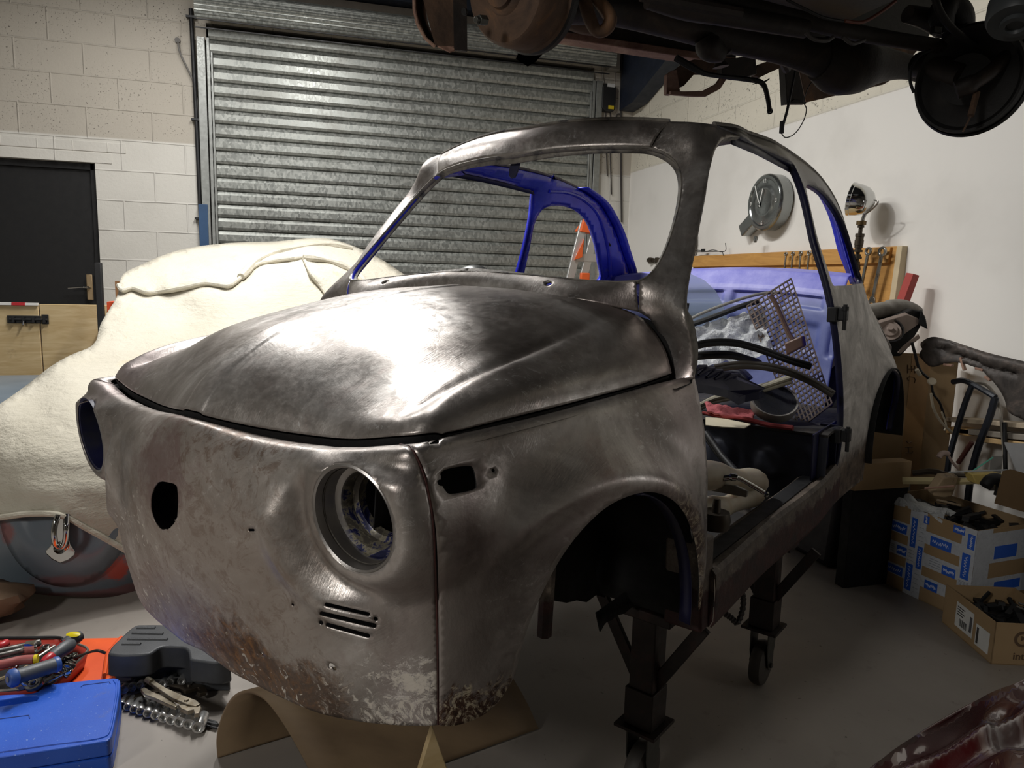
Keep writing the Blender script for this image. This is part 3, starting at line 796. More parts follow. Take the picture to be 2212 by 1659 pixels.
# side frame: A-pillar, roof rail, B-pillar, rear quarter
ws_side = [(1405,320),(1440,334),(1462,355),(1471,385),(1468,430),(1454,490),(1434,545),(1410,585),(1382,604.5)]
Aj, Bj = LF((1600, 294))[0], LF((1545, 269))[0]
front_segs = [
 ws_side, [(1382,604.5),(1381,640),(1380,674)], [(1380,674),(1405,691),(1424,722),(1433,765),(1433,800),(1430,834)],
 [(1430,834),(1501,818)],
 [(1501,818),(1499,780),(1491,725),(1481,685),(1482,645),(1490,600),(1500,552),(1508,500),(1516,450),(1527,395),(1536,355),(1546,322),(1562,301),(1600,294)],
 [(1600,294),(1545,269)],
 [(1545,269),(1500,264),(1446,262)],
 [(1446,262),(1424,288),(1405,320)]]
V, P, Fc = pix_panel('', front_segs, [], 6, 0, 0, 0)
for mm in (False, True):
    skin('windscreen_pillar', P, Fc, M['fender'], M['blue'], .022, mirror=mm, rim=M['flange'] if not mm else M['blue'])
# rear side frame measured in the side plane: v as a smooth function of (u, w)
class TPS:
    def __init__(s, pts):
        A = np.array(pts, float); s.X = A[:, :2]; n = len(A); K = s.k(s.X, s.X) + 1e-4 * np.eye(n); Pm = np.c_[np.ones(n), s.X]
        s.c = np.linalg.solve(np.block([[K, Pm], [Pm.T, np.zeros((3, 3))]]), np.r_[A[:, 2], 0, 0, 0])
    def k(s, a, b):
        r2 = ((a[:, None] - b[None]) ** 2).sum(2); return .5 * r2 * np.log(r2 + 1e-12)
    def __call__(s, X):
        X = np.atleast_2d(X); return s.k(X, s.X) @ s.c[:-3] + s.c[-3] + X @ s.c[-2:]
KC = [(Bj[0], Bj[2]), (1.5, 1.300), (1.76, 1.296), (2.03, 1.262), (2.2, 1.215), (2.30, 1.16), (2.38, 1.095), (2.46, 1.0), (2.53, .93), (2.585, .87)]
SV = TPS([(Aj[0], Aj[2], Aj[1]), (Bj[0], Bj[2], Bj[1]), (1.5, 1.243, .488), (1.75, 1.243, .49), (1.5, 1.300, .448), (1.76, 1.296, .448), (2.03, 1.262, .455), (2.2, 1.215, .465), (2.38, 1.095, .485), (2.46, 1.0, .493), (2.53, .93, .505), (2.585, .87, .515),
 (1.8, 1.15, .52), (1.8, 1.02, .555), (1.8, .9, .597), (1.81, .78, .625), (1.83, .65, .64), (1.86, .5, .648), (1.83, .3, .645), (1.70, .29, .645), (1.70, .2, .64),
 (1.84, 1.17, .507), (1.94, 1.195, .492), (2.10, 1.175, .495), (2.25, 1.095, .515), (2.34, .978, .537), (2.38, .885, .558), (1.95, .885, .597),
 (2.1, .8, .612), (2.4, .8, .58), (2.55, .8, .545), (2.1, .65, .640), (2.4, .68, .628), (2.54, .60, .645), (2.63, .53, .652), (2.6, .70, .585), (2.70, .62, .575), (2.75, .5, .60), (2.36, .58, .652), (2.25, .45, .652), (2.2, .3, .648), (2.0, .4, .652), (2.0, .22, .640), (2.78, .35, .60), (2.70, .40, .645), (2.12, .55, .645)])
RA = (2.455, .300, .255)
arc = [(RA[0] - RA[2] * math.cos(t), RA[1] + RA[2] * math.sin(t)) for t in np.linspace(-.12, math.pi + .1, 24)]
side_segs = [
 [(Aj[0], Aj[2]), (1.5, 1.264), (1.64, 1.254), (1.775, 1.242)], [(1.775, 1.242), (1.80, 1.15), (1.80, 1.02), (1.80, .9), (1.81, .78), (1.835, .65), (1.86, .52), (1.863, .42), (1.845, .34), (1.79, .305), (1.70, .295)],
 [(1.70, .295), (1.70, .205)], [(1.70, .205), (2.19, .20)], [(2.19, .20), arc[0]], arc, [arc[-1], (2.80, .30), (2.82, .45), (2.79, .6), (2.73, .75), (2.65, .84), (2.585, .87)],
 KC[::-1], [KC[0], (Aj[0], Aj[2])]]
qw = [[(1.835, .90), (1.825, 1.05), (1.828, 1.13), (1.85, 1.175), (1.90, 1.192), (1.99, 1.193), (2.10, 1.172), (2.20, 1.125), (2.28, 1.05), (2.34, .96), (2.375, .90), (2.36, .883), (2.2, .880), (1.9, .882), (1.845, .886), (1.835, .90)]]
V, Fc = tri(loop(side_segs, .014), [loop(qw, .012)], .018)
P = np.stack([V[:, 0], SV(V), V[:, 1]], 1)
for mm in (False, True):
    skin('quarter_panel', P, Fc, M['quarter'], M['blue'], .020, mirror=mm, rim=M['darkblue'] if not mm else M['blue'], label=('left' if not mm else 'right') + ' rear quarter, bare metal outside and deep blue inside')
    k_ = spl(KC, 6); kv = SV(np.array(k_)); s_ = -1 if not mm else 1
    b = MB(); b.tube([(q[0], s_ * (v_ - .004), q[1] + .002) for q, v_ in zip(k_, kv)], .006, 8); b.build('roof_rail_bead', M['flange'], car, True)
    # inner rebate over the door
    b = MB(); rows = [[], []]
    for u_ in np.linspace(1.33, 1.79, 16):
        w_ = np.interp(u_, [1.33, 1.5, 1.64, 1.79], [1.268, 1.262, 1.252, 1.240]); rows[0].append((u_, s_ * (.470), w_ + .004)); rows[1].append((u_, s_ * (.476), w_ - .022))
    b.sheet(rows); b.build('door_rebate', M['darkblue'], car, True, solid=.003)
    # inner return of the pillar towards the rear opening
    rows = [[(q[0], s_ * (v_ - .006), q[1] - .002) for q, v_ in zip(k_[18:], kv[18:])], [(q[0] + .02, s_ * (v_ - .05), q[1] - .002) for q, v_ in zip(k_[18:], kv[18:])]]
    b = MB(); b.sheet(rows); b.build('rear_opening_flange', M['blue'], car, True, solid=.004)
    # inner moulding on the blue side of the quarter window
    q2 = spl([(2.415, .90), (2.375, .99), (2.31, 1.085), (2.22, 1.165), (2.10, 1.215), (1.97, 1.237), (1.85, 1.235)], 6); v2 = SV(np.array(q2))
    b = MB(); b.tube([(q[0], s_ * (v_ - .022), q[1]) for q, v_ in zip(q2, v2)], .008, 8); b.build('inner_moulding', M['blue'], car, True)
# ---------------------------------------------------------------- inside and under the car shell
def cv(u, v, w_): return (u, -v, w_)
def cbox(b, u0, u1, v0, v1, w0, w1):
    return b.hexa([cv(u0, v0, w0), cv(u1, v0, w0), cv(u1, v1, w0), cv(u0, v1, w0), cv(u0, v0, w1), cv(u1, v0, w1), cv(u1, v1, w1), cv(u0, v1, w1)])
def csheet(name, rows, m, solid=.003, smooth=False, **k):
    b = MB(); b.sheet([[cv(*p) for p in r] for r in rows]); return b.build(name, m, car, smooth, solid=solid, **k)
# sills with step plate
k = NT('worn_sill_paint'); z_ = k('SeparateXYZ', {0: k.P}).outputs[2]; wv = k.math('MULTIPLY', k.math('SUBTRACT', k.noise(14, 8, .7), .5), .12)
s_up = k.rng(k.math('ADD', z_, wv), .285, .30)
c_ = k.mix(k.ramp(k.noise(20, 7, .7), [(.35, '1c0f0e'), (.6, '3e1a16'), (.75, '5a4a40')]), k.ramp(k.noise(26, 8, .75), [(.35, '3a322c'), (.6, '6a5f54'), (.7, '9a8f80')]), s_up)
k.val('Base Color', c_); k.val('Roughness', .6); k.bump(k.noise(50, 6, .7), .5, .004); M['sillp'] = k.m
for s_ in (1, -1):
    prof = [(.645, .20), (.652, .215), (.654, .285), (.651, .318), (.644, .327), (.632, .325), (.628, .318), (.575, .316), (.566, .310), (.562, .24), (.562, .20)]
    us = np.linspace(.885, 1.86, 26); b = MB()
    b.sheet([[cv(u, s_ * (v + .004 * math.sin(u * 9)), w_ + (.0 if u < 1.7 else (u - 1.7) * .06)) for v, w_ in prof] for u in us])
    b.add([cv(us[0], s_ * v, w_) for v, w_ in prof], [tuple(range(len(prof)))])
    b.build('sill', M['sillp'], car, False, solid=.003, label='rusty ' + ('left' if s_ > 0 else 'right') + ' sill with dark step plate')
    b = MB(); b.sheet([[cv(u, s_ * v, w_) for v, w_ in ((.622, .3205), (.580, .3195))] for u in (.89, 1.80)]); b.build('step_mat', M['rubber'], car, solid=.003)
    # scuttle post foot
    b = MB(); cbox(b, .845, .90, s_ * .56, s_ * .645, .20, .40); b.build('post_foot', M['sillp'], car, bevel=.006)
csheet('floor_pan', [[(.86, v, .235 + .012 * math.sin(v * 18)) for v in np.linspace(-.565, .565, 24)], [(1.72, v, .235 + .012 * math.sin(v * 18)) for v in np.linspace(-.565, .565, 24)]], M['floorpan'], smooth=True)
for s_ in (1, -1): b = MB(); b.sheet([[cv(u, s_ * .618, w_) for u in (1.66, 1.78, 1.90)] for w_ in (.235, .46)]); b.sheet([[cv(1.835, s_ * v, w_) for v in (.59, .64)] for w_ in (.235, .46)]); b.build('post_closing_panel', M['darkblue'], car, solid=.004)
# rear seat riser with round pressings, seat shelf and rear bulkhead
k = NT('riser_paint'); k.val('Base Color', k.ramp(k.noise(7, 6, .6), [(.3, '23252f'), (.7, '363a48')])); k.val('Roughness', .6); k.bump(k.noise(8, 4), .2, .01); M['riser'] = k.m
vs_ = np.linspace(-.60, .645, 90); ws_ = np.linspace(.235, .445, 36)
def press(v, w_):
    d = 0
    for c in (.488, .32, .15, -.02, -.19, -.36):
        r = math.hypot(v - c, (w_ - .345)); r = r * (1 + .04 * math.cos(6 * math.atan2(w_ - .345, v - c)))
        d += .010 / (1 + math.exp((r - .048) / .003))
    for c in (.40, .235): d += .006 * math.exp(-((v - c) / .008) ** 2)
    return d
csheet('seat_riser', [[(1.70 + .02 * (w_ - .235) / .21 - press(v, w_), v, w_) for v in vs_] for w_ in ws_], M['riser'], smooth=True)
csheet('seat_shelf', [[(1.715, v, .448) for v in (-.6, .645)], [(1.75, v, .452) for v in (-.6, .645)], [(2.30, v, .43) for v in (-.6, .645)]], M['floorpan'], solid=.008)
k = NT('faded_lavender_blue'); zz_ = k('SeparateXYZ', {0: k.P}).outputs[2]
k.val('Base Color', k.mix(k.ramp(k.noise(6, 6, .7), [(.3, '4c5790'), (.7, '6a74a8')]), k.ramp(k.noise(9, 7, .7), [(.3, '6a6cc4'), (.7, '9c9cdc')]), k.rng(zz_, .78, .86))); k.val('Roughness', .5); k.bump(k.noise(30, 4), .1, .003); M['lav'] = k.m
def rb(v, t):
    # t: 0 rear window sill, 1 parcel ledge edge, 2 shelf
    P_ = [(2.60, .935), (2.53, .925), (2.47, .868), (2.462, .855), (2.43, .78), (2.37, .60), (2.30, .43)]
    i = min(int(t), 5); f = t - i; u = P_[i][0] * (1 - f) + P_[i + 1][0] * f; w_ = P_[i][1] * (1 - f) + P_[i + 1][1] * f
    u -= .10 * (v / .5) ** 2; w_ -= .028 * (v / .5) ** 2
    if 3.15 < t < 3.85 or 4.1 < t < 4.8:
        q = (v + .60) / .21; e = abs(q - math.floor(q) - .5) * 2; lim = 1 / (1 + math.exp((e - .80) / .025)); tt = t - int(t) if t < 4 else t - 4.05
        lt = 1 / (1 + math.exp((abs(tt - .48) - .30) / .02)); u += .012 * lim * lt
    return (u, v, w_)
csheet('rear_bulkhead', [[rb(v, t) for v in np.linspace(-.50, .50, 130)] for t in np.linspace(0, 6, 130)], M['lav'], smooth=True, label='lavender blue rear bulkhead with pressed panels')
for s_ in (1, -1):
    b = MB(); R_ = np.array([[1, 0, 0], [0, 0, 1], [0, 1, 0]], float)
    b.lathe([(.262, -.10), (.262, .09), (.20, .10)], (RA[0], -s_ * .57, RA[1]), R_, 32, arc=(-.15, math.pi + .15))
    b.add([cv(RA[0] + .262 * math.cos(t), s_ * .47, RA[1] + .262 * math.sin(t)) for t in np.linspace(-.15, math.pi + .15, 24)], [tuple(range(24))])
    b.build('rear_wheel_tub', M['under'], car, True, solid=.004)
    # front wheel housing: inner wall and rear splash panel
    b = MB(); us = np.linspace(.20, .87, 18)
    b.sheet([[cv(u, s_ * .40, float(np.interp(u, [.2, .6, .75, .87], [.33, .30, .235, .205])) + .006 * math.sin(u * 70)) for u in us], [cv(u, s_ * .385, .45) for u in us], [cv(u, s_ * .42, .68) for u in us], [cv(u, s_ * .52, .70) for u in us]])
    b.sheet([[cv(.845 + .012 * math.sin(w_ * 40), s_ * v * (1 - .9 * max(0, w_ - .58)), w_) for v in (.385, .47, .56, .62)] for w_ in np.linspace(.215, .68, 12)])
    b.build('wheel_housing', M['under'], car, True, solid=.003)
    b = MB(); b.tube([cv(.62, s_ * .41, .22), cv(.61, s_ * .43, .40), cv(.60, s_ * .44, .60)], .016, 8); b.build('housing_rib', M['sillp'], car, True)
    # inner blue wheel-arch edge
    rows = []
    for t in np.linspace(-.15, 1.35, 20):
        u, w_ = .505 + .294 * math.cos(t), .285 + .294 * math.sin(t); rows.append([cv(u, s_ * .643, w_), cv(u + .002 * math.cos(t), s_ * .618, w_ + .002)])
    b = MB(); b.sheet(rows); b.build('arch_lining', M['darkblue'], car, True, solid=.003)
csheet('firewall', [[(.865, v, .225) for v in (-.60, .60)], [(.865, v, .55) for v in (-.60, .60)], [(.865, v, .70) for v in (-.555, .555)], [(.865, v, .84) for v in (-.44, .44)]], M['under'])
csheet('front_inner_panel', [[(.285, v, .262) for v in (-.40, .44)], [(.29, v, .45) for v in (-.40, .40)], [(.26, v, .66) for v in (-.38, .38)]], M['under'])
csheet('front_floor', [[(.33, v, .33) for v in (-.40, .40)], [(.60, v, .30) for v in (-.40, .40)], [(.87, v, .222) for v in (-.40, .40)]], M['under'])
# ragged torn edge of old underseal along the housing
for s_ in (1, -1):
    rows = [[], []]
    for u in np.linspace(.72, .87, 40):
        rows[0].append(cv(u, s_ * .47, .245)); rows[1].append(cv(u, s_ * .48, .205 + .014 * noise.noise(Vector((u * 30, 0, s_))) + .01 * math.sin(u * 11)))
    b = MB(); b.sheet(rows); b.build('splash_panel', M['under'], car, True, solid=.004)
# horn seen through the badge opening
b = MB(); hc = CP(362, 1095, u=.15); R_ = frame(np.array([1, .55, .1]))
b.lathe([(.0, -.01), (.030, -.008), (.046, .0), (.048, .012), (.03, .02), (0, .022)], (hc[0], -hc[1], hc[2] - .01), R_, 32); b.build('horn', M['flk'] if 'flk' in M else M['hlb'], car, True)
# dashboard top, instrument pod and bracket
b = MB(); rows = []
for t in np.linspace(0, 1, 6): rows.append([cv(.862 + .06 * t + (.02 * (v / .46) ** 2), v, .915 - .03 * t - .02 * (v / .46) ** 2) for v in np.linspace(-.46, .46, 30)])
b.sheet(rows); b.build('dashboard', M['blue'], car, True, solid=.003)
pc = CP(1028, 588, u=1.02)
k = NT('cast_alloy'); k.val('Base Color', k.ramp(k.noise(30, 4), [(.3, '6a6c6b'), (.7, '9a9c98')])); k.val('Metallic', .5); k.val('Roughness', .35); k.val('Coat Weight', .3); M['alloy'] = k.m
b = MB(); rows = []
for i in range(15):
    th = math.pi / 2 * i / 14 * .98; rows.append([(pc[0] + .055 * math.cos(th) * math.cos(p) - .01, -pc[1] + .062 * math.cos(th) * math.sin(p), pc[2] - .030 + .050 * math.sin(th)) for p in np.linspace(0, 2 * math.pi, 40)])
b.sheet(rows); b.build('instrument_pod', M['alloy'], car, True)
b = MB(); m0, m1, m2 = CP(1102, 343, u=1.075), CP(1126, 341, u=1.07), CP(1109, 383, u=1.085); m3 = CP(1117, 346, u=1.075); m4 = CP(1122, 370, u=1.085)
q = [CP(*p, u=1.078) for p in ((1101, 341), (1128, 337), (1125, 350), (1117, 376), (1113, 384), (1105, 386), (1100, 380), (1100, 368), (1106, 347))]
ax = (0, 1, 0); b.prism([(-p[1], p[2]) for p in q], (1.078, 0, 0), (0, 1, 0), (0, 0, 1), (1, 0, 0), .004); b.build('mirror_bracket', M['darkblue'], car, bevel=.001)
# windscreen flange: stepped lip all round the opening
wl = [ws_pt(*p) for p in ((1300,607),(1382,604.5),(1410,585),(1434,545),(1454,490),(1468,430),(1471,385),(1462,355),(1440,334),(1405,320))]
loopR = [np.array((.851, 0, .943)), np.array((.853, .14, .938)), np.array((.856, .274, .928))] + wl + [np.array((1.113, .3, 1.234)), np.array((1.085, .2, 1.240)), np.array((1.066, .1, 1.241)), np.array((1.058, 0, 1.238))]
lr = spl(loopR, 8); lp = [q for q in lr] + [q * np.array([1, -1, 1]) for q in lr[::-1][1:-1]]
cW = np.array([1.0, 0, 1.08]); rows = []
def inw(q, a, d):
    v = cW - q; v[0] *= .0; v = v / np.linalg.norm(v); v = v + np.array([v[2] * .7, 0, 0]); return q + v * a + np.array([d, 0, -d * .5])
for a, d in ((-.001, -.001), (.0, .012), (.013, .014)): rows.append([cv(*inw(q, a, d)) for q in lp + [lp[0]]])
b = MB(); b.sheet(rows); b.build('windscreen_flange', M['flange'], car, True, solid=.003)
# roof opening edge over the header
b = MB(); hd = spl([(1.110,0,1.3135),(1.124,.105,1.3175),(1.147,.21,1.3145),(1.168,.31,1.3045),(1.182,.38,1.2935)], 8)
hd = [q * np.array([1, -1, 1]) for q in hd[::-1][:-1]] + hd; b.tube([cv(*q) for q in hd], .0045, 8); b.build('roof_opening_edge', M['flange'], car, True)
# door rubber and striker on the A-post, hinges on the B-post
dr = [CP(*p, u=.912) for p in ((1483, 655), (1480, 685), (1489, 722), (1497, 770), (1500, 808))]
for s_ in (1, -1): b = MB(); b.tube([cv(q[0] + .006, s_ * (q[1] - .004), q[2]) for q in spl(dr, 6)], .0075, 8); b.build('door_seal', M['rubber'], car, True)
for wz, vv in ((.80, .622), (.435, .652)):
    for s_ in (1, -1):
        h = root('hinge', None, None); h.parent = car
        b = MB(); cbox(b, 1.785, 1.835, s_ * (vv - .02), s_ * (vv + .008), wz - .022, wz + .022); cbox(b, 1.80, 1.825, s_ * vv, s_ * (vv + .032), wz - .018, wz + .020)
        b.build('hinge_bracket', M['dark'], h, bevel=.003)
        b = MB(); b.tube([cv(1.805, s_ * (vv + .026), wz - .046), cv(1.805, s_ * (vv + .026), wz + .03)], .006, 10); b.tube([cv(1.805, s_ * (vv + .026), wz + .012), cv(1.805, s_ * (vv + .026), wz + .024)], .010, 10); b.build('hinge_pin', M['dark'], h, True)
# drain holes in the inner rail (dark plugs)
for px, py in ((1225, 379), (1285, 412), (1339, 482), (1338, 482)):
    pass
for u_, w_ in ((2.05, 1.232), (2.235, 1.16), (2.36, 1.045)):
    for s_ in (1, -1):
        v_ = float(SV((u_, w_))[0]); b = MB(); b.lathe([(0, -.001), (.011, -.001), (.011, .002), (0, .002)], cv(u_, s_ * (v_ - .021), w_), frame((0, 1, 0)), 20); b.build('drain_hole', M['under'], car)
# engine-bay wall behind, left visible from the rear
csheet('tail_panel', [[(2.60, v * .86, .86) for v in np.linspace(-.58, .58, 12)], [(2.86, v, .60) for v in np.linspace(-.58, .58, 12)], [(2.84, v, .30) for v in np.linspace(-.58, .58, 12)]], M['quarter'])
# ---------------------------------------------------------------- the workshop room
def block_wall(name, axes, ph, base, upper, zsplit, pits=1.0, smooth_low=False):
    """painted blockwork: 450 x 225 courses, soft mortar ridges, pitted faces"""
    k = NT(name); xyz = k('SeparateXYZ', {0: k.P}); h = xyz.outputs[axes]; z = xyz.outputs[2]
    hh = k.math('ADD', h, ph[0]); zz = k.math('ADD', z, ph[1])
    wob = k.math('MULTIPLY', k.math('SUBTRACT', k.noise(3, 3), .5), .012)
    vec = k('CombineXYZ', {0: hh, 1: k.math('ADD', zz, wob), 2: 0.0}).outputs[0]
    br = k('TexBrick', {'Vector': vec, 'Color1': (1, 1, 1, 1), 'Color2': (.93, .93, .93, 1), 'Mortar': (0, 0, 0, 1), 'Scale': 1.0, 'Mortar Size': .008, 'Mortar Smooth': .8, 'Bias': 0.0, 'Brick Width': .45, 'Row Height': .225})
    br.offset = .5
    c = k.mix(base, upper, k.rng(z, zsplit - .01, zsplit + .01))
    c = k.mix(c, [.9, .9, .9, 1], 1.0, 'MULTIPLY') if False else c
    c = k.mix(c, k.mix(c, '8f8a80', .35), k.rng(k.noise(1.6, 5), .45, .75, 0, .5))
    hi = k.rng(z, zsplit - .02, zsplit + .02)
    cl = k.rng(k.noise(4.5, 3), .42, .62)
    pit = k.math('MULTIPLY', k.math('MULTIPLY', k.rng(k.noise(70, 3, .6), .62, .68), cl), hi)
    pit = k.math('MULTIPLY', pit, pits)
    c = k.mix(c, '4a453e', pit)
    k.val('Base Color', c); k.val('Roughness', .75)
    mort = k.math('SUBTRACT', 1.0, br.outputs['Fac']) if False else br.outputs['Fac']
    hgt = k.math('ADD', k.math('MULTIPLY', mort, .9 if not smooth_low else .9), k.math('MULTIPLY', k.noise(45, 4, .6), .35))
    if smooth_low: hgt = k.math('MULTIPLY', hgt, hi)
    hgt = k.math('SUBTRACT', hgt, k.math('MULTIPLY', pit, .8))
    k.bump(hgt, .55, .012)
    return k.m
M['backwall'] = block_wall('painted_blockwork_back', 1, (.02, .07), 'cfccc4', 'b4ada1', 2.19)
M['rightwall'] = block_wall('painted_blockwork_right', 0, (.11, .03), 'ece9e3', 'dcd6c6', 2.215, smooth_low=True)
M['plainwall'] = mat('painted_wall', '7a766e', .8, var=.05)
k = NT('painted_concrete_floor')
c_ = k.ramp(k.noise(1.3, 6, .6), [(.3, '8a837c'), (.7, '9d968e')]); c_ = k.mix(c_, '6a625b', k.rng(k.noise(9, 8, .7), .56, .74, 0, .5))
c_ = k.mix(c_, '3c3631', k.rng(k.noise(55, 3), .70, .74, 0, .7)); k.val('Base Color', c_); k.val('Roughness', k.rng(k.noise(5, 5), .3, .7, .38, .55)); k.bump(k.noise(40, 5), .08, .003); M['floor'] = k.m
M['ceil'] = mat('dark_ceiling_sheeting', '2c2e32', .9)
def plane(name, P, m, **k): return mesh(name, P, [tuple(range(len(P)))], m, None, False, **k)
T = .15
def slab(name, lo, hi, m): b = MB(); b.hexa([(lo[0], lo[1], lo[2]), (hi[0], lo[1], lo[2]), (hi[0], hi[1], lo[2]), (lo[0], hi[1], lo[2]), (lo[0], lo[1], hi[2]), (hi[0], lo[1], hi[2]), (hi[0], hi[1], hi[2]), (lo[0], hi[1], hi[2])]); return b.build(name, m, kind='structure')
slab('floor', (-3, -RW, -T), (DW + .3, 3.4, 0), M['floor'])
slab('ceiling', (-3, -RW, 4.1), (DW + .3, 3.4, 4.1 + T), M['ceil'])
slab('wall_right', (-3, -RW - T, 0), (DW + .3, -RW, 4.1), M['rightwall'])
slab('wall_left', (-3, 3.4, 0), (DW + .3, 3.4 + T, 4.1), M['plainwall'])
slab('wall_front', (-3 - T, -RW, 0), (-3, 3.4, 4.1), M['plainwall'])
SHL, SHR, SHT = .70, -2.52, 3.10       # shutter opening
b = MB()
DRL, DRR, DRT = 2.45, 1.517, 2.0       # door opening
def seg(y0, y1, z0, z1): b.hexa([(DW, y0, z0), (DW + .3, y0, z0), (DW + .3, y1, z0), (DW, y1, z0), (DW, y0, z1), (DW + .3, y0, z1), (DW + .3, y1, z1), (DW, y1, z1)])
seg(DRL, 3.4, 0, 4.1); seg(DRR, DRL, DRT, 4.1); seg(SHL, DRR, 0, 4.1); seg(SHR, SHL, SHT, 4.1); seg(-RW, SHR, 0, 4.1)
b.build('wall_back', M['backwall'], kind='structure')
# lintel course over the door and quoin patches
b = MB()
for y0, y1, z0, z1 in ((1.40, 2.5, 2.0, 2.075), (1.30, 2.6, 2.083, 2.155)): b.hexa([(DW - .006, y0, z0), (DW + .01, y0, z0), (DW + .01, y1, z0), (DW - .006, y1, z0), (DW - .006, y0, z1), (DW + .01, y0, z1), (DW + .01, y1, z1), (DW - .006, y1, z1)])
for j in range(5): y = 1.42 + j * .235; b.hexa([(DW - .009, y, 2.083), (DW, y, 2.083), (DW, y + .008, 2.083), (DW - .009, y + .008, 2.083), (DW - .009, y, 2.155), (DW, y, 2.155), (DW, y + .008, 2.155), (DW - .009, y + .008, 2.155)])
b.build('trim_1', M['backwall'], kind='structure', bevel=.003)
# black door
M['blackdoor'] = mat('black_door_paint', '0b0b0d', .6, var=.15, bump=.05)
d1 = root('door_1', None, None, (DW + .1, 2.0, 0), kind='structure')
b = MB(); b.box((0, 0, 1.0), (.022, .465, 1.0)); b.build('door_leaf', M['blackdoor'], d1, bevel=.004)
b = MB(); b.box((-.02, -.455, 1.0), (.03, .02, 1.0)); b.box((-.02, 0, 1.975), (.03, .465, .025)); b.build('door_frame', M['blackdoor'], d1, bevel=.003)
M['chrome'] = mat('chrome', 'c9cac8', .09, 1.0, var=.03)
M['steel'] = mat('tool_steel', '9c9a96', .28, .95, var=.15, dirt='5a554f', ds=30)
M['galv2'] = mat('galvanised_channel', '8d8f8c', .45, .55, var=.15, vs=30)
b = MB(); yy = -.395; b.box((-.075, yy, 1.06), (.006, .022, .10)); b.build('handle_plate', mat('aged_brass_plate', 'a08a6a', .4, .5), d1, bevel=.006)
b = MB(); b.tube([(-.075, yy, 1.06), (-.11, yy, 1.06)], .010, 10); b.tube(spl([(-.11, yy, 1.06), (-.116, yy + .04, 1.062), (-.112, yy + .14, 1.052)], 6), [.009] * 6 + [.008] * 7, 10); b.build('door_handle', M['chrome'], d1, True)
# ---- roller shutter
k = NT('galvanised_slats'); z = k('SeparateXYZ', {0: k.P}).outputs[2]
sp_ = k('TexVoronoi', {'Vector': k.scaled((1, 1, .7)), 'Scale': 60.0}).outputs['Color']; sp_ = k('SeparateXYZ', {0: sp_}).outputs[0]
c_ = k.ramp(sp_, [(0, '7f827e'), (1, '9fa19c')]); c_ = k.mix(c_, '6c6a64', k.rng(k.noise(2.2, 5), .5, .75, 0, .5))
c_ = k.mix(c_, '2c2a28', k.rng(k.noise(1, 6, .7, vec=k.scaled((3, 1.4, 70))), .64, .70, 0, .7))
k.val('Base Color', c_); k.val('Metallic', .55); k.val('Roughness', k.rng(sp_, 0, 1, .34, .48)); k.bump(sp_, .15, .001); M['slat'] = k.m
sh = root('door_2', None, None, (DW, 0, 0), kind='structure'); 
pitch = (2.966 - 1.528) / 14; z0 = 2.966 - 31 * pitch; prof = []
zz = z0
while zz < 3.0:
    prof += [(-.030, zz), (-.018, zz + .004), (-.036, zz + .011), (-.044, zz + .03), (-.044, zz + pitch - .026), (-.036, zz + pitch - .010)]
    zz += pitch
b = MB(); ys = np.linspace(SHR + .02, SHL - .02, 40)
b.sheet([[(x, y + 0, z_ - (0)) for y in ys] for x, z_ in prof]); b.build('slat_curtain', M['slat'], sh, False, solid=.0)
b = MB(); rows = []
for i in range(60):
    t = i / 59; a = -.45 + t * 2.6; r = .16 + .004 * math.sin(i * 1.9)
    rows.append([(-.10 - r * math.cos(a), y, 3.13 + r * math.sin(a)) for y in ((SHR - .10), (SHR + SHL) / 2, SHL + .05)])
b.sheet(rows); b.build('coiled_slats', M['slat'], sh, False, solid=.004)
b = MB()
for zf, xf in ((3.045, -.262), (2.995, -.228)): b.box((xf, (SHR + SHL) / 2, zf), (.006, (SHL - SHR) / 2 + .05, .004))
b.build('coil_ridge', M['dark'], sh)
for y, s_ in ((SHL + .015, 1), (SHR - .015, -1)):
    b = MB(); b.box((-.045, y - s_ * .03, 1.49), (.012, .012, 1.49)); b.box((-.02, y + s_ * .005, 1.49), (.03, .012, 1.49)); b.box((-.055, y + s_ * .02, 1.49), (.006, .03, 1.49)); b.box((-.048, y - s_ * .055, 1.44), (.012, .008, 1.44))
    b.build('guide_rail', M['galv2'], sh, bevel=.003)
M['navy'] = mat('navy_steel_paint', '1c2433', .55, var=.2); M['beamb'] = mat('brown_painted_beam', '6a6258', .6)
b = MB(); b.box((DW - .02, (SHL + SHR) / 2, 3.345), (.04, (SHL - SHR) / 2 + .3, .028)); b.build('trim_2', M['beamb'], kind='structure')
b = MB(); b.box((DW - .1, (SHL + SHR) / 2, 3.62), (.08, 2.2, .24)); b.build('trim_3', M['navy'], kind='structure')
# steel haunch in the corner
H_ = [(DW - .0, 3.9), (DW - .0, W(1375, 242, X=DW)[2] - .0), (DW - .25, 3.02), (DW - .95, 3.62), (DW - .95, 3.9)]
b = MB(); q = [W(1374, 60, X=DW - .02), W(1374, 243, X=DW - .02), W(1390, 228, Y=-RW + .01), W(1480, 130, Y=-RW + .01), W(1550, 60, Y=-RW + .01)]
b.prism([(p[0], p[2]) for p in (q[0], q[1], W(1400, 224, Y=-RW), W(1482, 126, Y=-RW), W(1600, 20, Y=-RW))], (0, -RW + .08, 0), (1, 0, 0), (0, 0, 1), (0, 1, 0), .14)
b.build('trim_4', M['navy'], kind='structure')
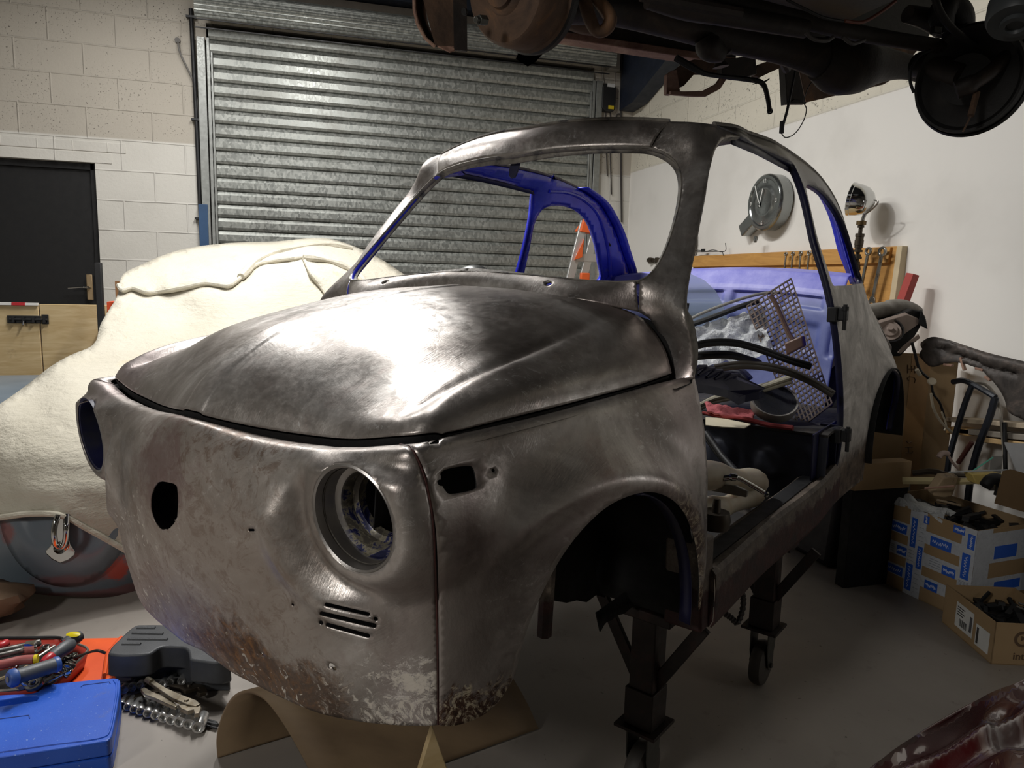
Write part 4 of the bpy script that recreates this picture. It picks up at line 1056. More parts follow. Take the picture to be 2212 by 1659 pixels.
# conduit, cables, control box
c = root('wall_conduit', 'black vertical conduit clipped beside the left shutter rail', 'pipe', (DW, .80, 0))
b = MB(); b.tube([(-.03, 0, 3.18), (-.03, -.012, 2.4), (-.03, -.02, 1.45)], .016, 10); b.build('tube', M['dark'], c, True)
b = MB()
for z_ in (3.12, 2.37, 1.62): MB().box((-.03, 0 if z_ > 3 else -.012, z_), (.02, .035, .008)).build('clip', M['dark'], c)
b = MB(); P_ = [W(*p, X=DW - .03) for p in ((384, 90), (388, 112), (402, 142), (415, 170), (424, 205), (428, 300), (434, 420), (431, 500))]
b.tube(spl(P_, 6), .007, 8); b.lathe([(0, 0), (.02, 0), (.02, .02), (0, .02)], W(384, 88, X=DW), frame((-1, 0, 0)), 12)
tag(b.build('loose_cable', mat('grey_cable', '6d6a66', .6), None, True), 'thin grey cable hanging from a wall hook beside the conduit', 'cable')
b = MB(); p0, p1 = W(429, 441, X=DW - .05), W(449, 441, X=DW - .05); b.hexa([(DW - .07, p0[1], .0), (DW - .03, p0[1], .0), (DW - .03, p1[1], .0), (DW - .07, p1[1], .0), (DW - .07, p0[1], p0[2]), (DW - .03, p0[1], p0[2]), (DW - .03, p1[1], p0[2]), (DW - .07, p1[1], p0[2])])
tag(b.build('steel_channel', mat('blue_channel_paint', '2b4a6e', .5), bevel=.003), 'short blue steel channel standing against the left shutter rail', 'channel')
cb = root('control_box', 'black shutter control box with a yellow sticker on the pier', 'control box', (DW, -2.643, 2.84))
b = MB(); b.prism([(-.065, -.09), (-.03, -.115), (.045, -.115), (.065, -.09), (.065, .09), (.04, .12), (-.04, .12), (-.065, .09)], (-.04, 0, 0), (0, -1, 0), (0, 0, 1), (1, 0, 0), .07); b.build('case', M['dark'], cb, bevel=.006)
b = MB(); b.box((-.077, -.012, .105), (.004, .035, .014)); b.build('white_label', mat('white_label', 'c8c8c8', .5), cb)
b = MB(); b.box((-.077, -.02, -.082), (.004, .026, .015)); b.build('yellow_sticker', mat('yellow_sticker', 'c8b020', .5), cb)
M['wire'] = mat('dark_cable', '3a3634', .6)
for i, (pts, lab) in enumerate((
    ([(1309, 190), (1303, 172), (1302, 150), (1304, 130), (1306, 112)], 'grey cable looping up from the top of the control box'),
    ([(1309, 240), (1308, 262), (1309, 300), (1312, 380)], 'left of the two thin cables dropping from the control box'),
    ([(1318, 240), (1319, 270), (1318, 320), (1321, 420)], 'right of the two thin cables dropping from the control box'),
    ([(1342, 80), (1342, 190), (1341, 300), (1343, 480)], 'straight dark conduit running down the block pier'),
    ([(1328, 262), (1331, 252), (1334, 247), (1339, 246)], 'short conduit bend low on the pier near the corner'))):
    b = MB(); b.tube(spl([W(*p, X=DW - .02) for p in pts], 6), .006 if i != 3 else .010, 6)
    tag(b.build('pier_cable', M['wire'] if i else mat('grey_flex', '8b8780', .6), None, True), lab, 'cable')
b = MB(); q = W(1325, 120, X=DW - .06); b.box(q, (.05, .05, .13))
tag(b.build('junction_box', mat('grey_box_plastic', '8e8a82', .5), bevel=.006), 'tall grey junction box high on the pier beside the shutter coil', 'junction box')
# ---- plywood barrier, post, board at the left
def plywood(name, a='d0ba90', b_='b69b6c'):
    k = NT(name); g_ = k.noise(1, 5, .6, vec=k.scaled((3, 3, 22)), dist=1.5)
    c = k.ramp(g_, [(.3, b_), (.7, a)]); c = k.mix(c, '3a2c1f', k.rng(k.noise(4, 6, .7), .62, .78, 0, .55)); k.val('Base Color', c); k.val('Roughness', .65); k.bump(g_, .1, .002); return k.m
M['ply'] = plywood('plywood')
XB = 4.75
t = root('plywood_barrier', 'pale plywood barrier with a sliding bolt in front of the black door', 'barrier', (XB, 0, 0))
def yz(px, py, X): q = W(px, py, X=X); return q[1], q[2]
y0, zt = yz(-120, 655, XB); y1, zt1 = yz(83, 657, XB); y2, zt2 = yz(236, 655, XB)
b = MB(); b.hexa([(0, y0, 0), (.02, y0, 0), (.02, y1 + .003, 0), (0, y1 + .003, 0), (0, y0, zt1), (.02, y0, zt1), (.02, y1 + .003, zt1), (0, y1 + .003, zt1)]); b.build('left_sheet', M['ply'], t, bevel=.002)
b = MB(); b.hexa([(0.004, y1 - .003, 0), (.024, y1 - .003, 0), (.024, y2, 0), (0.004, y2, 0), (0.004, y1 - .003, zt1), (.024, y1 - .003, zt1), (.024, y2, zt1), (0.004, y2, zt1)]); b.build('right_sheet', M['ply'], t, bevel=.002)
b = MB(); b.m = 0; b.box((-.004, (y0 + y1) / 2, zt1), (.012, (y0 - y1) / 2, .007)); b.m = 1; ya, yb = yz(27, 655, XB)[0], yz(56, 655, XB)[0]; b.box((-.005, (ya + yb) / 2, zt1), (.0125, (ya - yb) / 2, .0075)); b.build('edge_tape', [mat('white_tape', 'd8d6d2', .4), mat('red_tape', 'b8202a', .4)], t)
bo = root('sliding_bolt', None, None); bo.parent = t; yb_, zb_ = yz(62, 690, XB)
b = MB(); b.box((-.006, yb_ + .02, zb_), (.003, .085, .022)); b.box((-.006, yb_ - .085, zb_ + .002), (.003, .018, .028)); b.build('bolt_plate', M['dark'], bo, bevel=.002)
b = MB(); b.tube([(-.016, yb_ + .09, zb_), (-.016, yb_ - .10, zb_)], .007, 8); b.tube([(-.016, yb_ + .02, zb_), (-.035, yb_ + .02, zb_ - .03)], .005, 8)
for o_ in (.07, .02, -.03, -.085): b.box((-.014, yb_ + o_, zb_), (.012, .006, .016))
b.build('bolt_bar', M['dark'], bo, True)
XP = 4.45; ya, za = yz(203, 567, XP); yb, zb = yz(217, 567, XP)
b = MB(); b.hexa([(XP, ya, 0), (XP + .04, ya, 0), (XP + .04, yb, 0), (XP, yb, 0), (XP, ya, za), (XP + .04, ya, za), (XP + .04, yb, za), (XP, yb, za)])
tag(b.build('black_post', mat('black_steel_post', '1c1c1e', .5), bevel=.003), 'slim black square post standing in front of the black door', 'post')
b = MB(); ya, za = yz(248, 607, 4.9); yb, zb = yz(300, 607, 4.9); b.hexa([(4.9, ya, 0), (4.93, ya, 0), (4.93, yb, 0), (4.9, yb, 0), (4.9, ya, za), (4.93, ya, za), (4.93, yb, za), (4.9, yb, za)])
tag(b.build('brown_board', mat('brown_hardboard', '8a6440', .6)), 'brown board just showing behind the covered car roof', 'board')
b = MB(); P_ = [W(*p, X=4.6) for p in ((230, 652), (251, 650))]; P_ = P_ + [np.array([4.6, P_[1][1], 0]), np.array([4.6, P_[0][1], 0])]; P2 = [p + np.array([.12, 0, 0]) for p in P_]; b.add(P_ + P2, [(0, 1, 2, 3), (7, 6, 5, 4), (0, 4, 5, 1), (1, 5, 6, 2), (2, 6, 7, 3), (3, 7, 4, 0)])
tag(b.build('orange_bin', mat('orange_plastic', 'd8502a', .45), bevel=.004), 'small orange plastic bin behind the black post', 'bin')
# ---------------------------------------------------------------- the covered car at the left
class LiftW:
    """smooth depth fit of room points through frame positions"""
    def __init__(s, ctrl):
        X = []; Z = []
        for px, py, ax, val in ctrl:
            p = W(px, py, **{ax: val}); X.append((px / 1000, py / 1000)); Z.append(1 / (CAMB[0] @ (p - EYE)))
        s.X = np.array(X); n = len(X); K = s.k(s.X, s.X) + 1e-4 * np.eye(n); Pm = np.c_[np.ones(n), s.X]
        s.c = np.linalg.solve(np.block([[K, Pm], [Pm.T, np.zeros((3, 3))]]), np.r_[np.array(Z), 0, 0, 0])
    def k(s, a, b): r2 = ((a[:, None] - b[None]) ** 2).sum(2); return .5 * r2 * np.log(r2 + 1e-12)
    def __call__(s, px, off=0.0):
        px = np.atleast_2d(px).astype(float); q = px / 1000; iz = s.k(q, s.X) @ s.c[:-3] + s.c[-3] + q @ s.c[-2:]
        return np.array([W(a, b, D=1 / z - off) for (a, b), z in zip(px, iz)])
def wpanel(name, segs, L, step, m, thick=.004, off=0.0, holes=(), disp=None, **kw):
    V, Fc = tri(loop(segs, step), [loop(h, step) for h in holes], step * 1.2); P = L(V, off)
    if disp: P = disp(P, V)
    a, b_, c = P[Fc[:, 0]], P[Fc[:, 1]], P[Fc[:, 2]]; n = np.cross(b_ - a, c - a)
    if (n * (EYE - a)).sum(1).mean() < 0: Fc = Fc[:, ::-1]
    o = mesh(name, P, Fc, m, smooth=True, **kw)
    q = o.modifiers.new('s', 'SOLIDIFY'); q.thickness = thick; q.offset = -1
    return o
k = NT('cream_cotton_dust_sheet'); 
c_ = k.ramp(k.noise(1.6, 5, .6), [(.3, 'c0baaa'), (.7, 'cec9bb')]); c_ = k.mix(c_, 'c9b68e', k.rng(k.noise(3.2, 7, .7, dist=1), .60, .76, 0, .55))
k.val('Base Color', c_); k.val('Roughness', .95); k.val('Specular IOR Level', .2)
n1 = k.noise(9, 6, .6, dist=1.2); n2 = k.noise(180, 3)
k.bump(k.math('ADD', k.math('MULTIPLY', n1, .7), k.math('ADD', k.math('MULTIPLY', n2, .08), k.math('MULTIPLY', k.noise(1, 5, .6, vec=k.scaled((22, 22, 70))), .5))), .6, .02); M['cloth'] = k.m
k = NT('grey_guide_coat'); xyz = k('SeparateXYZ', {0: k.P}); wn_ = k.math('MULTIPLY', k.math('SUBTRACT', k.noise(8, 7, .7), .5), .12)
c_ = k.ramp(k.noise(4, 6), [(.3, '5a6670'), (.7, '6c7780')])
rd = k.near((W(252, 1228, X=2.80)), .055, .35, warp=wn_, scale=(1, 1, 1)); c_ = k.mix(c_, 'b04a3c', rd)
rd2 = k.near((W(20, 1150, X=2.8)), .05, .5, warp=wn_); c_ = k.mix(c_, '8c4a44', k.math('MULTIPLY', rd2, .7))
rd3 = k.near((W(160, 1250, X=2.77)), .09, .6, warp=wn_, scale=(.6, .6, 2.2)); c_ = k.mix(c_, '7a4f50', k.math('MULTIPLY', rd3, .7))
zlow = k.rng(k.math('ADD', xyz.outputs[2], k.math('MULTIPLY', wn_, .3)), W(150, 1283, X=2.8)[2], W(150, 1275, X=2.8)[2], 1, 0); c_ = k.mix(c_, '80403a', k.math('MULTIPLY', zlow, .6))
k.val('Base Color', c_); k.val('Roughness', .38); k.val('Coat Weight', .35); k.val('Coat Roughness', .25); M['grey'] = k.m
cc_ctrl = [(0,1110,'X',2.78),(125,1110,'X',2.66),(232,1166,'X',2.70),(300,1200,'X',2.74),(-200,1150,'X',3.05),(0,870,'X',3.15),(-250,960,'X',3.5),(120,1000,'X',2.74),(60,830,'X',3.35),(110,790,'X',3.45),(200,745,'X',3.72),(150,880,'X',3.0),(300,900,'X',2.98),(400,760,'X',3.55),
           (240,700,'X',3.95),(400,690,'X',3.98),(600,680,'X',3.98),(800,700,'X',4.0),(250,635,'X',4.25),(262,605,'X',4.45),(380,545,'X',4.95),(480,531,'X',5.1),(600,527,'X',5.15),(700,520,'X',5.1),(800,555,'X',5.0),(850,580,'X',4.9),(950,640,'X',4.7),(420,612,'X',4.25),(520,600,'X',4.28),(640,560,'X',4.45),(700,633,'X',4.15),
           (900,760,'X',3.9),(600,900,'X',3.0)]
LC = LiftW(cc_ctrl)
def fold(P, V):
    out = P.copy()
    for i, (p, (x, y)) in enumerate(zip(P, V)):
        d = .014 * noise.noise(Vector((x * .010, y * .022, 1.3))) + .006 * noise.noise(Vector((x * .03, y * .05, 4)))
        # long soft stretch folds running down from the roof
        d += .012 * math.sin((x * .8 + y * 1.1) * .012 + 2 * noise.noise(Vector((x * .004, y * .004, 0)))) * (1 if y > 640 else .4)
        v = EYE - p; v /= np.linalg.norm(v); out[i] = p + v * d
    return out
hem = [(-200,1140),(-100,1128),(0,1118),(60,1110),(120,1111),(150,1120),(185,1140),(232,1166),(300,1205)]
cl = wpanel('dust_sheet', [hem, [(300,1205),(360,1100),(520,950),(760,800),(950,700)], [(950,700),(930,632),(880,597),(850,578),(800,552),(745,528),(700,521)], [(700,521),(600,525),(480,531),(380,546),(300,580),(264,603),(253,640),(236,668),(216,703),(204,742),(150,768),(110,791),(60,830),(0,872),(-100,930),(-200,985)], [(-200,985),(-200,1140)]],
            LC, 13, M['cloth'], .006, disp=fold, label='cream cotton dust sheet draped over the grey car', category='dust sheet')
# thick rolled hem
b = MB(); b.tube([p for p in fold(LC(np.array(spl(hem[1:], 8))), np.array(spl(hem[1:], 8)))], .011, 8); b.build('hem', M['cloth'], cl, True)
# the folded-over second layer on the roof
def fold2(P, V):
    out = P.copy()
    for i, (p, (x, y)) in enumerate(zip(P, V)):
        s_ = (x - 260) / 600; dn = (y - 545) / 80
        d = .020 * math.sin(x * .055 - y * .02 + 3 * noise.noise(Vector((x * .01, y * .01, 0)))) * max(0, 1 - abs(s_ - .18) * 4) * (dn > -.5)
        d += .016 * noise.noise(Vector((x * .012, y * .06, 9)))
        if x > 640: d += .022 * math.sin((y - 520) * .11 - (x - 660) * .035)
        v = EYE - p; v /= np.linalg.norm(v); out[i] = p + v * d
    return out
flap = [(256,616),(266,592),(300,574),(380,542),(480,526),(600,521),(700,514),(760,530),(830,564),(880,598)]
flow = [(880,598),(800,640),(740,672),(708,640)]
fl3 = [(708,640),(690,614),(672,590),(655,556)]
fl4 = [(655,556),(600,563),(560,570),(536,585),(512,606),(494,617),(470,615),(440,612),(400,620),(350,629),(320,632),(285,622),(262,626),(256,616)]
wpanel('sheet_fold', [flap, flow, fl3, fl4], LC, 9, M['cloth'], .018, off=.055, disp=fold2, parent=cl)
b = MB(); e = spl(fl4, 6) ; b.tube([p for p in fold2(LC(np.array(e), .05), np.array(e))], .012, 8); e = spl(fl3, 6); b.tube([p for p in fold2(LC(np.array(e), .05), np.array(e))], .010, 8)
e = spl([(655,556),(720,566),(770,590),(800,625)], 6); b.tube([p for p in LC(np.array(e), .085)], [.018 + .006 * math.sin(i) for i in range(len(e))], 8)
e = spl([(520,598),(560,560),(620,540),(700,528),(760,536)], 6); b.tube([p for p in LC(np.array(e), .07)], [.02 + .006 * math.sin(i * .7) for i in range(len(e))], 8)
b.build('fold_edge', M['cloth'], cl, True)
# grey car under it
gc = root('covered_car', 'grey primed old car with chrome boot handle under a cream sheet', 'car')
gctrl = [(-150,1180,'X',2.98),(0,1130,'X',2.83),(130,1100,'X',2.74),(300,1190,'X',2.80),(0,1270,'X',2.86),(150,1288,'X',2.80),(285,1287,'X',2.86),(350,1270,'X',2.95),(130,1200,'X',2.735),(130,1060,'X',2.80),(250,1230,'X',2.78),(20,1220,'X',2.82),(150,1265,'X',2.77)]
GL = LiftW(gctrl)
o = wpanel('body_shell', [[(-170,1060),(130,1040),(400,1100)], [(400,1100),(390,1285)], [(390,1285),(285,1287),(200,1290),(120,1287),(0,1275),(-170,1262)], [(-170,1262),(-170,1060)]], GL, 12, M['grey'], .01); o.parent = gc
def lidd(P, V):
    out = P.copy()
    for i, (p, (x, y)) in enumerate(zip(P, V)):
        d = 0
        for cx, cy, rx, ry in ((95, 1112, 45, 68), (185, 1112, 48, 74)):
            r = math.hypot((x - cx) / rx, (y - cy) / ry); d -= .022 / (1 + math.exp((r - 1) / .10))
        r = math.hypot((x - 142) / 150, (y - 1090) / 182); d -= .03 * max(0, (r - .80)) / .2
        v = EYE - p; v /= np.linalg.norm(v); out[i] = p + v * d
    return out
lid_px = [(142 + 146 * math.cos(t), 1090 + 178 * math.sin(t)) for t in np.linspace(-.2, math.pi + .2, 30)]
o = wpanel('boot_lid', [lid_px, [lid_px[-1], (142, 1040), lid_px[0]]], GL, 8, M['grey'], .012, off=.030, disp=lidd); o.parent = gc
h = root('boot_handle', None, None); h.parent = gc
hp = lambda x, y, o_=.05: GL((x, y), o_)[0]
b = MB(); q = [hp(x, y, .036) for x, y in ((113, 1170), (108, 1180), (98, 1190), (99, 1196), (112, 1208), (130, 1217), (148, 1210), (161, 1199), (162, 1190), (152, 1176), (148, 1160), (148, 1110), (118, 1110), (117, 1150))]
q2 = [p + (EYE - p) / np.linalg.norm(EYE - p) * .008 for p in q]; n_ = len(q)
b.add(q + q2, [tuple(range(n_)), tuple(range(2 * n_ - 1, n_ - 1, -1))] + [(i, (i + 1) % n_, n_ + (i + 1) % n_, n_ + i) for i in range(n_)]); b.build('back_plate', M['chrome'], h, bevel=.004)
b = MB(); b.tube(spl([hp(144, 1112, .06), hp(143, 1140, .075), hp(141, 1168, .075), hp(133, 1182, .08), hp(122, 1178, .085), hp(117, 1160, .09), hp(118, 1135, .085), hp(126, 1112, .075)], 8), .0095, 12); b.lathe([(0, .012), (.012, .010), (.016, 0), (.020, -.01)], hp(130, 1184, .06), frame(EYE - hp(130, 1184)), 16); b.build('pull', M['chrome'], h, True)
# dark underside and a tyre, a sack under the bumper
b = MB(); b.hexa([(3.1, .75, .17), (4.6, .75, .17), (4.6, 2.1, .17), (3.1, 2.1, .17), (3.0, .7, .33), (4.6, .7, .36), (4.6, 2.2, .36), (3.0, 2.2, .33)]); b.build('underside', M['under'], gc)
for y in (.85, 2.05):
    for x in (3.45, 4.3): 
        b = MB(); b.lathe([(.17, -.07), (.27, -.075), (.30, -.05), (.30, .05), (.27, .075), (.17, .07)], (x, y, .30), frame((0, 1, 0)), 32); b.build('wheel', M['rubber'], gc, True)
b = MB(); b.hexa([(3.15, .95, .35), (4.5, .95, .35), (4.5, 2.0, .35), (3.15, 2.0, .35), (3.6, 1.05, .62), (4.5, 1.05, .62), (4.5, 1.9, .62), (3.6, 1.9, .62)]); b.build('lower_body', M['grey'], gc, bevel=.05)
b = MB(); P_ = [W(*p, X=x) for p, x in (((-60, 1310), 2.9), ((60, 1310), 2.95))]
rows = []
for i in range(9):
    th = math.pi * i / 8; rows.append([(2.92 + .10 * math.cos(th) , 1.12 + .0 + .16 * math.cos(p) * (.6 + .4 * math.sin(th)) , .04 + .045 * math.sin(th) * (1 + .3 * math.sin(3 * p)) * max(.1, math.sin(p * .5)) ) for p in np.linspace(0, math.pi * 2, 24)])
b = MB(); R_ = np.random.RandomState(3)
V_ = []; 
for i in range(12):
    for j in range(24):
        th = math.pi * i / 11; p = 2 * math.pi * j / 24; r = 1 + .25 * noise.noise(Vector((math.cos(p) * 2, math.sin(p) * 2, th * 2)))
        V_.append((2.70 + .11 * r * math.sin(th) * math.cos(p), 1.14 + .22 * r * math.sin(th) * math.sin(p), .075 + .075 * r * math.cos(th)))
b.add(V_, [(i * 24 + j, i * 24 + (j + 1) % 24, (i + 1) * 24 + (j + 1) % 24, (i + 1) * 24 + j) for i in range(11) for j in range(24)])
tag(b.build('cloth_sack', mat('brown_sacking', '6a5542', .9, bump=.3), None, True), 'crumpled brown cloth on the floor under the grey car nose', 'cloth')
# ---------------------------------------------------------------- wheeled stands under the bare shell
M['standpaint'] = mat('dark_brown_stand_paint', '241b18', .55, .2, var=.3, dirt='3a2019', ds=16)
M['castor'] = mat('castor_rubber', '4a4642', .6, var=.2); M['zinc'] = mat('dull_zinc', '5c5c58', .45, .8, var=.2)
def stand(px, py, depth, top_w, lab, rot, uv):
    base = W(px, py, D=depth); x, y = base[0], base[1]
    r = root('wheeled_stand', lab, 'stand', (x, y, 0), group='wheeled stands', rot=(0, 0, rot))
    top = top_w
    b = MB(); b.box((0, 0, (top + .19) / 2), (.030, .030, (top - .19) / 2)); b.box((0, .032, .30), (.004, .003, .1)); b.build('post', M['standpaint'], r, bevel=.003)
    b = MB(); b.box((0, 0, .235), (.036, .036, .045)); b.build('socket', M['standpaint'], r, bevel=.002)
    b = MB(); b.box((0, 0, .186), (.052, .052, .004)); b.build('top_plate', M['standpaint'], r, bevel=.001)
    for s_ in (-1, 1): b = MB(); b.bar((0, s_ * .02, top - .17), (0, s_ * .13, top + .01), .03, .012, up=(1, 0, 0)); b.build('brace', M['standpaint'], r, bevel=.002)
    b = MB(); b.box((0, 0, top + .012), (.045, .07, .012)); b.build('cross_head', M['standpaint'], r, bevel=.003)
    c = root('castor', None, None); c.parent = r
    b = MB()
    for s_ in (-1, 1): b.prism([(-.035, .182), (.035, .182), (.030, .12), (.012, .055), (-.012, .055), (-.032, .11)], (0, s_ * .026, 0), (1, 0, 0), (0, 0, 1), (0, 1, 0), .004)
    b.box((0, 0, .180), (.036, .03, .004)); b.build('fork', M['zinc'], c, bevel=.002)
    b = MB(); b.lathe([(.012, -.02), (.05, -.02), (.064, -.016), (.068, -.006), (.068, .006), (.064, .016), (.05, .02), (.012, .02)], (0, 0, .068), frame((0, 1, 0)), 32); b.build('wheel', M['castor'], c, True)
    b = MB(); b.tube([(0, -.034, .068), (0, .034, .068)], .008, 8); b.build('axle', M['zinc'], c, True)
    return r
stand(1398, 1450, 1.66, .455, 'brown steel wheeled stand under the open front wheel arch', -.95, None)
stand(1652, 1330, 2.17, .445, 'brown steel wheeled stand under the left sill behind the door opening', -.95, None)
b = MB(); P_ = [c2w(.935, .60, .215)] + [W(*p, D=1.75) for p in ((1552, 1310), (1566, 1325), (1580, 1335), (1592, 1345), (1602, 1325), (1606, 1298), (1603, 1280))] + [c2w(1.09, .60, .215)]
b.tube(spl(P_, 5), [.006 + .0025 * (i % 2) for i in range(len(spl(P_, 5)))], 6)
tag(b.build('hanging_cable', M['wire'], None, True), 'knotted dark cable looping down under the left sill', 'cable')

# ---------------------------------------------------------------- the old chassis raised on the lift
lc = root('raised_vehicle', 'rusty underside of a vehicle raised on the lift overhead with brake drums', 'vehicle')
def rust(name, a, b_, c3, metal=.2, rough=.7):
    k = NT(name); c = k.ramp(k.noise(9, 8, .7, dist=1), [(.3, a), (.55, b_), (.75, c3)]); k.val('Base Color', c); k.val('Metallic', metal); k.val('Roughness', rough); k.bump(k.noise(45, 7, .7), .35, .004); return k.m
M['rust'] = rust('brown_rusted_drum', '3a2c24', '5e4838', '86603f'); M['rustp'] = rust('pink_brown_rusty_flange', '6a4a40', '9a7a68', 'c0a88c', .05); M['oily'] = rust('oily_black_underbody', '14110f', '2a221e', '43352b', .1, .6)
M['oilyd'] = rust('oily_black_backplate', '080808', '100e0e', '1a1615', .1, .55)
def LP(px, py, X): return W(px, py, X=X)
# left brake drum: outer face turned towards the left
dc = LP(1112, -22, 1.50); axd = np.array([-.50, .84, -.20]); axd /= np.linalg.norm(axd)
dm = root('brake_drum', None, None); dm.parent = lc
R_ = frame(axd); b = MB()
b.lathe([(0, .050), (.035, .050), (.036, .042), (.045, .040), (.050, .034), (.098, .032), (.104, .026), (.108, .012), (.110, 0), (.110, -.040), (.116, -.044)], dc, R_, 64); b.build('drum', M['rust'], dm, True)
b = MB(); b.lathe([(.116, -.044), (.120, -.048), (.120, -.062), (.112, -.064)], dc, R_, 64); b.build('drum_lip', M['oilyd'], dm, True)
st = dc + R_ @ np.array([.0, 0, .034]); sx = W(1046, 44, X=(dc + R_ @ np.array([0, 0, .034]))[0] - .02)
b = MB(); sp0 = sx - axd * .004; b.tube([sp0, sp0 + axd * .020], .010, 6); b.tube([sp0 + axd * .018, sp0 + axd * .028], .0065, 10); b.build('wheel_stud', M['zinc'], dm, bevel=.001)
b = MB(); q = sx + np.array([-.03, .02, .018]); b.lathe([(0, -.002), (.007, -.002), (.007, .002), (0, .002)], W(1003, 25, X=dc[0] - .01), R_, 16); b.build('stud_hole', M['oilyd'], dm)
# bracket hanging under the drum
b = MB(); b.hexa([LP(*p, 1.62) for p in ((1112, 128), (1140, 146), (1160, 133), (1150, 108))] + [LP(*p, 1.62) for p in ((1128, 90), (1150, 110), (1190, 100), (1175, 70))]); b.build('jacking_bracket', M['rustp'], lc, bevel=.003)
# flared wing end at far left of the body
def strip(px_a, px_b, Xa, Xb, name, m, th=.003):
    a = [LP(*p, Xa) for p in spl(px_a, 6)]; c = [LP(*p, Xb) for p in spl(px_b, 6)]; b = MB(); b.sheet([a, c]); return b.build(name, m, lc, True, solid=th)
strip([(896, -40), (895, 20), (901, 50), (918, 82), (940, 100)], [(920, -40), (918, 20), (925, 55), (938, 85), (940, 100)], 1.72, 1.9, 'wing_edge', M['rustp'])
b = MB(); b.hexa([LP(*p, 1.72) for p in ((899, -60), (990, -60), (998, 108), (940, 100))] + [LP(*p, 1.98) for p in ((905, -60), (985, -60), (985, 100), (945, 95))]); b.build('wing_box', M['rust'], lc)
b = MB(); b.sheet([[LP(*p, 1.715) for p in ((945, 100), (965, 101), (990, 102))], [LP(*p, 1.70) for p in ((958, 106), (972, 113), (988, 106))]]); b.build('torn_flange', M['rustp'], lc, solid=.003)
b = MB(); b.bar(LP(993, -30, 1.70), LP(995, 110, 1.70), .007, .03); b.build('wing_stay', M['oily'], lc)
b = MB(); b.tube([LP(894, -40, 1.715), LP(895, 20, 1.715), LP(902, 52, 1.715), LP(919, 83, 1.715), LP(940, 101, 1.715)], .004, 8); b.build('wing_bead', M['rustp'], lc, True)
# big dark floor above everything
b = MB(); b.hexa([(-1.6, -1.86, 2.11), (2.45, -1.80, 2.11), (2.45, -.20, 2.11), (-1.6, -.20, 2.11), (-1.6, -1.86, 2.36), (2.45, -1.80, 2.36), (2.45, -.20, 2.36), (-1.6, -.20, 2.36)]); b.hexa([(-.9, -.34, 1.90), (1.80, -.34, 1.90), (1.80, -.235, 1.90), (-.9, -.235, 1.90), (-.9, -.34, 2.2), (1.80, -.34, 2.2), (1.80, -.235, 2.2), (-.9, -.235, 2.2)]); b.build('body_floor', M['oilyd'], lc)
# rear valance beam with rusty lower flange
def beam(a, c, X1, X2, h, name, m, d=.05):
    A = LP(*a, X1); C = LP(*c, X2); b = MB(); up = np.array([0, 0, h])
    b.hexa([A, C, C + np.array([d, 0, 0]), A + np.array([d, 0, 0]), A + up, C + up, C + up + np.array([d, 0, 0]), A + up + np.array([d, 0, 0])]); return b.build(name, m, lc, bevel=.003)
beam((1150, 66), (1590, 132), 2.30, 2.15, .25, 'valance', M['oily'], .03)
beam((1185, 78), (1590, 140), 2.29, 2.13, .022, 'valance_flange', M['rustp'], .06)
strip([(1162, 112), (1185, 85), (1225, 45), (1260, 20)], [(1172, 85), (1192, 60), (1215, 30), (1230, 8)], 1.95, 2.25, 'gusset', M['rustp'], .006)
b = MB(); b.lathe([(0, 0), (.014, 0), (.014, .004), (0, .006)], LP(1196, 84, 1.98), frame((-1, 0, -.4)), 14); b.build('bolt_head', M['rustp'], lc, True)
# axle, tubes and rods running across: centre lines through the frame, at their own depth
def rod(pts, X, r, name, m, n=12):
    xs = X if isinstance(X, (list, tuple)) else [X] * len(pts); P_ = [LP(p[0], p[1], x) for p, x in zip(pts, xs)]; rr = r if isinstance(r, (list, tuple)) else [r] * len(pts)
    Q = spl([np.r_[p, q] for p, q in zip(P_, rr)], 5); b = MB(); b.tube([q[:3] for q in Q], [q[3] for q in Q], n); return b.build(name, m, lc, True)
rod([(1210, 15), (1330, 20), (1420, 42), (1560, 78), (1700, 108), (1790, 130)], [1.56, 1.6, 1.6, 1.6, 1.6, 1.6], [.035, .036, .034, .034, .036, .05], 'axle_tube', M['oily'], 20)
rod([(1770, 128), (1810, 135), (1850, 140), (1900, 140), (1960, 145), (2030, 165)], 1.6, [.05, .075, .07, .045, .03, .03], 'differential_housing', M['oily'], 20)
rod([(1400, -5), (1480, 15), (1560, 32), (1660, 50), (1740, 62)], 1.45, [.022, .026, .022, .02, .02], 'drag_link', M['oily'], 14)
rod([(1440, -30), (1560, 0), (1700, 35), (1800, 60), (1900, 80), (2010, 97), (2170, 115)], [1.5, 1.48, 1.46, 1.44, 1.43, 1.42, 1.42], [.02, .02, .018, .018, .017, .016, .016], 'track_rod', M['oily'], 12)
rod([(1385, -10), (1500, 12), (1600, 30)], 1.38, .012, 'brake_pipe', M['oily'], 8)
rod([(1272, -20), (1300, 10), (1318, 40), (1310, 62), (1290, 68), (1276, 45), (1262, 0)], 1.5, [.012, .014, .015, .014, .012, .014, .014], 'spring_hanger', M['rust'], 10)
rod([(1185, -10), (1240, 30), (1290, 45), (1330, 20)], 1.62, [.03, .035, .03, .03], 'hub_carrier', M['rust'], 14)
rod([(1520, 82), (1530, 100), (1545, 112), (1562, 118)], 1.58, [.022, .03, .026, .018], 'spring_mount', M['oily'], 12)
rod([(1553, 108), (1556, 135), (1557, 145)], 1.62, [.014, .014, .02], 'shackle', M['oily'], 10)
rod([(1568, 100), (1610, 105), (1680, 118), (1700, 150)], [1.6, 1.62, 1.7, 1.75], [.02, .012, .012, .012], 'stay', M['oily'], 8)
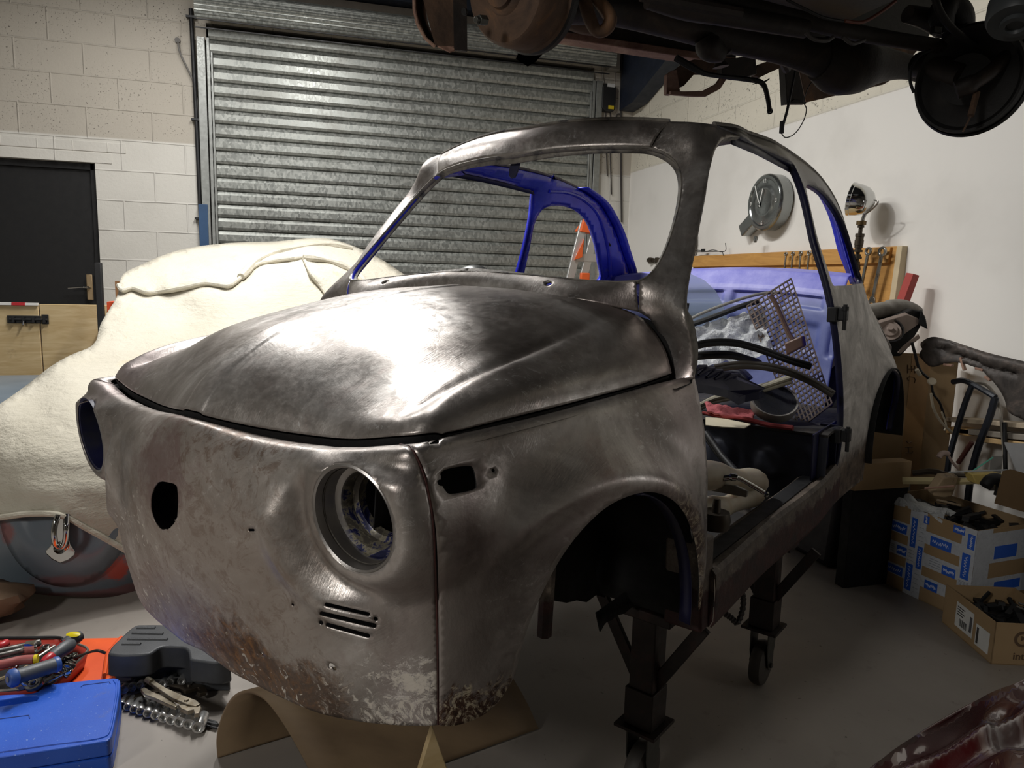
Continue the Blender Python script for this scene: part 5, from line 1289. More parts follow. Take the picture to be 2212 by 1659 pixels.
# rear crossmember bracket group (pinkish rust)
def plate(px, X, name, m, th=.006, Xs=None):
    P_ = [LP(*p, (Xs[i] if Xs else X)) for i, p in enumerate(px)]; b = MB(); n_ = len(P_); Q = [p + np.array([th, 0, 0]) for p in P_]
    b.add(P_ + Q, [tuple(range(n_)), tuple(range(2 * n_ - 1, n_ - 1, -1))] + [(i, (i + 1) % n_, n_ + (i + 1) % n_, n_ + i) for i in range(n_)]); return b.build(name, m, lc, bevel=.0015)
plate([(1441, 160), (1452, 152), (1462, 150), (1470, 200), (1449, 204), (1440, 203)], 2.0, 'bracket_end', M['rustp'], .02)
plate([(1455, 153), (1478, 135), (1500, 128), (1590, 135), (1583, 152), (1560, 160), (1500, 160), (1478, 185), (1462, 192)], 2.05, 'bracket_plate', M['rust'], .012)
plate([(1449, 196), (1480, 197), (1518, 196), (1548, 180), (1562, 160), (1573, 166), (1556, 192), (1526, 208), (1500, 208), (1449, 204)], 1.98, 'bracket_arm', M['rustp'], .012)
plate([(1560, 125), (1590, 125), (1632, 118), (1635, 160), (1615, 165), (1590, 168), (1560, 160)], 1.92, 'spring_perch', M['oily'], .03)
plate([(1630, 162), (1636, 140), (1700, 118), (1740, 105), (1742, 118), (1700, 140), (1660, 158), (1640, 168)], 1.95, 'chassis_leg', M['rust'], .02)
rod([(1460, 125), (1500, 148), (1520, 158), (1560, 165), (1620, 172), (1640, 176), (1650, 184), (1658, 210), (1663, 242)], 1.72, [.009, .009, .007, .006, .007, .007, .0065, .006, .006], 'handbrake_lever', M['dark'], 8)
b = MB(); b.lathe([(.004, -.002), (.008, -.002), (.008, .002), (.004, .002), (.004, -.002)], LP(1663, 240, 1.72), frame((-1, 0, 0)), 16); b.build('lever_eye', M['dark'], lc, True)
rod([(1622, 172), (1632, 178), (1650, 178), (1662, 170), (1650, 176), (1626, 182)], 1.7, .0012, 'tie_wire', M['wire'], 5)
rod([(1724, 120), (1715, 165), (1700, 240), (1692, 268)], 1.66, .0035, 'cable_end', M['dark'], 6)
b = MB(); b.tube([LP(1690, 262, 1.66), LP(1688, 288, 1.66)], .006, 8); b.build('cable_ferrule', M['dark'], lc, True)
rod([(1688, 288), (1696, 297), (1715, 290), (1735, 262), (1742, 235), (1737, 222), (1745, 190), (1775, 150), (1782, 130)], 1.66, .0014, 'hanging_wire', M['wire'], 5)
rod([(1400 + 425, 45), (1862, 48), (1900, 28), (1935, 2)], 1.35, .0035, 'red_brown_hose', mat('red_brown_hose', '6e3b2c', .5), 8)
rod([(1700, 0), (1740, 20), (1780, 38), (1822, 46)], 1.35, .003, 'brake_hose', M['dark'], 8)
rod([(1740, 70), (1756, 84), (1786, 88), (1800, 80)], 1.38, .004, 'wiring_loop', M['wire'], 8)
rod([(1820, 80), (1840, 94), (1850, 93), (1868, 86)], 1.38, .004, 'wiring_loop', M['wire'], 8)
rod([(2018, -10), (2030, 25), (2055, 60), (2090, 88), (2120, 105)], 1.35, .008, 'brake_hose', M['oilyd'], 10)
# floor sill section at the right
plate([(1694, 122), (1720, 125), (1740, 218), (1700, 224)], 1.95, 'outrigger_end', M['oily'], .03)
plate([(1700, 224), (1718, 213), (1742, 220), (1742, 224)], 1.94, 'outrigger_lip', M['oilyd'], .02)
plate([(1720, 120), (1800, 100), (1960, 92), (1990, 100), (1955, 140), (1936, 166), (1910, 182), (1742, 221)], 2.2, 'rear_sill', M['rust'], .01)
for o_ in list(lc.children):
    pass
plate([(1650, 95), (2000, 95), (2060, -60), (1500, -60), (1300, -60), (1300, 60)], 2.25, 'floor_side', M['oilyd'], .01)
# right brake backplate
bc = LP(2090, 172, 1.36); axb = np.array([-.35, .86, -.10]); axb /= np.linalg.norm(axb); R_ = frame(axb) * 1.09
bp = root('brake_backplate', None, None); bp.parent = lc
def sc_(): return .112
b = MB(); b.lathe([(0, .006), (.05, .006), (.06, -.002), (.092, -.004), (.099, .002), (.104, .002), (.106, -.010), (.107, -.022), (.103, -.024)], bc, R_, 72); b.build('plate', M['oilyd'], bp, True)
b = MB(); b.lathe([(.102, -.03), (.111, -.030), (.113, -.020), (.109, -.014)], bc, R_, 72); b.build('drum_edge', M['oilyd'], bp, True)
rod([(1985, 140), (2040, 150), (2080, 165)], [1.5, 1.42, 1.37], [.03, .032, .026], 'axle_end', M['oily'], 16)
b = MB(); P_ = [LP(*p, x) for p, x in (((2065, 195), 1.33), ((2100, 180), 1.31), ((2140, 155), 1.30), ((2175, 120), 1.30))]; b.tube(spl(P_, 6), [.020] * 7 + [.016] * 12, 12); b.build('steering_arm', M['oily'], bp, True)
b = MB(); b.tube([LP(2110, 200, 1.31), LP(2097, 250, 1.30)], .007, 10); b.tube([LP(2097, 250, 1.30), LP(2080, 285, 1.31)], .002, 6); b.build('hose_union', M['rust'], bp, True)
rod([(2010, 108), (1985, 122), (1968, 150), (1966, 175), (1974, 200)], 1.37, .0032, 'bleed_pipe', M['dark'], 8)
# damper / bracket above the right hub
rod([(2040, 70), (2035, 30), (2050, 10), (2072, 30), (2080, 60), (2050, 85)], 1.45, [.02, .03, .028, .03, .024, .02], 'damper', M['oilyd'], 12)
rod([(1960, 30), (2000, 40), (2040, 55)], 1.5, [.02, .024, .03], 'upper_arm', M['oily'], 12)
b = MB(); q = LP(2022, 66, 1.42); b.box(q, (.006, .012, .008)); b.build('bump_stop', M['oilyd'], lc, bevel=.002)
# lift arm pad at the far right
ap = root('lift_pad', 'round black rubber-faced lift arm pad at the top right corner', 'lift pad')
c0 = W(2196, 40, X=.97); R_ = frame((-.25, .35, -.9)); b = MB(); b.lathe([(0, .012), (.012, .012), (.014, .018), (.022, .018), (.022, .010), (.040, .010), (.044, 0), (.044, -.030), (0, -.034)], c0, R_, 48); b.build('pad', mat('grey_rubber_pad', '3a3d3f', .5), ap, True)
b = MB(); b.tube([c0 + np.array([0, 0, .02]), c0 + np.array([0, -.02, .12])], .02, 12); b.build('stem', M['dark'], ap, True)
# ---------------------------------------------------------------- right-hand wall and bench clutter
WY = -RW
def wy(px, py, off): return W(px, py, Y=WY + off)
# clock made from a chrome air-filter housing
ck = root('wall_clock', 'round chrome air-filter housing turned into a wall clock', 'clock', (0, 0, 0))
cc = wy(1650, 437, .10); N_ = frame((0, 1, 0)); M['clockchrome'] = mat('brushed_chrome', '8f9291', .22, .9, var=.06)
Rk = abs(wy(1650, 366, .10)[2] - wy(1650, 508, .10)[2]) / 2; Rk = .178
b = MB(); b.lathe([(0, .0), (Rk * .42, .0), (Rk * .46, .004), (Rk * .52, .004), (Rk * .56, -.001), (Rk * .80, -.002), (Rk * .84, .004), (Rk * .93, .004), (Rk * .985, -.004), (Rk, -.014), (Rk * .985, -.02), (Rk * .985, -.085), (Rk * .9, -.098)], cc, N_, 72); b.build('housing', M['clockchrome'], ck, True)
b = MB(); d = np.array([1.0, 0, -.62]); d /= np.linalg.norm(d); s0 = cc + np.array([0, -.05, 0]) + d * Rk * .92; e0 = s0 + d * .15
b.bar(s0 + np.array([0, 0, 0]), e0, .085, .075, up=(0, 1, 0)); b.build('intake_snout', M['clockchrome'], ck, bevel=.008)
b = MB(); b.bar(e0 - d * .004, e0 + d * .003, .072, .062, up=(0, 1, 0)); b.build('snout_mouth', M['under'], ck)
M['hand'] = mat('white_clock_hand', 'e0e0dc', .4)
for nm, tip in (('minute_hand', (1631, 402)), ('hour_hand', (1648, 407))):
    t_ = wy(*tip, .108); h0 = wy(1640, 442, .108); h1 = h0 + (h0 - t_) * .12; b = MB(); b.bar(h1, t_, .007, .002, up=(0, 1, 0)); b.build(nm, M['hand'], ck)
b = MB(); b.lathe([(0, .014), (.012, .013), (.012, .0), (.02, 0)], wy(1640, 441, .10), N_, 16); b.build('hub', M['clockchrome'], ck, True)
def text(name, body, loc, size, R, m, parent=None, ext=.0008, **props):
    c = bpy.data.curves.new(name, 'FONT'); c.body = body; c.size = size; c.extrude = ext; c.align_x = 'CENTER'; c.align_y = 'CENTER'
    o = bpy.data.objects.new(name, c); COL.objects.link(o)
    dg = bpy.context.evaluated_depsgraph_get(); me = bpy.data.meshes.new_from_object(o.evaluated_get(dg)); bpy.data.objects.remove(o)
    me.name = name; o = bpy.data.objects.new(name, me); COL.objects.link(o); me.materials.clear(); me.materials.append(m)
    R = np.asarray(R); o.matrix_world = Matrix(((R[0][0], R[0][1], R[0][2], loc[0]), (R[1][0], R[1][1], R[1][2], loc[1]), (R[2][0], R[2][1], R[2][2], loc[2]), (0, 0, 0, 1)))
    if parent is not None:
        o.parent = parent; o.matrix_parent_inverse = parent.matrix_world.inverted()
    for k_, v in props.items(): o[k_] = v
    return o
TW = np.stack([(-1, 0, 0), (0, 0, 1), (0, 1, 0)], 1)
for s_, dx, dz in (('12', 0, .74), ('3', -.74, 0), ('6', 0, -.74), ('9', .74, 0)):
    text('numeral', s_, cc + np.array([dx * Rk, .006, dz * Rk]), .034, TW, M['hand'], ck)
b = MB(); q = wy(1632, 517, .09); b.lathe([(0, .02), (.012, .018), (.014, 0), (.008, -.02)], q, frame((0, 0, 1)), 12); b.build('wing_nut', M['clockchrome'], ck, True)
BZ0 = .92
# desk-lamp made of a headlamp on a camshaft
hl = root('camshaft_lamp', 'chrome headlamp standing on an upright camshaft above the tool board', 'lamp')
yo = .16; c0 = wy(1852, 432, yo); ax_ = np.array([.62, .55, .40]); 
ax_ = np.array([.75, .62, .16]); ax_ /= np.linalg.norm(ax_); R_ = frame(ax_)
b = MB(); b.lathe([(0, -.085), (.018, -.084), (.045, -.072), (.068, -.045), (.080, -.010), (.083, .018), (.086, .020), (.086, .034), (.080, .038)], c0, R_, 48); b.build('headlamp_shell', M['chrome'], hl, True)
b = MB(); b.lathe([(0, .048), (.04, .045), (.08, .037)], c0, R_, 48); b.build('headlamp_lens', mat('lamp_lens', 'b8bcc0', .08, .2), hl, True)
b = MB(); b.tube([wy(1868, 462, yo), wy(1862, 480, yo)], .009, 10); b.tube(spl([wy(1870, 462, yo), wy(1884, 452, yo), wy(1897, 436, yo), wy(1888, 432, yo)], 5), .004, 8); b.build('bracket', M['steel'], hl, True)
M['iron'] = mat('bronzed_iron', '4a4238', .45, .7, var=.3)
b = MB(); a0 = wy(1861, 478, yo); a1 = wy(1861, 478, yo) * np.array([1, 1, 0]) + np.array([.02, 0, BZ0]); L_ = np.linalg.norm(a1 - a0); R_ = frame(a0 - a1); pr = [(0, 0)]
rr = random.Random(4); z_ = 0
while z_ < L_:
    seg_ = rr.choice([.012, .016, .010]); r_ = rr.choice([.009, .020, .016, .022, .010]); pr += [(r_, z_), (r_, min(L_, z_ + seg_))]; z_ += seg_ + .001
pr += [(0, L_)]
b.lathe(pr, a1, R_, 20); b.build('camshaft', M['iron'], hl, True)
b = MB(); b.lathe([(0, 0), (.024, 0), (.024, .02), (0, .02)], wy(1860, 486, yo), R_, 20); b.build('collar', mat('brass_collar', '6e5a3c', .4, .7), hl, True)
# tool board with spanners
M['boardwood'] = plywood('orange_varnished_board', 'cc9a54', 'b08042')
def wx(px, py, off): return wy(px, py, off)
tb = root('tool_board', 'varnished wooden tool board leaning on the white wall', 'tool board')
yb_ = .07
A_ = wy(1490, 551, yb_); B2_ = wy(1925, 531, yb_)
b = MB(); x1, x0 = B2_[0], A_[0]; zt = B2_[2]
b.hexa([(x1, WY + .03, .7), (x0, WY + .03, .7), (x0, WY + yb_, .7), (x1, WY + yb_, .7), (x1, WY + .01, zt), (x0, WY + .01, zt + .0), (x0, WY + .03, zt), (x1, WY + .03, zt)]); b.build('back_board', M['boardwood'], tb, bevel=.002)
b = MB(); b.hexa([(x1 + .03, WY + .032, zt - .085), (x0, WY + .032, zt - .085), (x0, WY + .055, zt - .085), (x1 + .03, WY + .055, zt - .085), (x1 + .03, WY + .024, zt - .004), (x0, WY + .024, zt - .004), (x0, WY + .046, zt - .004), (x1 + .03, WY + .046, zt - .004)]); b.build('top_rail', M['boardwood'], tb, bevel=.002)
b = MB(); b.hexa([(x1 - .035, WY + .0, .7), (x1, WY + .0, .7), (x1, WY + yb_, .7), (x1 - .035, WY + yb_, .7), (x1 - .035, WY + .0, zt), (x1, WY + .0, zt), (x1, WY + .035, zt), (x1 - .035, WY + .035, zt)]); b.build('end_upright', mat('pale_timber', 'c8b898', .7), tb, bevel=.002)
def spanner(top, bot, w, lab, grp=None, yo=.085, m='steel', cat='spanner'):
    a = wy(*top, yo); c = wy(*bot, yo); d = (c - a) / np.linalg.norm(c - a)
    b = MB(); R2 = frame((0, 1, 0)); b.lathe([(w * .55, -.006), (w, -.006), (w * 1.05, 0), (w, .006), (w * .55, .006), (w * .5, 0), (w * .55, -.006)], a, R2, 24)
    b.bar(a + d * w * .9, c - d * w * .9, w * .75, .008, up=(0, 1, 0)); sdir = np.cross(d, (0, 1, 0))
    b.prism([(-w * .5, -w), (w * .55, -w), (w * 1.0, w * .1), (w * .8, w * .9), (w * .35, w * .9), (w * .4, w * .2), (-w * .4, w * .2), (-w * .35, w * .9), (-w * .8, w * .9), (-w * 1.0, w * .1)], c, sdir, d, (0, 1, 0), .009)
    return tag(b.build('spanner', M[m], None, bevel=.0015), lab, cat, grp)
spanner((1906, 544), (1884, 652), .026, 'long chrome ring spanner hanging nearest the right end of the tool board', 'spanners on the tool board')
spanner((1876, 543), (1860, 622), .022, 'chrome ring spanner hanging next to the camshaft lamp', 'spanners on the tool board')
for i, px in enumerate((1698, 1713, 1730, 1748)):
    spanner((px, 549 - i * .6), (px - 6, 610), .012 + i * .0012, ('leftmost', 'second from the left', 'third from the left', 'rightmost')[i] + ' of the four small spanner heads showing over the blue bulkhead', 'spanners on the tool board')
b = MB(); P_ = [wy(*p, .05) for p in ((1501, 552), (1500, 545), (1504, 541), (1525, 543), (1540, 540), (1560, 544), (1568, 540), (1567, 525))]; b.tube(spl(P_, 5), .0028, 6); P_ = [wy(*p, .05) for p in ((1505, 552), (1506, 544), (1560, 543), (1563, 552))]; b.tube(P_, .0028, 6)
b.box(wy(1519, 541, .05), (.02, .006, .012))
tag(b.build('wire_hook', M['dark'], None, True), 'bent black wire hook on the wall above the tool board left end', 'hook')
b = MB(); P_ = [(.0, 0), (.03, .01), (.045, .05), (.045, .12), (.025, .16), (0, .17), (-.03, .15), (-.04, .08), (-.03, .02)]; q = wy(1497, 525, .03); b.prism(P_, q - np.array([0, 0, .085]), (1, 0, 0), (0, 0, 1), (0, 1, 0), .02)
tag(b.build('door_mirror_back', mat('grey_mirror_shell', '8d8a86', .5), bevel=.006), 'pale grey oval mirror shell hung on the wall behind the windscreen pillar', 'mirror')
b = MB()
for dx in (0, .05): b.lathe([(0, .02), (.022, .018), (.024, 0), (.02, -.03), (0, -.03)], wy(1405 + dx * 300, 562, .03), frame((0, 1, 0)), 16)
b.bar(wy(1400, 562, .015), wy(1425, 562, .015), .03); tag(b.build('tap_fitting', M['iron'], None, True), 'dark twin-knob fitting on the wall seen low through the windscreen', 'fitting')
# ladder
ld = root('step_ladder', 'aluminium step ladder with orange plastic caps leaning by the shutter', 'ladder')
LX = 5.2; M['alu'] = mat('aluminium', 'b8b8b6', .4, .6, var=.08); M['orange'] = mat('orange_plastic_cap', 'd8602a', .5)
def lx(px, py, x=LX): return W(px, py, X=x)
for (a, c) in (((1262, 478), (1222, 640)), ((1285, 500), (1240, 680))):
    d_ = lx(*c) - lx(*a); e_ = lx(*a) + d_ * (lx(*a)[2] / -d_[2]) * .999; b = MB(); b.bar(lx(*a), e_ + np.array([0, 0, .02]), .06, .025, up=(1, 0, 0)); b.build('rail', M['alu'], ld, bevel=.003)
for s_ in (.15, .35, .55, .75):
    a = lx(1262, 478) * (1 - s_) + (lx(1262, 478) + (lx(1222, 640) - lx(1262, 478)) * 3.2) * s_; b = MB(); b.bar(a, a + np.array([0, -.22, 0]), .03, .06); 
    if a[2] > .05: b.build('tread', M['alu'], ld, bevel=.003)
b = MB(); b.hexa([lx(1255, 500, 5.17), lx(1282, 505, 5.17), lx(1280, 485, 5.17), lx(1262, 472, 5.17), lx(1240, 500, 5.25) + 0, lx(1265, 505, 5.25), lx(1268, 480, 5.25), lx(1262, 470, 5.25)]); b.build('top_cap', M['orange'], ld, bevel=.004)
b = MB(); q = lx(1246, 555, 5.16); b.hexa([lx(*p, 5.16) for p in ((1240, 562), (1258, 556), (1262, 515), (1250, 540))] + [lx(*p, 5.2) for p in ((1240, 562), (1258, 556), (1262, 515), (1250, 540))]); b.build('hinge_plate', M['orange'], ld, bevel=.003)
b = MB(); q = lx(1263, 598, 5.14); b.box(q, (.02, .035, .03)); b.build('foot_block', M['orange'], ld, bevel=.006)
# red propped timber
M['redp'] = mat('red_paint', 'a83c34', .55, var=.08)
b = MB(); r0, r1 = wy(1972, 592, .10), wy(1925, 720, .16); b.bar(r0, r0 + (r1 - r0) * (r0[2] / (r0[2] - r1[2])) * .985, .045, .04, up=(0, 1, 0)); o = tag(b.build('red_bar', M['redp'], bevel=.003), 'red painted square bar leaning on the white wall', 'bar')
# bench that carries the clutter (low trestle, mostly hidden)
BX0, BX1, BY0, BY1 = 2.95, 4.3, WY + .02, WY + .46; BZ = .92
bt = root('workbench', 'wooden workbench along the white wall behind the bare car', 'workbench', ((BX0 + BX1) / 2, (BY0 + BY1) / 2, 0))
b = MB(); b.box((0, 0, BZ - .03), ((BX1 - BX0) / 2, (BY1 - BY0) / 2, .02)); b.build('worktop', M['ply'], bt, bevel=.003)
for sx in (-1, 1):
    for sy in (-1, 1): b = MB(); b.box((sx * .88, sy * .19, (BZ - .05) / 2), (.03, .03, (BZ - .05) / 2)); b.build('leg', M['ply'], bt)
# heater / blower unit
M['dusty'] = mat('dusty_pink_grey', '9a8a80', .8, var=.15, bump=.2); M['duct'] = mat('grey_duct', '86827a', .7, var=.2, dirt='6a645c')
ht = root('heater_unit', 'dusty old heater blower unit on top of the tall cardboard box', 'heater')
hX = 2.50
def hx(px, py, x=hX): return W(px, py, X=x)
CX0 = 2.38
b = MB(); P_ = [hx(*p) for p in ((1895, 740), (1898, 700), (1930, 690), (1972, 668), (1990, 672), (1990, 705), (1975, 730), (1960, 755), (1945, 770), (1905, 770))]; n_ = len(P_)
Q_ = [p + np.array([.20, -.02, .01]) for p in P_]; b.add(P_ + Q_, [tuple(range(n_)), tuple(range(2 * n_ - 1, n_ - 1, -1))] + [(i, (i + 1) % n_, n_ + (i + 1) % n_, n_ + i) for i in range(n_)]); b.build('casing', M['under'], ht, bevel=.006)
b = MB(); P_ = [hx(*p, hX - .01) for p in ((1886, 702), (1960, 680), (1985, 690), (1985, 700), (1935, 735), (1900, 742))]; n_ = len(P_); Q_ = [p + np.array([.015, 0, .01]) for p in P_]
b.add(P_ + Q_, [tuple(range(n_)), tuple(range(2 * n_ - 1, n_ - 1, -1))] + [(i, (i + 1) % n_, n_ + (i + 1) % n_, n_ + i) for i in range(n_)]); b.build('face_plate', M['dusty'], ht, bevel=.002)
R_ = frame((-.75, .45, .55)); fc_ = hx(1921, 713, hX - .02); b = MB(); b.lathe([(0, .022), (.010, .022), (.012, .010), (.03, .008), (.033, .0), (.046, .0), (.048, -.004), (.048, -.012)], fc_, R_, 40); b.build('motor_cap', M['dusty'], ht, True)
b = MB(); b.lathe([(.052, .002), (.058, .002), (.058, -.012), (.052, -.012)], fc_, R_, 40, arc=(-1.8, 1.2)); b.build('motor_ring', M['under'], ht, True)
b = MB(); P_ = [hx(*p, 2.58) for p in ((1868, 675), (1890, 672), (1920, 668), (1950, 668), (1972, 678), (1985, 692))]; b.tube(spl(P_, 6), [.035] * 12 + [.042] * 14 + [.03] * 5, 16); b.build('duct', M['duct'], ht, True)
b = MB(); b.hexa([hx(*p, 2.48) for p in ((1983, 700), (2004, 712), (2000, 690), (1990, 668))] + [hx(*p, 2.6) for p in ((1983, 700), (2004, 712), (2000, 690), (1990, 668))]); b.build('flap_housing', M['under'], ht, bevel=.004)
b = MB(); P_ = [hx(*p, 2.44) for p in ((1984, 722), (1988, 730), (1945, 764), (1940, 762), (1950, 750))]; n_ = len(P_); Q_ = [p + np.array([.004, 0, .002]) for p in P_]; b.add(P_ + Q_, [tuple(range(n_)), tuple(range(2 * n_ - 1, n_ - 1, -1))] + [(i, (i + 1) % n_, n_ + (i + 1) % n_, n_ + i) for i in range(n_)]); b.build('metal_strap', M['dusty'], ht)
# wiring dangling from it
b = MB(); b.tube(spl([hx(*p, 2.43) for p in ((1970, 740), (1978, 770), (1983, 790), (1990, 803), (2003, 815), (2010, 822))], 6), .006, 8)
b.tube(spl([hx(*p, 2.43) for p in ((2012, 828), (2016, 850), (2030, 870), (2038, 895), (2042, 915), (2040, 928))], 6), .005, 8); b.build('wiring', M['dark'], ht, True)
b = MB(); b.tube([hx(1980, 798, 2.425), hx(1987, 810, 2.425)], .0085, 10); b.lathe([(0, .006), (.016, .004), (.018, 0), (.014, -.006), (0, -.008)], hx(2013, 824, 2.41), frame((-.6, .5, .5)), 20); b.tube(spl([hx(*p, 2.42) for p in ((2011, 850), (2016, 880), (2032, 910), (2052, 930), (2068, 942))], 6), .0055, 8); b.tube(spl([hx(*p, 2.42) for p in ((2034, 890), (2044, 920), (2040, 930))], 4), .004, 8); b.build('pale_connector', mat('aged_white_plastic', 'b8ad98', .6), ht, True)
# ---- cardboard
def card(name, a='a38a68', b_='8f7552'):
    k = NT(name); n_ = k.noise(1, 3, vec=k.scaled((2, 2, 60))); c = k.ramp(k.noise(2.5, 6), [(.3, b_), (.7, a)]); c = k.mix(c, '7a5c3a', k.rng(k.noise(6, 7, .7), .6, .78, 0, .5)); k.val('Base Color', c); k.val('Roughness', .85); k.bump(n_, .12, .002); return k.m
M['card'] = card('brown_cardboard'); M['carddark'] = card('inner_cardboard', '7a6040', '5e4a30')
def carton(name, A, Bp, depth, h, lab, flaps=(), thick=.004, open_top=True, group=None):
    """open box: A-B is its visible lower front edge, running away at right angles by depth (towards the wall)"""
    A = np.array([A[0], A[1], 0.0]); Bp = np.array([Bp[0], Bp[1], 0.0]); ux = (Bp - A); L_ = np.linalg.norm(ux); ux /= L_; uy = np.array([ux[1], -ux[0], 0]); 
    if uy @ (A - EYE) < 0: uy = -uy
    r = root(name, lab, 'cardboard box', (0, 0, 0), group)
    Ax = np.stack([ux, uy, (0, 0, 1)], 1); c0 = A
    def wall(o, half, nm='side_panel'): b = MB(); b.box(c0 + Ax @ np.array(o), half, Ax); return b.build(nm, M['card'], r, bevel=.001)
    wall((L_ / 2, thick / 2, h / 2), (L_ / 2, thick / 2, h / 2)); wall((L_ / 2, depth, h / 2), (L_ / 2, thick / 2, h / 2))
    wall((thick / 2, depth / 2, h / 2), (thick / 2, depth / 2, h / 2)); wall((L_ - thick / 2, depth / 2, h / 2), (thick / 2, depth / 2, h / 2))
    wall((L_ / 2, depth / 2, thick / 2 + .001), (L_ / 2, depth / 2, thick / 2), 'base_panel')
    if not open_top: wall((L_ / 2, depth / 2, h), (L_ / 2, depth / 2, thick / 2), 'top_panel')
    return r, A, Ax, L_
def onface(A, Ax, x, z, out=.001, y=0): return A + Ax @ np.array([x, y - out, z])
# tall carton behind the car tail
ta = W(1880, 1005, X=2.36); tb_ = W(2052, 1003, X=2.46)
tall, TA, TAx, TL = carton('tall_carton', W(1885, 900, X=2.62)[:2], W(2057, 900, X=2.52)[:2], .10, W(2058, 770, X=2.52)[2], 'tall plain brown cardboard carton behind the rear wheel arch')
M['marker'] = mat('faded_marker_ink', '5a4634', .8)
TH = W(2058, 770, X=2.52)[2]
def flat_strokes(name, strokes, A, Ax, x, z, s, parent, m, th=.0012, w_=.003):
    for st_ in strokes:
        b = MB(); P_ = [A + Ax @ np.array([x + p[0] * s, -.0015, z + p[1] * s]) for p in st_]; b.tube(P_, w_ / 2, 6); b.build(name, m, parent)
def tpos(px, py):
    d = ray(px, py); n_ = TAx[:, 1]; t = ((TA - EYE) @ n_) / (d @ n_); q = EYE + d * t - TA; return q @ TAx[:, 0], q[2]
for stro in ([[(1961, 788), (1961, 806)], [(1961, 797), (1977, 797)], [(1976, 790), (1976, 806)], [(1969, 790), (1969, 803)]],
             [[(1963, 822), (1960, 817), (1964, 814), (1974, 815), (1977, 820), (1975, 828)]],
             [[(1954, 966), (1971, 966)], [(1962, 966), (1962, 978)], [(1956, 978), (1970, 978), (1972, 974)]], [[(1957, 952), (1962, 957), (1969, 954)]]):
    for st_ in stro:
        b = MB(); P_ = [];
        for p in st_: x_, z_ = tpos(*p); P_.append(TA + TAx @ np.array([x_, -.001, z_]))
        b.tube(P_, .0022, 6); b.build('marker_mark', M['marker'], tall)
for (xa, xb) in ((1956, 1998),):
    x_, z_ = tpos(xa, 900); x2, _ = tpos(xb, 900); b = MB(); b.box(TA + TAx @ np.array([(x_ + x2) / 2, -.0006, TH / 2]), ((x2 - x_) / 2, .0004, TH / 2), TAx); b.build('parcel_tape', mat('brown_tape', 'a27e52', .45), tall)
# low carton in front of the tall one
lq = [W(1858, 1060, X=2.27), W(1955, 1060, X=2.29)]; zl0 = lq[0][2]; zl1 = W(1900, 1000, X=2.27)[2]
b = MB(); b.hexa([(2.27, lq[1][1], zl0), (2.33, lq[1][1], zl0), (2.33, lq[0][1] + .03, zl0), (2.27, lq[0][1] + .03, zl0), (2.27, lq[1][1], zl1), (2.33, lq[1][1], zl1), (2.33, lq[0][1] + .03, zl1), (2.27, lq[0][1] + .03, zl1)]); tag(b.build('low_carton', M['card'], None, bevel=.002), 'small flat brown carton in front of the tall carton', 'cardboard box')
b = MB(); b.hexa([(2.275, lq[1][1], 0), (2.325, lq[1][1], 0), (2.325, lq[0][1] + .03, 0), (2.275, lq[0][1] + .03, 0), (2.275, lq[1][1], zl0), (2.325, lq[1][1], zl0), (2.325, lq[0][1] + .03, zl0), (2.275, lq[0][1] + .03, zl0)]); tag(b.build('shade_block', M['under'], None, bevel=.002), 'black block added as shade under the small flat carton', 'crate')  # black block added in place of the car's shadow below the carton
b = MB(); b.hexa([(2.45, -2.60, 0), (2.78, -2.60, 0), (2.78, -2.15, 0), (2.45, -2.15, 0), (2.47, -2.58, .40), (2.78, -2.58, .40), (2.78, -2.2, .40), (2.47, -2.2, .40)]); tag(b.build('dark_filler_box', mat('dark_purple_plastic', '1c161e', .6), None, bevel=.03), 'dark purple filler box on the floor under the car tail beside the cartons', 'bin')  # dark purple box, added also to darken the lit floor here
# taped carton
tA = W(1870, 1240, Z=0); tB = W(2033, 1318, Z=0); dAB = (tB - tA); 
lo, hi_ = 1.0, 2.5
for _ in range(40):
    m_ = (lo + hi_) / 2; q = tA + dAB * m_; d = CAMB @ (q - EYE); px = 1106 + F * d[1] / d[0]
    if px < 2088: lo = m_
    else: hi_ = m_
tC = tA + dAB * lo
d = CAMB @ (tA - EYE); dep = math.hypot(*(tA - EYE)[:2]); rz = ray(1884, 1068); tt = math.hypot(tA[0], tA[1]) / math.hypot(rz[0], rz[1]); TBH = EYE[2] + rz[2] * tt
taped, PA, PAx, PL = carton('taped_carton', tA[:2], tC[:2], .32, TBH, 'cardboard box criss-crossed with blue and white printed parcel tape')
M['tapew'] = mat('white_parcel_tape', 'b9bdc4', .3, var=.08, vs=30); M['tapeb'] = mat('blue_tape_print', '2a5cc0', .35, var=.1)
def ppos(px, py):
    d = ray(px, py); n_ = PAx[:, 1]; t = ((PA - EYE) @ n_) / (d @ n_); q = EYE + d * t - PA; return q @ PAx[:, 0], q[2]
def patch(name, x0, x1, z0, z1, out, m, y=None, parent=None, A=None, Ax=None, face=0):
    A = PA if A is None else A; Ax = PAx if Ax is None else Ax; b = MB()
    if face == 0: b.box(A + Ax @ np.array([(x0 + x1) / 2, -out, (z0 + z1) / 2]), ((x1 - x0) / 2, .0003, (z1 - z0) / 2), Ax)
    else: b.box(A + Ax @ np.array([face + out, (x0 + x1) / 2, (z0 + z1) / 2]), (.0003, (x1 - x0) / 2, (z1 - z0) / 2), Ax)
    return b.build(name, m, parent or taped)
H_ = TBH; Lp = PL
for z0, z1 in ((.66, .80), (.40, .55), (.16, .29)): patch('tape_band', 0, Lp, z0 * H_, z1 * H_, .0006, M['tapew'])
for x0, x1 in ((.0, .11), (.40, .56), (.88, 1.0)): patch('tape_band', x0 * Lp, x1 * Lp, 0, H_, .0010, M['tapew'])
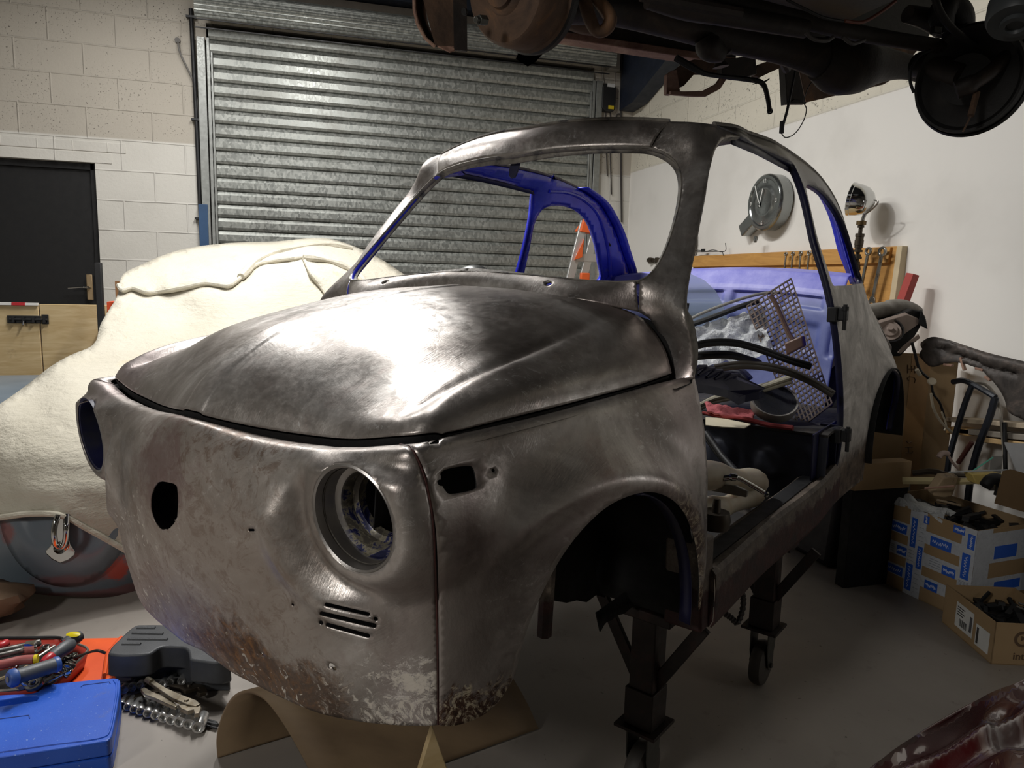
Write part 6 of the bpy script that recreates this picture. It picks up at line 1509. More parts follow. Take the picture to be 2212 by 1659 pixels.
blu = [(.05, .10, .58, .84), (.0, .05, .05, .30), (.22, .38, .67, .78), (.30, .40, .42, .52), (.20, .38, .17, .27), (.42, .475, .56, .90), (.41, .475, .05, .36), (.50, .55, .34, .60), (.61, .80, .66, .77), (.74, .86, .40, .50), (.60, .72, .16, .26), (.80, .90, .90, .98), (.90, .97, .44, .72), (.53, .58, .88, .97), (.93, .99, .78, .94), (.92, .985, .10, .34)]
for i, (x0, x1, z0, z1) in enumerate(blu):
    patch('tape_print', x0 * Lp, x1 * Lp, z0 * H_, z1 * H_, .0014, M['tapeb'])
M['ink'] = mat('white_print', 'd8dce4', .4)
for (x0, x1, z0, z1) in blu:
    horiz = (x1 - x0) * Lp > (z1 - z0) * H_; b = MB(); n_ = 26; P_ = []
    for i in range(n_ + 1):
        t = .1 + .8 * i / n_; a_ = .5 + .22 * math.sin(i * 1.7 + x0 * 9) * (1 if i % 3 else .3)
        fx, fz = (t, a_) if horiz else (a_, t); P_.append(PA + PAx @ np.array([(x0 + (x1 - x0) * fx) * Lp, -.0018, (z0 + (z1 - z0) * fz) * H_]))
    b.tube(P_, .0011, 4); b.build('print_script', M['ink'], taped)
# small print lines on the white bands
for (x0, x1, z0, z1) in ((.13, .20, .66, .79), (.14, .27, .42, .52), (.12, .19, .17, .27), (.50, .54, .64, .84), (.49, .54, .08, .3), (.62, .72, .42, .53), (.41, .47, .38, .54), (.89, .98, .36, .42), (.89, .99, .02, .09)):
    for i in range(4):
        z_ = z0 + (z1 - z0) * (i + .5) / 4; patch('fine_print', x0 * Lp, x1 * Lp, z_ * H_ - .0009, z_ * H_ + .0009, .0013, mat('grey_print', '7c828c', .5) if 'gp' not in M else M['gp'])
        M.setdefault('gp', bpy.data.materials['grey_print'])
for z0, z1 in ((.62, .95), (.25, .45)): patch('tape_band', 0, .36, z0 * H_, z1 * H_, .0006, M['tapew'], face=Lp)
patch('tape_print', .10, .22, .66 * H_, .80 * H_, .0012, M['tapeb'], face=Lp); patch('tape_print', .12, .26, .30 * H_, .40 * H_, .0012, M['tapeb'], face=Lp); patch('tape_band', 0, .08, 0, H_, .0010, M['tapew'], face=Lp)
# carton at bottom right with labels
small, SA, SAx, SL = carton('small_carton', W(2034, 1343, Z=0)[:2], W(2140, 1435, Z=0)[:2], .24, .145, 'small open cardboard box with two white labels at the right edge')
M['label'] = mat('white_paper_label', 'cfcfcc', .6)
def sp_(name, x0, x1, z0, z1, out, m, fc=0): return patch(name, x0, x1, z0, z1, out, m, parent=small, A=SA, Ax=SAx, face=fc)
sp_('shipping_label', SL * .27, SL * .62, .030, .118, .001, M['label']); sp_('shipping_label', SL * .68, SL * .93, .022, .095, .001, M['label'])
for i in range(9): sp_('barcode', SL * (.36 + .017 * i), SL * (.366 + .017 * i + .004 * (i % 2)), .040, .065, .0016, M['dark'])
for i in range(4): sp_('label_text', SL * .30, SL * (.42 + .03 * (i % 2)), .075 + i * .009, .078 + i * .009, .0016, M['dark'])
sp_('barcode', SL * .555, SL * .60, .045, .10, .0016, mat('grey_barcode', '55555a', .6)); sp_('barcode', SL * .70, SL * .735, .03, .085, .0016, M['wire'])
Rsf = np.stack([SAx[:, 1], (0, 0, 1), np.cross(SAx[:, 1], (0, 0, 1))], 1)
text('printed_word', 'inter', SA + SAx @ np.array([SL + .001, .10, .032]), .036, Rsf, M['marker'], small)
b = MB(); q0 = SA + SAx @ np.array([SL + .001, .09, .092]); b.lathe([(.018, -.0005), (.027, -.0005), (.027, .0005), (.018, .0005), (.018, -.0005)], q0, frame(SAx[:, 0]), 28); b.lathe([(0, -.0005), (.010, -.0005), (.010, .0005), (0, .0005)], q0 + np.array([0, 0, .003]), frame(SAx[:, 0]), 3); b.build('recycling_mark', M['marker'], small)
# ---------------------------------------------------------------- things lying inside the bare shell
def cw(px, py, **k): return c2w(*CP(px, py, **k))
def poly3(P_, ext):
    b = MB(); n_ = len(P_); Q = [np.asarray(p) + np.asarray(ext) for p in P_]
    return b.add(list(P_) + Q, [tuple(range(n_)), tuple(range(2 * n_ - 1, n_ - 1, -1))] + [(i, (i + 1) % n_, n_ + (i + 1) % n_, n_ + i) for i in range(n_)])
BK = CM @ np.array([1.0, 0, 0]); UPc = np.array([0, 0, 1.0])
# mesh grille
gA, gB, gC, gD = cw(1613, 662, u=2.08), cw(1709, 602, u=2.16), cw(1797, 872, u=1.90), cw(1722, 929, u=1.86)
gr = root('mesh_grille', 'black plastic mesh panel leaning across the back of the cabin', 'grille')
M['meshp'] = mat('dusty_black_mesh', '5a4c44', .7, var=.3, dirt='7e6a5e', ds=9)
n_g = np.cross(gB - gA, gD - gA); n_g /= np.linalg.norm(n_g)
b = MB(); nx, ny = 11, 27
def gp(s, t, o_=0):
    bow = .02 * math.sin(math.pi * t); return (gA * (1 - s) + gB * s) * (1 - t) + (gD * (1 - s) + gC * s) * t + n_g * (o_ + bow)
for i in range(nx + 1):
    for j in range(10): b.bar(gp(i / nx, j / 10), gp(i / nx, (j + 1) / 10), .0048, .005, up=n_g)
for j in range(ny + 1): b.bar(gp(0, j / ny), gp(1, j / ny), .0048, .005, up=n_g)
b.build('mesh', M['meshp'], gr)
b = MB(); b.bar(gp(0, 1), gp(1, 1), .005, .008, up=n_g); b.build('mesh_edge', M['meshp'], gr)
b = MB(); P_ = [cw(*p, u=2.0) for p in ((1664, 638), (1675, 655), (1690, 690), (1705, 722), (1722, 748))]; b.tube(spl(P_, 5), .008, 8)
tag(b.build('wooden_strap', mat('brown_wood_strip', '7a6050', .6), None, True), 'thin brown curved strip lying down the mesh panel', 'strip')
b = MB(); P_ = [cw(*p, u=1.93) for p in ((1693, 742), (1732, 725), (1737, 748), (1699, 768))]; poly_ = P_; b = poly3(P_, BK * .03); tag(b.build('brown_pad', mat('brown_leather', '6e5346', .5), None, bevel=.005), 'small brown rectangular pad resting on the mesh panel', 'pad')
# rubber seals
for pts, us, r, lab in ((((1490, 752), (1530, 742), (1590, 742), (1650, 758), (1710, 780), (1752, 792)), (1.62, 1.66, 1.72, 1.76, 1.78, 1.80), .011, 'upper thick black rubber seal curving across the door opening'),
                        (((1492, 772), (1530, 768), (1580, 768), (1625, 780), (1640, 785)), (1.72, 1.75, 1.80, 1.85, 1.88), .012, 'middle short black rubber seal ending in front of the plastic sheet'),
                        (((1545, 797), (1590, 790), (1650, 792), (1710, 806), (1760, 828), (1800, 852)), (1.70, 1.72, 1.74, 1.76, 1.76, 1.76), .012, 'lower dusty rubber seal arching above the round speaker')):
    P_ = [cw(p[0], p[1], u=u) for p, u in zip(pts, us)]; b = MB(); Q = spl(P_, 6); b.tube(Q, r, 12); b.tube([q + UPc * r * .9 - BK * r for q in Q], r * .45, 8); tag(b.build('rubber_seal', M['rubber'] if 'lower' not in lab else mat('dusty_rubber', '3e3933', .6), None, True), lab, 'rubber seal', 'loose rubber seals in the cabin')
# louvred panel
lv = root('louvred_panel', 'dark blue louvred metal panel hanging inside the door opening', 'panel')
LA, LB_, LC_, LD = cw(1497, 786, u=1.30), cw(1652, 836, u=1.52), cw(1588, 858, u=1.40), cw(1480, 822, u=1.22)
P_ = [cw(1480, 782, u=1.30), cw(1585, 806, u=1.46), cw(1653, 838, u=1.52), cw(1640, 846, u=1.50), cw(1610, 852, u=1.47), cw(1596, 858, u=1.44), cw(1572, 842, u=1.38), cw(1480, 822, u=1.24)]
b = poly3(P_, -UPc * .003); b.build('sheet', M['darkblue'], lv)
b = MB(); b.sheet([[p for p in P_[3:8]], [p - UPc * .022 for p in P_[3:8]]]); b.build('folded_edge', M['darkblue'], lv, solid=.002)
for i in range(5):
    s0 = np.array([1512 + i * 17, 797 + i * 4.6]); e0 = s0 + (-26, 8) if False else s0 + np.array([-22, 9]); b = MB()
    a_ = cw(s0[0] + 14, s0[1] - 4, u=1.34 + i * .03); c_ = cw(s0[0] - 20, s0[1] + 11, u=1.27 + i * .03); b.tube([a_ + UPc * .003, (a_ + c_) / 2 + UPc * .008, c_ + UPc * .003], [.004, .008, .004], 8); b.build('louvre', M['darkblue'], lv, True)
# round speaker
sp0 = cw(1672, 868, u=1.80); R_ = frame(np.array([-.55, .25, .80])); s_ = root('speaker_pan', 'round black pan with a pale rim lying on the seat shelf', 'pan')
b = MB(); b.lathe([(.066, .010), (.072, .012), (.074, .008), (.070, -.022), (0, -.024)], sp0, R_, 48); b.build('rim', M['duct'], s_, True)
b = MB(); b.lathe([(0, .002), (.04, .0), (.067, .008)], sp0, R_, 48); b.build('inner_dish', mat('dark_glossy_dish', '26272a', .3), s_, True)
# towel, red trim, paper
b = MB(); rows = []
tA_, tB_, tC_, tD_ = cw(1522, 872, u=1.74), cw(1632, 892, u=1.77), cw(1624, 914, u=1.72), cw(1528, 892, u=1.70)
for j in range(10):
    rows.append([(tA_ * (1 - i / 23) + tB_ * i / 23) * (1 - j / 9) + (tD_ * (1 - i / 23) + tC_ * i / 23) * j / 9 + UPc * (.008 * noise.noise(Vector((i * .35, j * .5, 0))) + .004) for i in range(24)])
b.sheet(rows); tag(b.build('pink_cloth', mat('pink_terry_cloth', 'c4686c', .95, bump=.6, bs=250), None, True, solid=.006), 'folded pink cloth on the seat shelf beside the round pan', 'cloth')
b = MB(); P_ = [cw(*p, u=u) for p, u in (((1518, 892), 1.715), ((1560, 900), 1.71), ((1610, 905), 1.71), ((1655, 917), 1.705), ((1713, 925), 1.70))]; b.tube(spl(P_, 6), [.006] * 12 + [.008] * 13, 8)
tag(b.build('red_trim', mat('red_piping', '8e2a28', .5), None, True), 'long red trim strip lying along the seat shelf edge', 'trim strip')
b = poly3([cw(*p, w=.462) for p in ((1524, 903), (1560, 905), (1622, 918), (1608, 926), (1560, 924), (1524, 920))], UPc * .003)
tag(b.build('white_card', mat('cream_card', 'd8cfb4', .7), None), 'cream card sheet lying under the red trim on the shelf', 'card')
# glass and wrapped parts behind
k = NT('dusty_glass'); k.val('Base Color', srgb('c4d6cc')); k.val('Roughness', .35); k.val('Transmission Weight', .75); k.val('Alpha', .55); M['glass'] = k.m
P_ = [cw(*p, u=2.28) for p in ((1462, 592), (1492, 592), (1520, 605), (1545, 628), (1562, 660), (1574, 700), (1480, 720), (1460, 720))]; b = poly3(P_, BK * .004)
tag(b.build('loose_window', M['glass'], None), 'dusty pale green curved window glass leaning behind the windscreen pillar', 'window glass')
b = MB(); P_ = [cw(*p, u=u) for p, u in (((1470, 700), 2.0), ((1520, 675), 2.03), ((1600, 646), 2.08), ((1648, 634), 2.12), ((1690, 632), 2.15))]; Q = spl(P_, 6); b.tube(Q, .0055, 8)
tag(b.build('pale_rod', mat('pale_grey_trim', '9c9a94', .4, .3), None, True), 'long pale trim rod slanting behind the mesh panel', 'rod')
b = MB(); P_ = [cw(*p, u=u) for p, u in (((1480, 706), 2.03), ((1540, 685), 2.06), ((1600, 662), 2.10), ((1640, 650), 2.14))]; b.tube(spl(P_, 6), .010, 8)
tag(b.build('black_trim', M['rubber'], None, True), 'dark trim strip just below the long pale rod', 'trim strip')
k = NT('clear_plastic_wrap'); n1 = k.noise(14, 6, .65, dist=2); k.val('Base Color', k.ramp(n1, [(.35, 'b8bcc0'), (.5, 'dcdfe0'), (.65, 'f2f4f4')])); k.val('Roughness', .18); k.val('Alpha', .92); k.bump(n1, 1.0, .03); M['wrap'] = k.m
wl_ = LiftC = None
b = MB(); rows = []
A_, B_2, C_, D_ = cw(1478, 712, u=2.02), cw(1650, 664, u=2.12), cw(1672, 765, u=1.98), cw(1478, 800, u=1.90)
for j in range(22):
    rows.append([(A_ * (1 - i / 39) + B_2 * i / 39) * (1 - j / 21) + (D_ * (1 - i / 39) + C_ * i / 39) * j / 21 + BK * (.05 * noise.noise(Vector((i * .16, j * .22, 5)))) + UPc * (.014 * noise.noise(Vector((i * .3, j * .4, 2)))) for i in range(40)])
b.sheet(rows); tag(b.build('plastic_wrap', M['wrap'], None, True), 'crumpled clear plastic wrapping bundled on the seat shelf', 'plastic sheet')
b = MB(); P_ = [cw(*p, u=1.95) for p in ((1480, 800), (1530, 790), (1600, 800), (1620, 820), (1560, 850), (1480, 850))]; b = poly3(P_, BK * .05); tag(b.build('dark_bundle', M['darkblue'], None, bevel=.01), 'dark blue bundle under the plastic wrapping', 'bundle')
b = MB(); Q = spl([cw(*p, u=1.82) for p in ((1500, 882), (1540, 862), (1590, 850), (1640, 838), (1690, 822), (1712, 815))], 6); b.tube(Q, .008, 8); b.tube([q - UPc * .014 for q in Q], .006, 8); b.tube([q + BK * .03 + UPc * .004 for q in Q], .007, 8)
tag(b.build('pale_weatherstrips', mat('aged_cream_rubber', '9a9482', .6), None, True), 'bunch of pale weatherstrips running behind the pan', 'weatherstrip')
b = MB(); P_ = [cw(*p, w=.25) for p in ((1520, 985), (1560, 1005))]
Q = [CP(1525, 935, u=1.55), CP(1560, 985, u=1.5), CP(1600, 1030, u=1.45)]; b.tube([c2w(*q) for q in Q], .010, 10); b.tube([c2w(*(q + np.array([.03, -.03, .0]))) for q in Q], .008, 10)
tag(b.build('gear_linkage', M['dark'], None, True), 'dark linkage rods slanting down in front of the seat riser', 'linkage')
# plastic tank on the floor with a chrome handle
tk = root('plastic_tank', 'translucent yellowed plastic tank lying on the cabin floor', 'tank')
k = NT('yellowed_polythene'); c_ = k.ramp(k.noise(5, 6, .6), [(.3, '8a7a62'), (.6, 'b4ab98'), (.8, '9c7a48')]); k.val('Base Color', c_); k.val('Roughness', .4); k.val('Subsurface Weight', .15); M['poly'] = k.m
Q = [CP(*p, u=u) for p, u in (((1510, 1030), 1.02), ((1560, 1028), 1.16), ((1620, 1040), 1.30), ((1668, 1052), 1.42), ((1684, 1066), 1.42), ((1672, 1084), 1.34), ((1636, 1108), 1.20), ((1595, 1118), 1.10), ((1550, 1110), 1.00), ((1515, 1095), .95))]
Q = [np.array([q[0], min(q[1], .545), max(.275, q[2])]) for q in Q]; b = MB(); b.tube([c2w(*q) for q in spl(Q, 6)], [.030 + .006 * math.sin(i * .5) for i in range(len(spl(Q, 6)))], 14); b.build('tank_body', M['poly'], tk, True)
b = poly3([cw(*p, u=1.12) for p in ((1505, 1040), (1590, 1050), (1615, 1062), (1612, 1075), (1505, 1055))], BK * .01); b.build('inner_plate', M['duct'], tk, bevel=.002)
b = MB(); b.tube([cw(1545, 1128, u=.99), cw(1549, 1078, u=1.0)], [.012, .008], 10); b.lathe([(0, .02), (.03, .018), (.034, 0), (.03, -.02), (0, -.02)], cw(1545, 1122, u=1.0), frame((0, 0, 1)), 20); b.build('pump', M['iron'], tk, True)
b = MB(); P_ = [cw(*p, u=u) for p, u in (((1562, 1033), 1.10), ((1578, 1031), 1.11), ((1592, 1032), 1.12), ((1620, 1046), 1.14), ((1653, 1066), 1.16))]; b.tube(spl(P_, 6), [.007] * 6 + [.009] * 6 + [.0055] * 13, 10); b.lathe([(0, .008), (.006, .006), (.007, 0), (.006, -.004)], cw(1655, 1068, u=1.16), frame((-.6, .3, .6)), 12)
tag(b.build('window_winder', M['chrome'], None, True), 'chrome window winder handle lying on the plastic tank', 'handle')

# ---------------------------------------------------------------- stuff along the right edge of the room
M['blackframe'] = mat('black_tube_frame', '20242c', .45, .2); M['presssteel'] = rust('rusty_black_pressing', '2a2624', '4a4440', '7a6a60', .2, .6)
cf = root('dash_pressing', 'rusty black curved pressed-steel scuttle frame leaning at the right edge', 'panel')
o_ = .30
outer_ = [(1994, 742), (2012, 731), (2040, 735), (2130, 764), (2212, 784), (2320, 812)]; inner_ = [(2320, 960), (2260, 930), (2212, 905), (2184, 890), (2174, 860), (2155, 830), (2130, 806), (2100, 790), (2070, 783), (2040, 786), (2015, 792), (1990, 770)]
Vq, Fq = tri(loop([outer_, [outer_[-1], inner_[0]], inner_, [inner_[-1], outer_[0]]], 6), [loop([slot((2148, 848 + 20), (2149, 868.5), 1.5)], 3)] if False else [], 7)
def onp(p, dz=0): return wy(p[0], p[1], o_ + dz)
Pq = []
for p in Vq:
    d_ = 0
    for (x0, y0, x1, y1, r) in ((2030, 750, 2062, 753, 5), (2068, 764, 2092, 772, 4), (2100, 776, 2118, 781, 4), (2128, 790, 2160, 800, 5), (2175, 800, 2200, 808, 5), (2040, 762, 2060, 766, 3)):
        a = np.array([x0, y0]); c = np.array([x1, y1]); t = np.clip(((p - a) @ (c - a)) / ((c - a) @ (c - a)), 0, 1); dd = np.linalg.norm(p - a - t * (c - a)); d_ += .018 / (1 + math.exp((dd - r) / 1.2))
    yl = np.interp(p[0], [1994, 2012, 2040, 2130, 2212, 2320], [742, 731, 735, 764, 784, 812]); d_ -= .012 * math.exp(-((p[1] - yl - 10) / 4) ** 2)
    Pq.append(onp(p, -d_))
o = mesh('pressing', Pq, Fq, M['presssteel'], cf); q_ = o.modifiers.new('s', 'SOLIDIFY'); q_.thickness = .012
b = MB(); b.tube([onp(p, .004) for p in spl(outer_, 6)], .006, 8); b.build('rolled_edge', M['presssteel'], cf, True)
for p0, p1 in (((2076, 772), (2084, 800)), ((2108, 795), (2125, 800)), ((2040, 787), (2058, 790)), ((2128, 813), (2140, 822))):
    b = MB(); b.bar(onp(p0, .006), onp(p1, .006), .014, .01); b.build('clip', M['rustp'], cf, bevel=.002)
b = MB(); b.hexa([onp(p, .0) for p in ((2188, 845), (2235, 850), (2235, 885), (2186, 872))] + [onp(p, .01) for p in ((2188, 845), (2235, 850), (2235, 885), (2186, 872))]); b.build('gusset_plate', M['rust'], cf, bevel=.002)
b = MB(); b.bar(onp((2300, 860)), np.array([onp((2300, 860))[0], onp((2300, 860))[1], .0]), .05, .03); b.build('frame_leg', M['presssteel'], cf)
# shelf, planks, foam
sx0, sy0 = 1.45, WY + .04
k1 = wy(2140, 1000, .35)
sh_ = root('storage_crate', 'grey crate carrying timber against the right wall', 'crate', (0, 0, 0))
zt = .60
b = MB(); b.hexa([(1.35, WY + .02, 0), (1.92, WY + .02, 0), (1.92, WY + .30, 0), (1.35, WY + .30, 0), (1.35, WY + .02, zt), (1.92, WY + .02, zt), (1.92, WY + .30, zt), (1.35, WY + .30, zt)]); b.build('crate_body', M['duct'], sh_, bevel=.006)
for i, (pa, pb, t_, cname, lab) in enumerate((((2060, 905), (2290, 925), .020, 'b8a890', 'topmost pale plank in the pile by the right wall'), ((2085, 930), (2290, 950), .024, '8e877c', 'grey weathered plank second from top in the wall pile'), ((2060, 928), (2110, 934), .03, 'd0a970', 'short round-ended yellow timber sticking out of the pile'), ((2130, 948), (2290, 968), .022, 'c8a878', 'lower yellow-brown plank in the wall pile'))):
    a = wy(*pa, .10 + .0 * i); c = wy(*pb, .10 + .0 * i); b = MB(); b.bar(a, c, .09, t_); tag(b.build('plank', mat('plank_wood_%s' % 'abcd'[i], cname, .7, dirt='6a5a48'), None, bevel=.003), lab, 'plank', 'planks by the right wall')
b = MB(); b.hexa([wy(*p, .38) for p in ((2168, 955), (2300, 965), (2300, 1120), (2212, 1060))] + [wy(*p, .20) for p in ((2168, 955), (2300, 965), (2300, 1120), (2212, 1060))]); tag(b.build('foam_block', mat('white_foam', 'd6d8dc', .7), None, bevel=.004), 'white foam block at the right edge below the planks', 'foam block')
b = MB(); b.hexa([wy(*p, .42) for p in ((2140, 985), (2166, 985), (2160, 1060), (2135, 1060))] + [wy(*p, .40) for p in ((2140, 985), (2166, 985), (2160, 1060), (2135, 1060))]); tag(b.build('grey_sheet', mat('grey_board', '8a8884', .7), None), 'thin grey board standing beside the white foam block', 'board')
ch = root('chair_frame', 'black metal chair frame standing behind the cartons', 'chair frame')
cy_ = .22
for pts, r in ((((2058, 825), (2080, 822), (2105, 832), (2150, 858)), .012), (((2100, 832), (2085, 870), (2062, 945), (2050, 990)), .012), (((2150, 858), (2138, 900), (2115, 960), (2098, 1020)), .014)):
    b = MB(); b.tube(spl([wy(*p, cy_) for p in pts], 5), r, 8); b.build('frame_tube', M['blackframe'], ch, True)
b = MB(); q = wy(2098, 1020, cy_); b.tube([q, (q[0], q[1], 0)], .014, 8); q = wy(2050, 990, cy_); b.tube([q, (q[0], q[1], 0)], .012, 8); b.build('frame_foot', M['blackframe'], ch, True)
b = MB(); b.tube(spl([wy(*p, .17) for p in ((2092, 829), (2125, 829), (2146, 848), (2160, 885), (2165, 930), (2172, 1010))], 6), .0065, 8); b.build('loose_hose', mat('pale_hose', '8e877c', .5), None, True); tag(bpy.data.objects['loose_hose'], 'thin pale hose arching over the black chair frame', 'hose')
b = MB(); b.tube([wy(2170, 912, .17), wy(2172, 1015, .17)], .008, 8); tag(b.build('black_rod', M['dark'], None, True), 'short black rod upright beside the pale hose', 'rod')
b = MB(); b.tube([wy(2070, 1000, .24), wy(2100, 955, .24)], .010, 8); tag(b.build('red_brown_stick', mat('dark_red_wood', '4a241c', .6), None, True), 'short dark red stick leaning behind the junk box', 'stick')
# junk in and on the taped carton
jx = lambda px, py, z: W(px, py, Z=z)
TBz = TBH
rr = random.Random(11)
b = MB()
for i in range(70):
    a, c = rr.uniform(.04, PL - .04), rr.uniform(.03, .32); L1 = rr.uniform(.03, .09); th = rr.uniform(0, 3.14)
    p = PA + PAx @ np.array([a, c, TBH - .05 + rr.uniform(-.03, .03)]); e = PAx @ np.array([math.cos(th) * L1, math.sin(th) * min(L1, .06), rr.uniform(-.02, .035)])
    b.bar(p - e * .5, p + e * .5, rr.uniform(.008, .03), rr.uniform(.006, .02))
b.box(PA + PAx @ np.array([PL / 2, .18, TBH / 2 - .06]), (PL / 2 - .01, .165, TBH / 2 - .06), PAx)
tag(b.build('black_car_parts', M['dark'], None), 'heap of small black car parts filling the taped carton', 'car parts', kind='stuff')
zc = TBH + .02
b = MB(); a, c = W(1955, 1036, X=2.18), W(2060, 1036, X=2.05)
P_ = [W(*p, X=x) for p, x in (((1950, 1038), 2.16), ((2000, 1038), 2.10), ((2060, 1040), 2.02), ((2110, 1038), 1.97), ((2160, 1032), 1.93))]; b.tube(spl(P_, 5), [.014] * 10 + [.012] * 11, 4)
tag(b.build('wooden_bar', mat('cream_wood_handle', 'c2b488', .6), None), 'long cream wooden bar lying across the junk box', 'wooden bar')
P_ = [W(*p, X=1.98) for p in ((2038, 1032), (2072, 1030), (2058, 1072), (2040, 1076), (2018, 1072), (2016, 1064))]; b = poly3(P_, (.03, 0, .01)); tag(b.build('scraper_wood', mat('worn_wood_block', '9a866a', .7, dirt='5a4a38', ds=20), None, bevel=.004), 'worn flat wooden block hanging over the junk box edge', 'block')
P_ = [W(*p, X=1.93) for p in ((2100, 1025), (2150, 1022), (2180, 1030), (2188, 1046), (2150, 1050), (2110, 1046))]; b = poly3(P_, (.04, 0, .004)); tag(b.build('yellowed_panel', mat('yellowed_plastic', 'd8c070', .5), None, bevel=.003), 'yellowed plastic panel on top of the junk box', 'panel')
b = MB(); P_ = [W(*p, X=x) for p, x in (((1972, 1022), 2.2), ((2010, 1018), 2.15), ((2060, 1026), 2.06), ((2118, 1028), 1.99))]; b.tube(spl(P_, 5), [.012] * 8 + [.008] * 8, 6); tag(b.build('curved_scraper', M['iron'], None, True), 'dark curved blade behind the cream handle', 'blade')
b = MB(); P_ = [W(*p, X=1.86) for p in ((2128, 1050), (2140, 1036), (2158, 1036), (2165, 1050), (2160, 1072))]; b.tube(spl(P_, 5), .020, 10); tag(b.build('black_hose_piece', M['rubber'], None, True), 'short bent black hose piece on the junk box', 'hose')
for i, (pa, pb, cn, lab) in enumerate((((2025, 1080), (2075, 1092), '8a7a64', 'lower of two pale rods poking from the junk box'), ((1998, 1055), (2060, 1050), '8e6a58', 'pinkish stick under the worn wooden block'), ((2050, 1020), (2175, 1015), 'b0b4b8', 'thin grey rod standing out to the right of the junk'), ((2100, 1018), (2145, 988), '6cc0a8', 'thin mint green rod above the junk box'))):
    b = MB(); b.tube([W(*pa, X=1.95), W(*pb, X=1.93)], .004 if i < 2 else .0028, 8); tag(b.build('thin_rod', mat('rod_%s' % 'abcd'[i], cn, .5), None, True), lab, 'rod')
b = MB(); P_ = spl([W(*p, X=2.05) for p in ((2028, 988), (2034, 980), (2046, 980), (2052, 990), (2060, 1002), (2070, 1012))], 5); b.tube(P_, [.010] * 12 + [.005] * (len(P_) - 12), 10); tag(b.build('curled_handle', mat('pinkish_plastic', '9c8880', .5), None, True), 'curled pale plastic handle standing up out of the junk box', 'handle')
b = MB(); rows = []
for j in range(8): rows.append([PA + PAx @ np.array([.02 + .30 * i / 15, -.004 + .01 * j + .012 * noise.noise(Vector((i * .5, j * .6, 0))), TBH + .015 - .0 * j + .03 * noise.noise(Vector((i * .3, j * .5, 3))) - .02 * (j == 0)]) for i in range(16)])
b.sheet(rows); tag(b.build('plastic_bag', M['wrap'], None, True), 'thin clear plastic bag bunched at the left lip of the taped carton', 'plastic bag')
b = MB(); rr = random.Random(5)
b.box(SA + SAx @ np.array([SL / 2, .12, .045]), (SL / 2 - .01, .105, .04), SAx)
for i in range(26):
    p = SA + SAx @ np.array([rr.uniform(.04, SL - .04), rr.uniform(.03, .20), .09 + rr.uniform(-.01, .03)]); th = rr.uniform(0, 3.1); e = SAx @ np.array([math.cos(th) * .035, math.sin(th) * .03, rr.uniform(-.01, .02)]); b.bar(p - e, p + e, rr.uniform(.006, .022), .012)
tag(b.build('dark_fittings', M['dark'], None), 'dark small fittings heaped in the labelled carton', 'car parts', kind='stuff')
b = MB(); b.tube([W(2196, 1310, Z=.14), W(2225, 1322, Z=.13)], .004, 8); b.tube([W(2200, 1302, Z=.15), W(2225, 1312, Z=.14)], .004, 8); tag(b.build('bright_rods', M['steel'], None, True), 'bright metal rods in the labelled carton', 'rods')
# big flap of card at the right
b = MB(); P_ = [W(*p, X=1.80) for p in ((2168, 1018), (2185, 1014), (2260, 1035), (2260, 1120), (2150, 1088))]; b = poly3(P_, (.004, 0, 0)); o = b.build('box_flap', M['carddark'], taped)

# ---------------------------------------------------------------- maroon panel close by at the bottom right
k = NT('maroon_gloss_paint'); k.val('Base Color', k.ramp(k.noise(2, 4), [(.3, '3e0e10'), (.7, '561618')])); k.val('Roughness', .25); k.val('Coat Weight', .7); k.val('Coat Roughness', .03); k.bump(k.noise(3, 3), .1, .02); M['maroon'] = k.m
mctrl = [(1880,1659,'Z',.60),(2000,1570,'Z',.60),(2100,1515,'Z',.60),(2212,1468,'Z',.60),(2300,1430,'Z',.60),(2212,1560,'Z',.68),(2100,1600,'Z',.67),(2030,1659,'Z',.665),(2212,1659,'Z',.73),(2300,1620,'Z',.74),(2100,1720,'Z',.72),(1900,1720,'Z',.64),(2300,1760,'Z',.76)]
ML = LiftW(mctrl)
def mdisp(P, V):
    out = P.copy()
    for i, (p, (x, y)) in enumerate(zip(P, V)):
        s_ = ((x - 1880) * .55 + (y - 1659) * 1.0); d_ = .012 * math.exp(-((s_ - 62) / 12) ** 2) - .012 * math.exp(-((s_ - 95) / 16) ** 2) + .004 * math.sin(x * .03)
        # moulded badge hollow
        r = math.hypot((x - 2190) / 52, (y - 1570) / 34); d_ -= .014 / (1 + math.exp((r - 1) / .12))
        out[i] = p + np.array([0, 0, d_])
    return out
mv = root('maroon_car_wing', 'glossy maroon car wing in the bottom right corner', 'car panel')
edge_m = [(1840,1700),(1880,1662),(1940,1618),(2010,1570),(2100,1520),(2212,1470),(2320,1425)]
o = wpanel('wing_skin', [edge_m, [(2320,1425),(2340,1800)], [(2340,1800),(1760,1800)], [(1760,1800),(1840,1700)]], ML, 9, M['maroon'], .004, disp=mdisp); o.parent = mv
e_ = ML(np.array(spl(edge_m, 6))); b = MB(); b.sheet([[p for p in e_], [p + np.array([.01, 0, -.05]) for p in e_], [p + np.array([-.02, 0, -.60]) * np.array([1, 1, p[2] / .6 * .985]) for p in e_]]); b.build('wing_side', M['maroon'], mv, True, solid=.003)
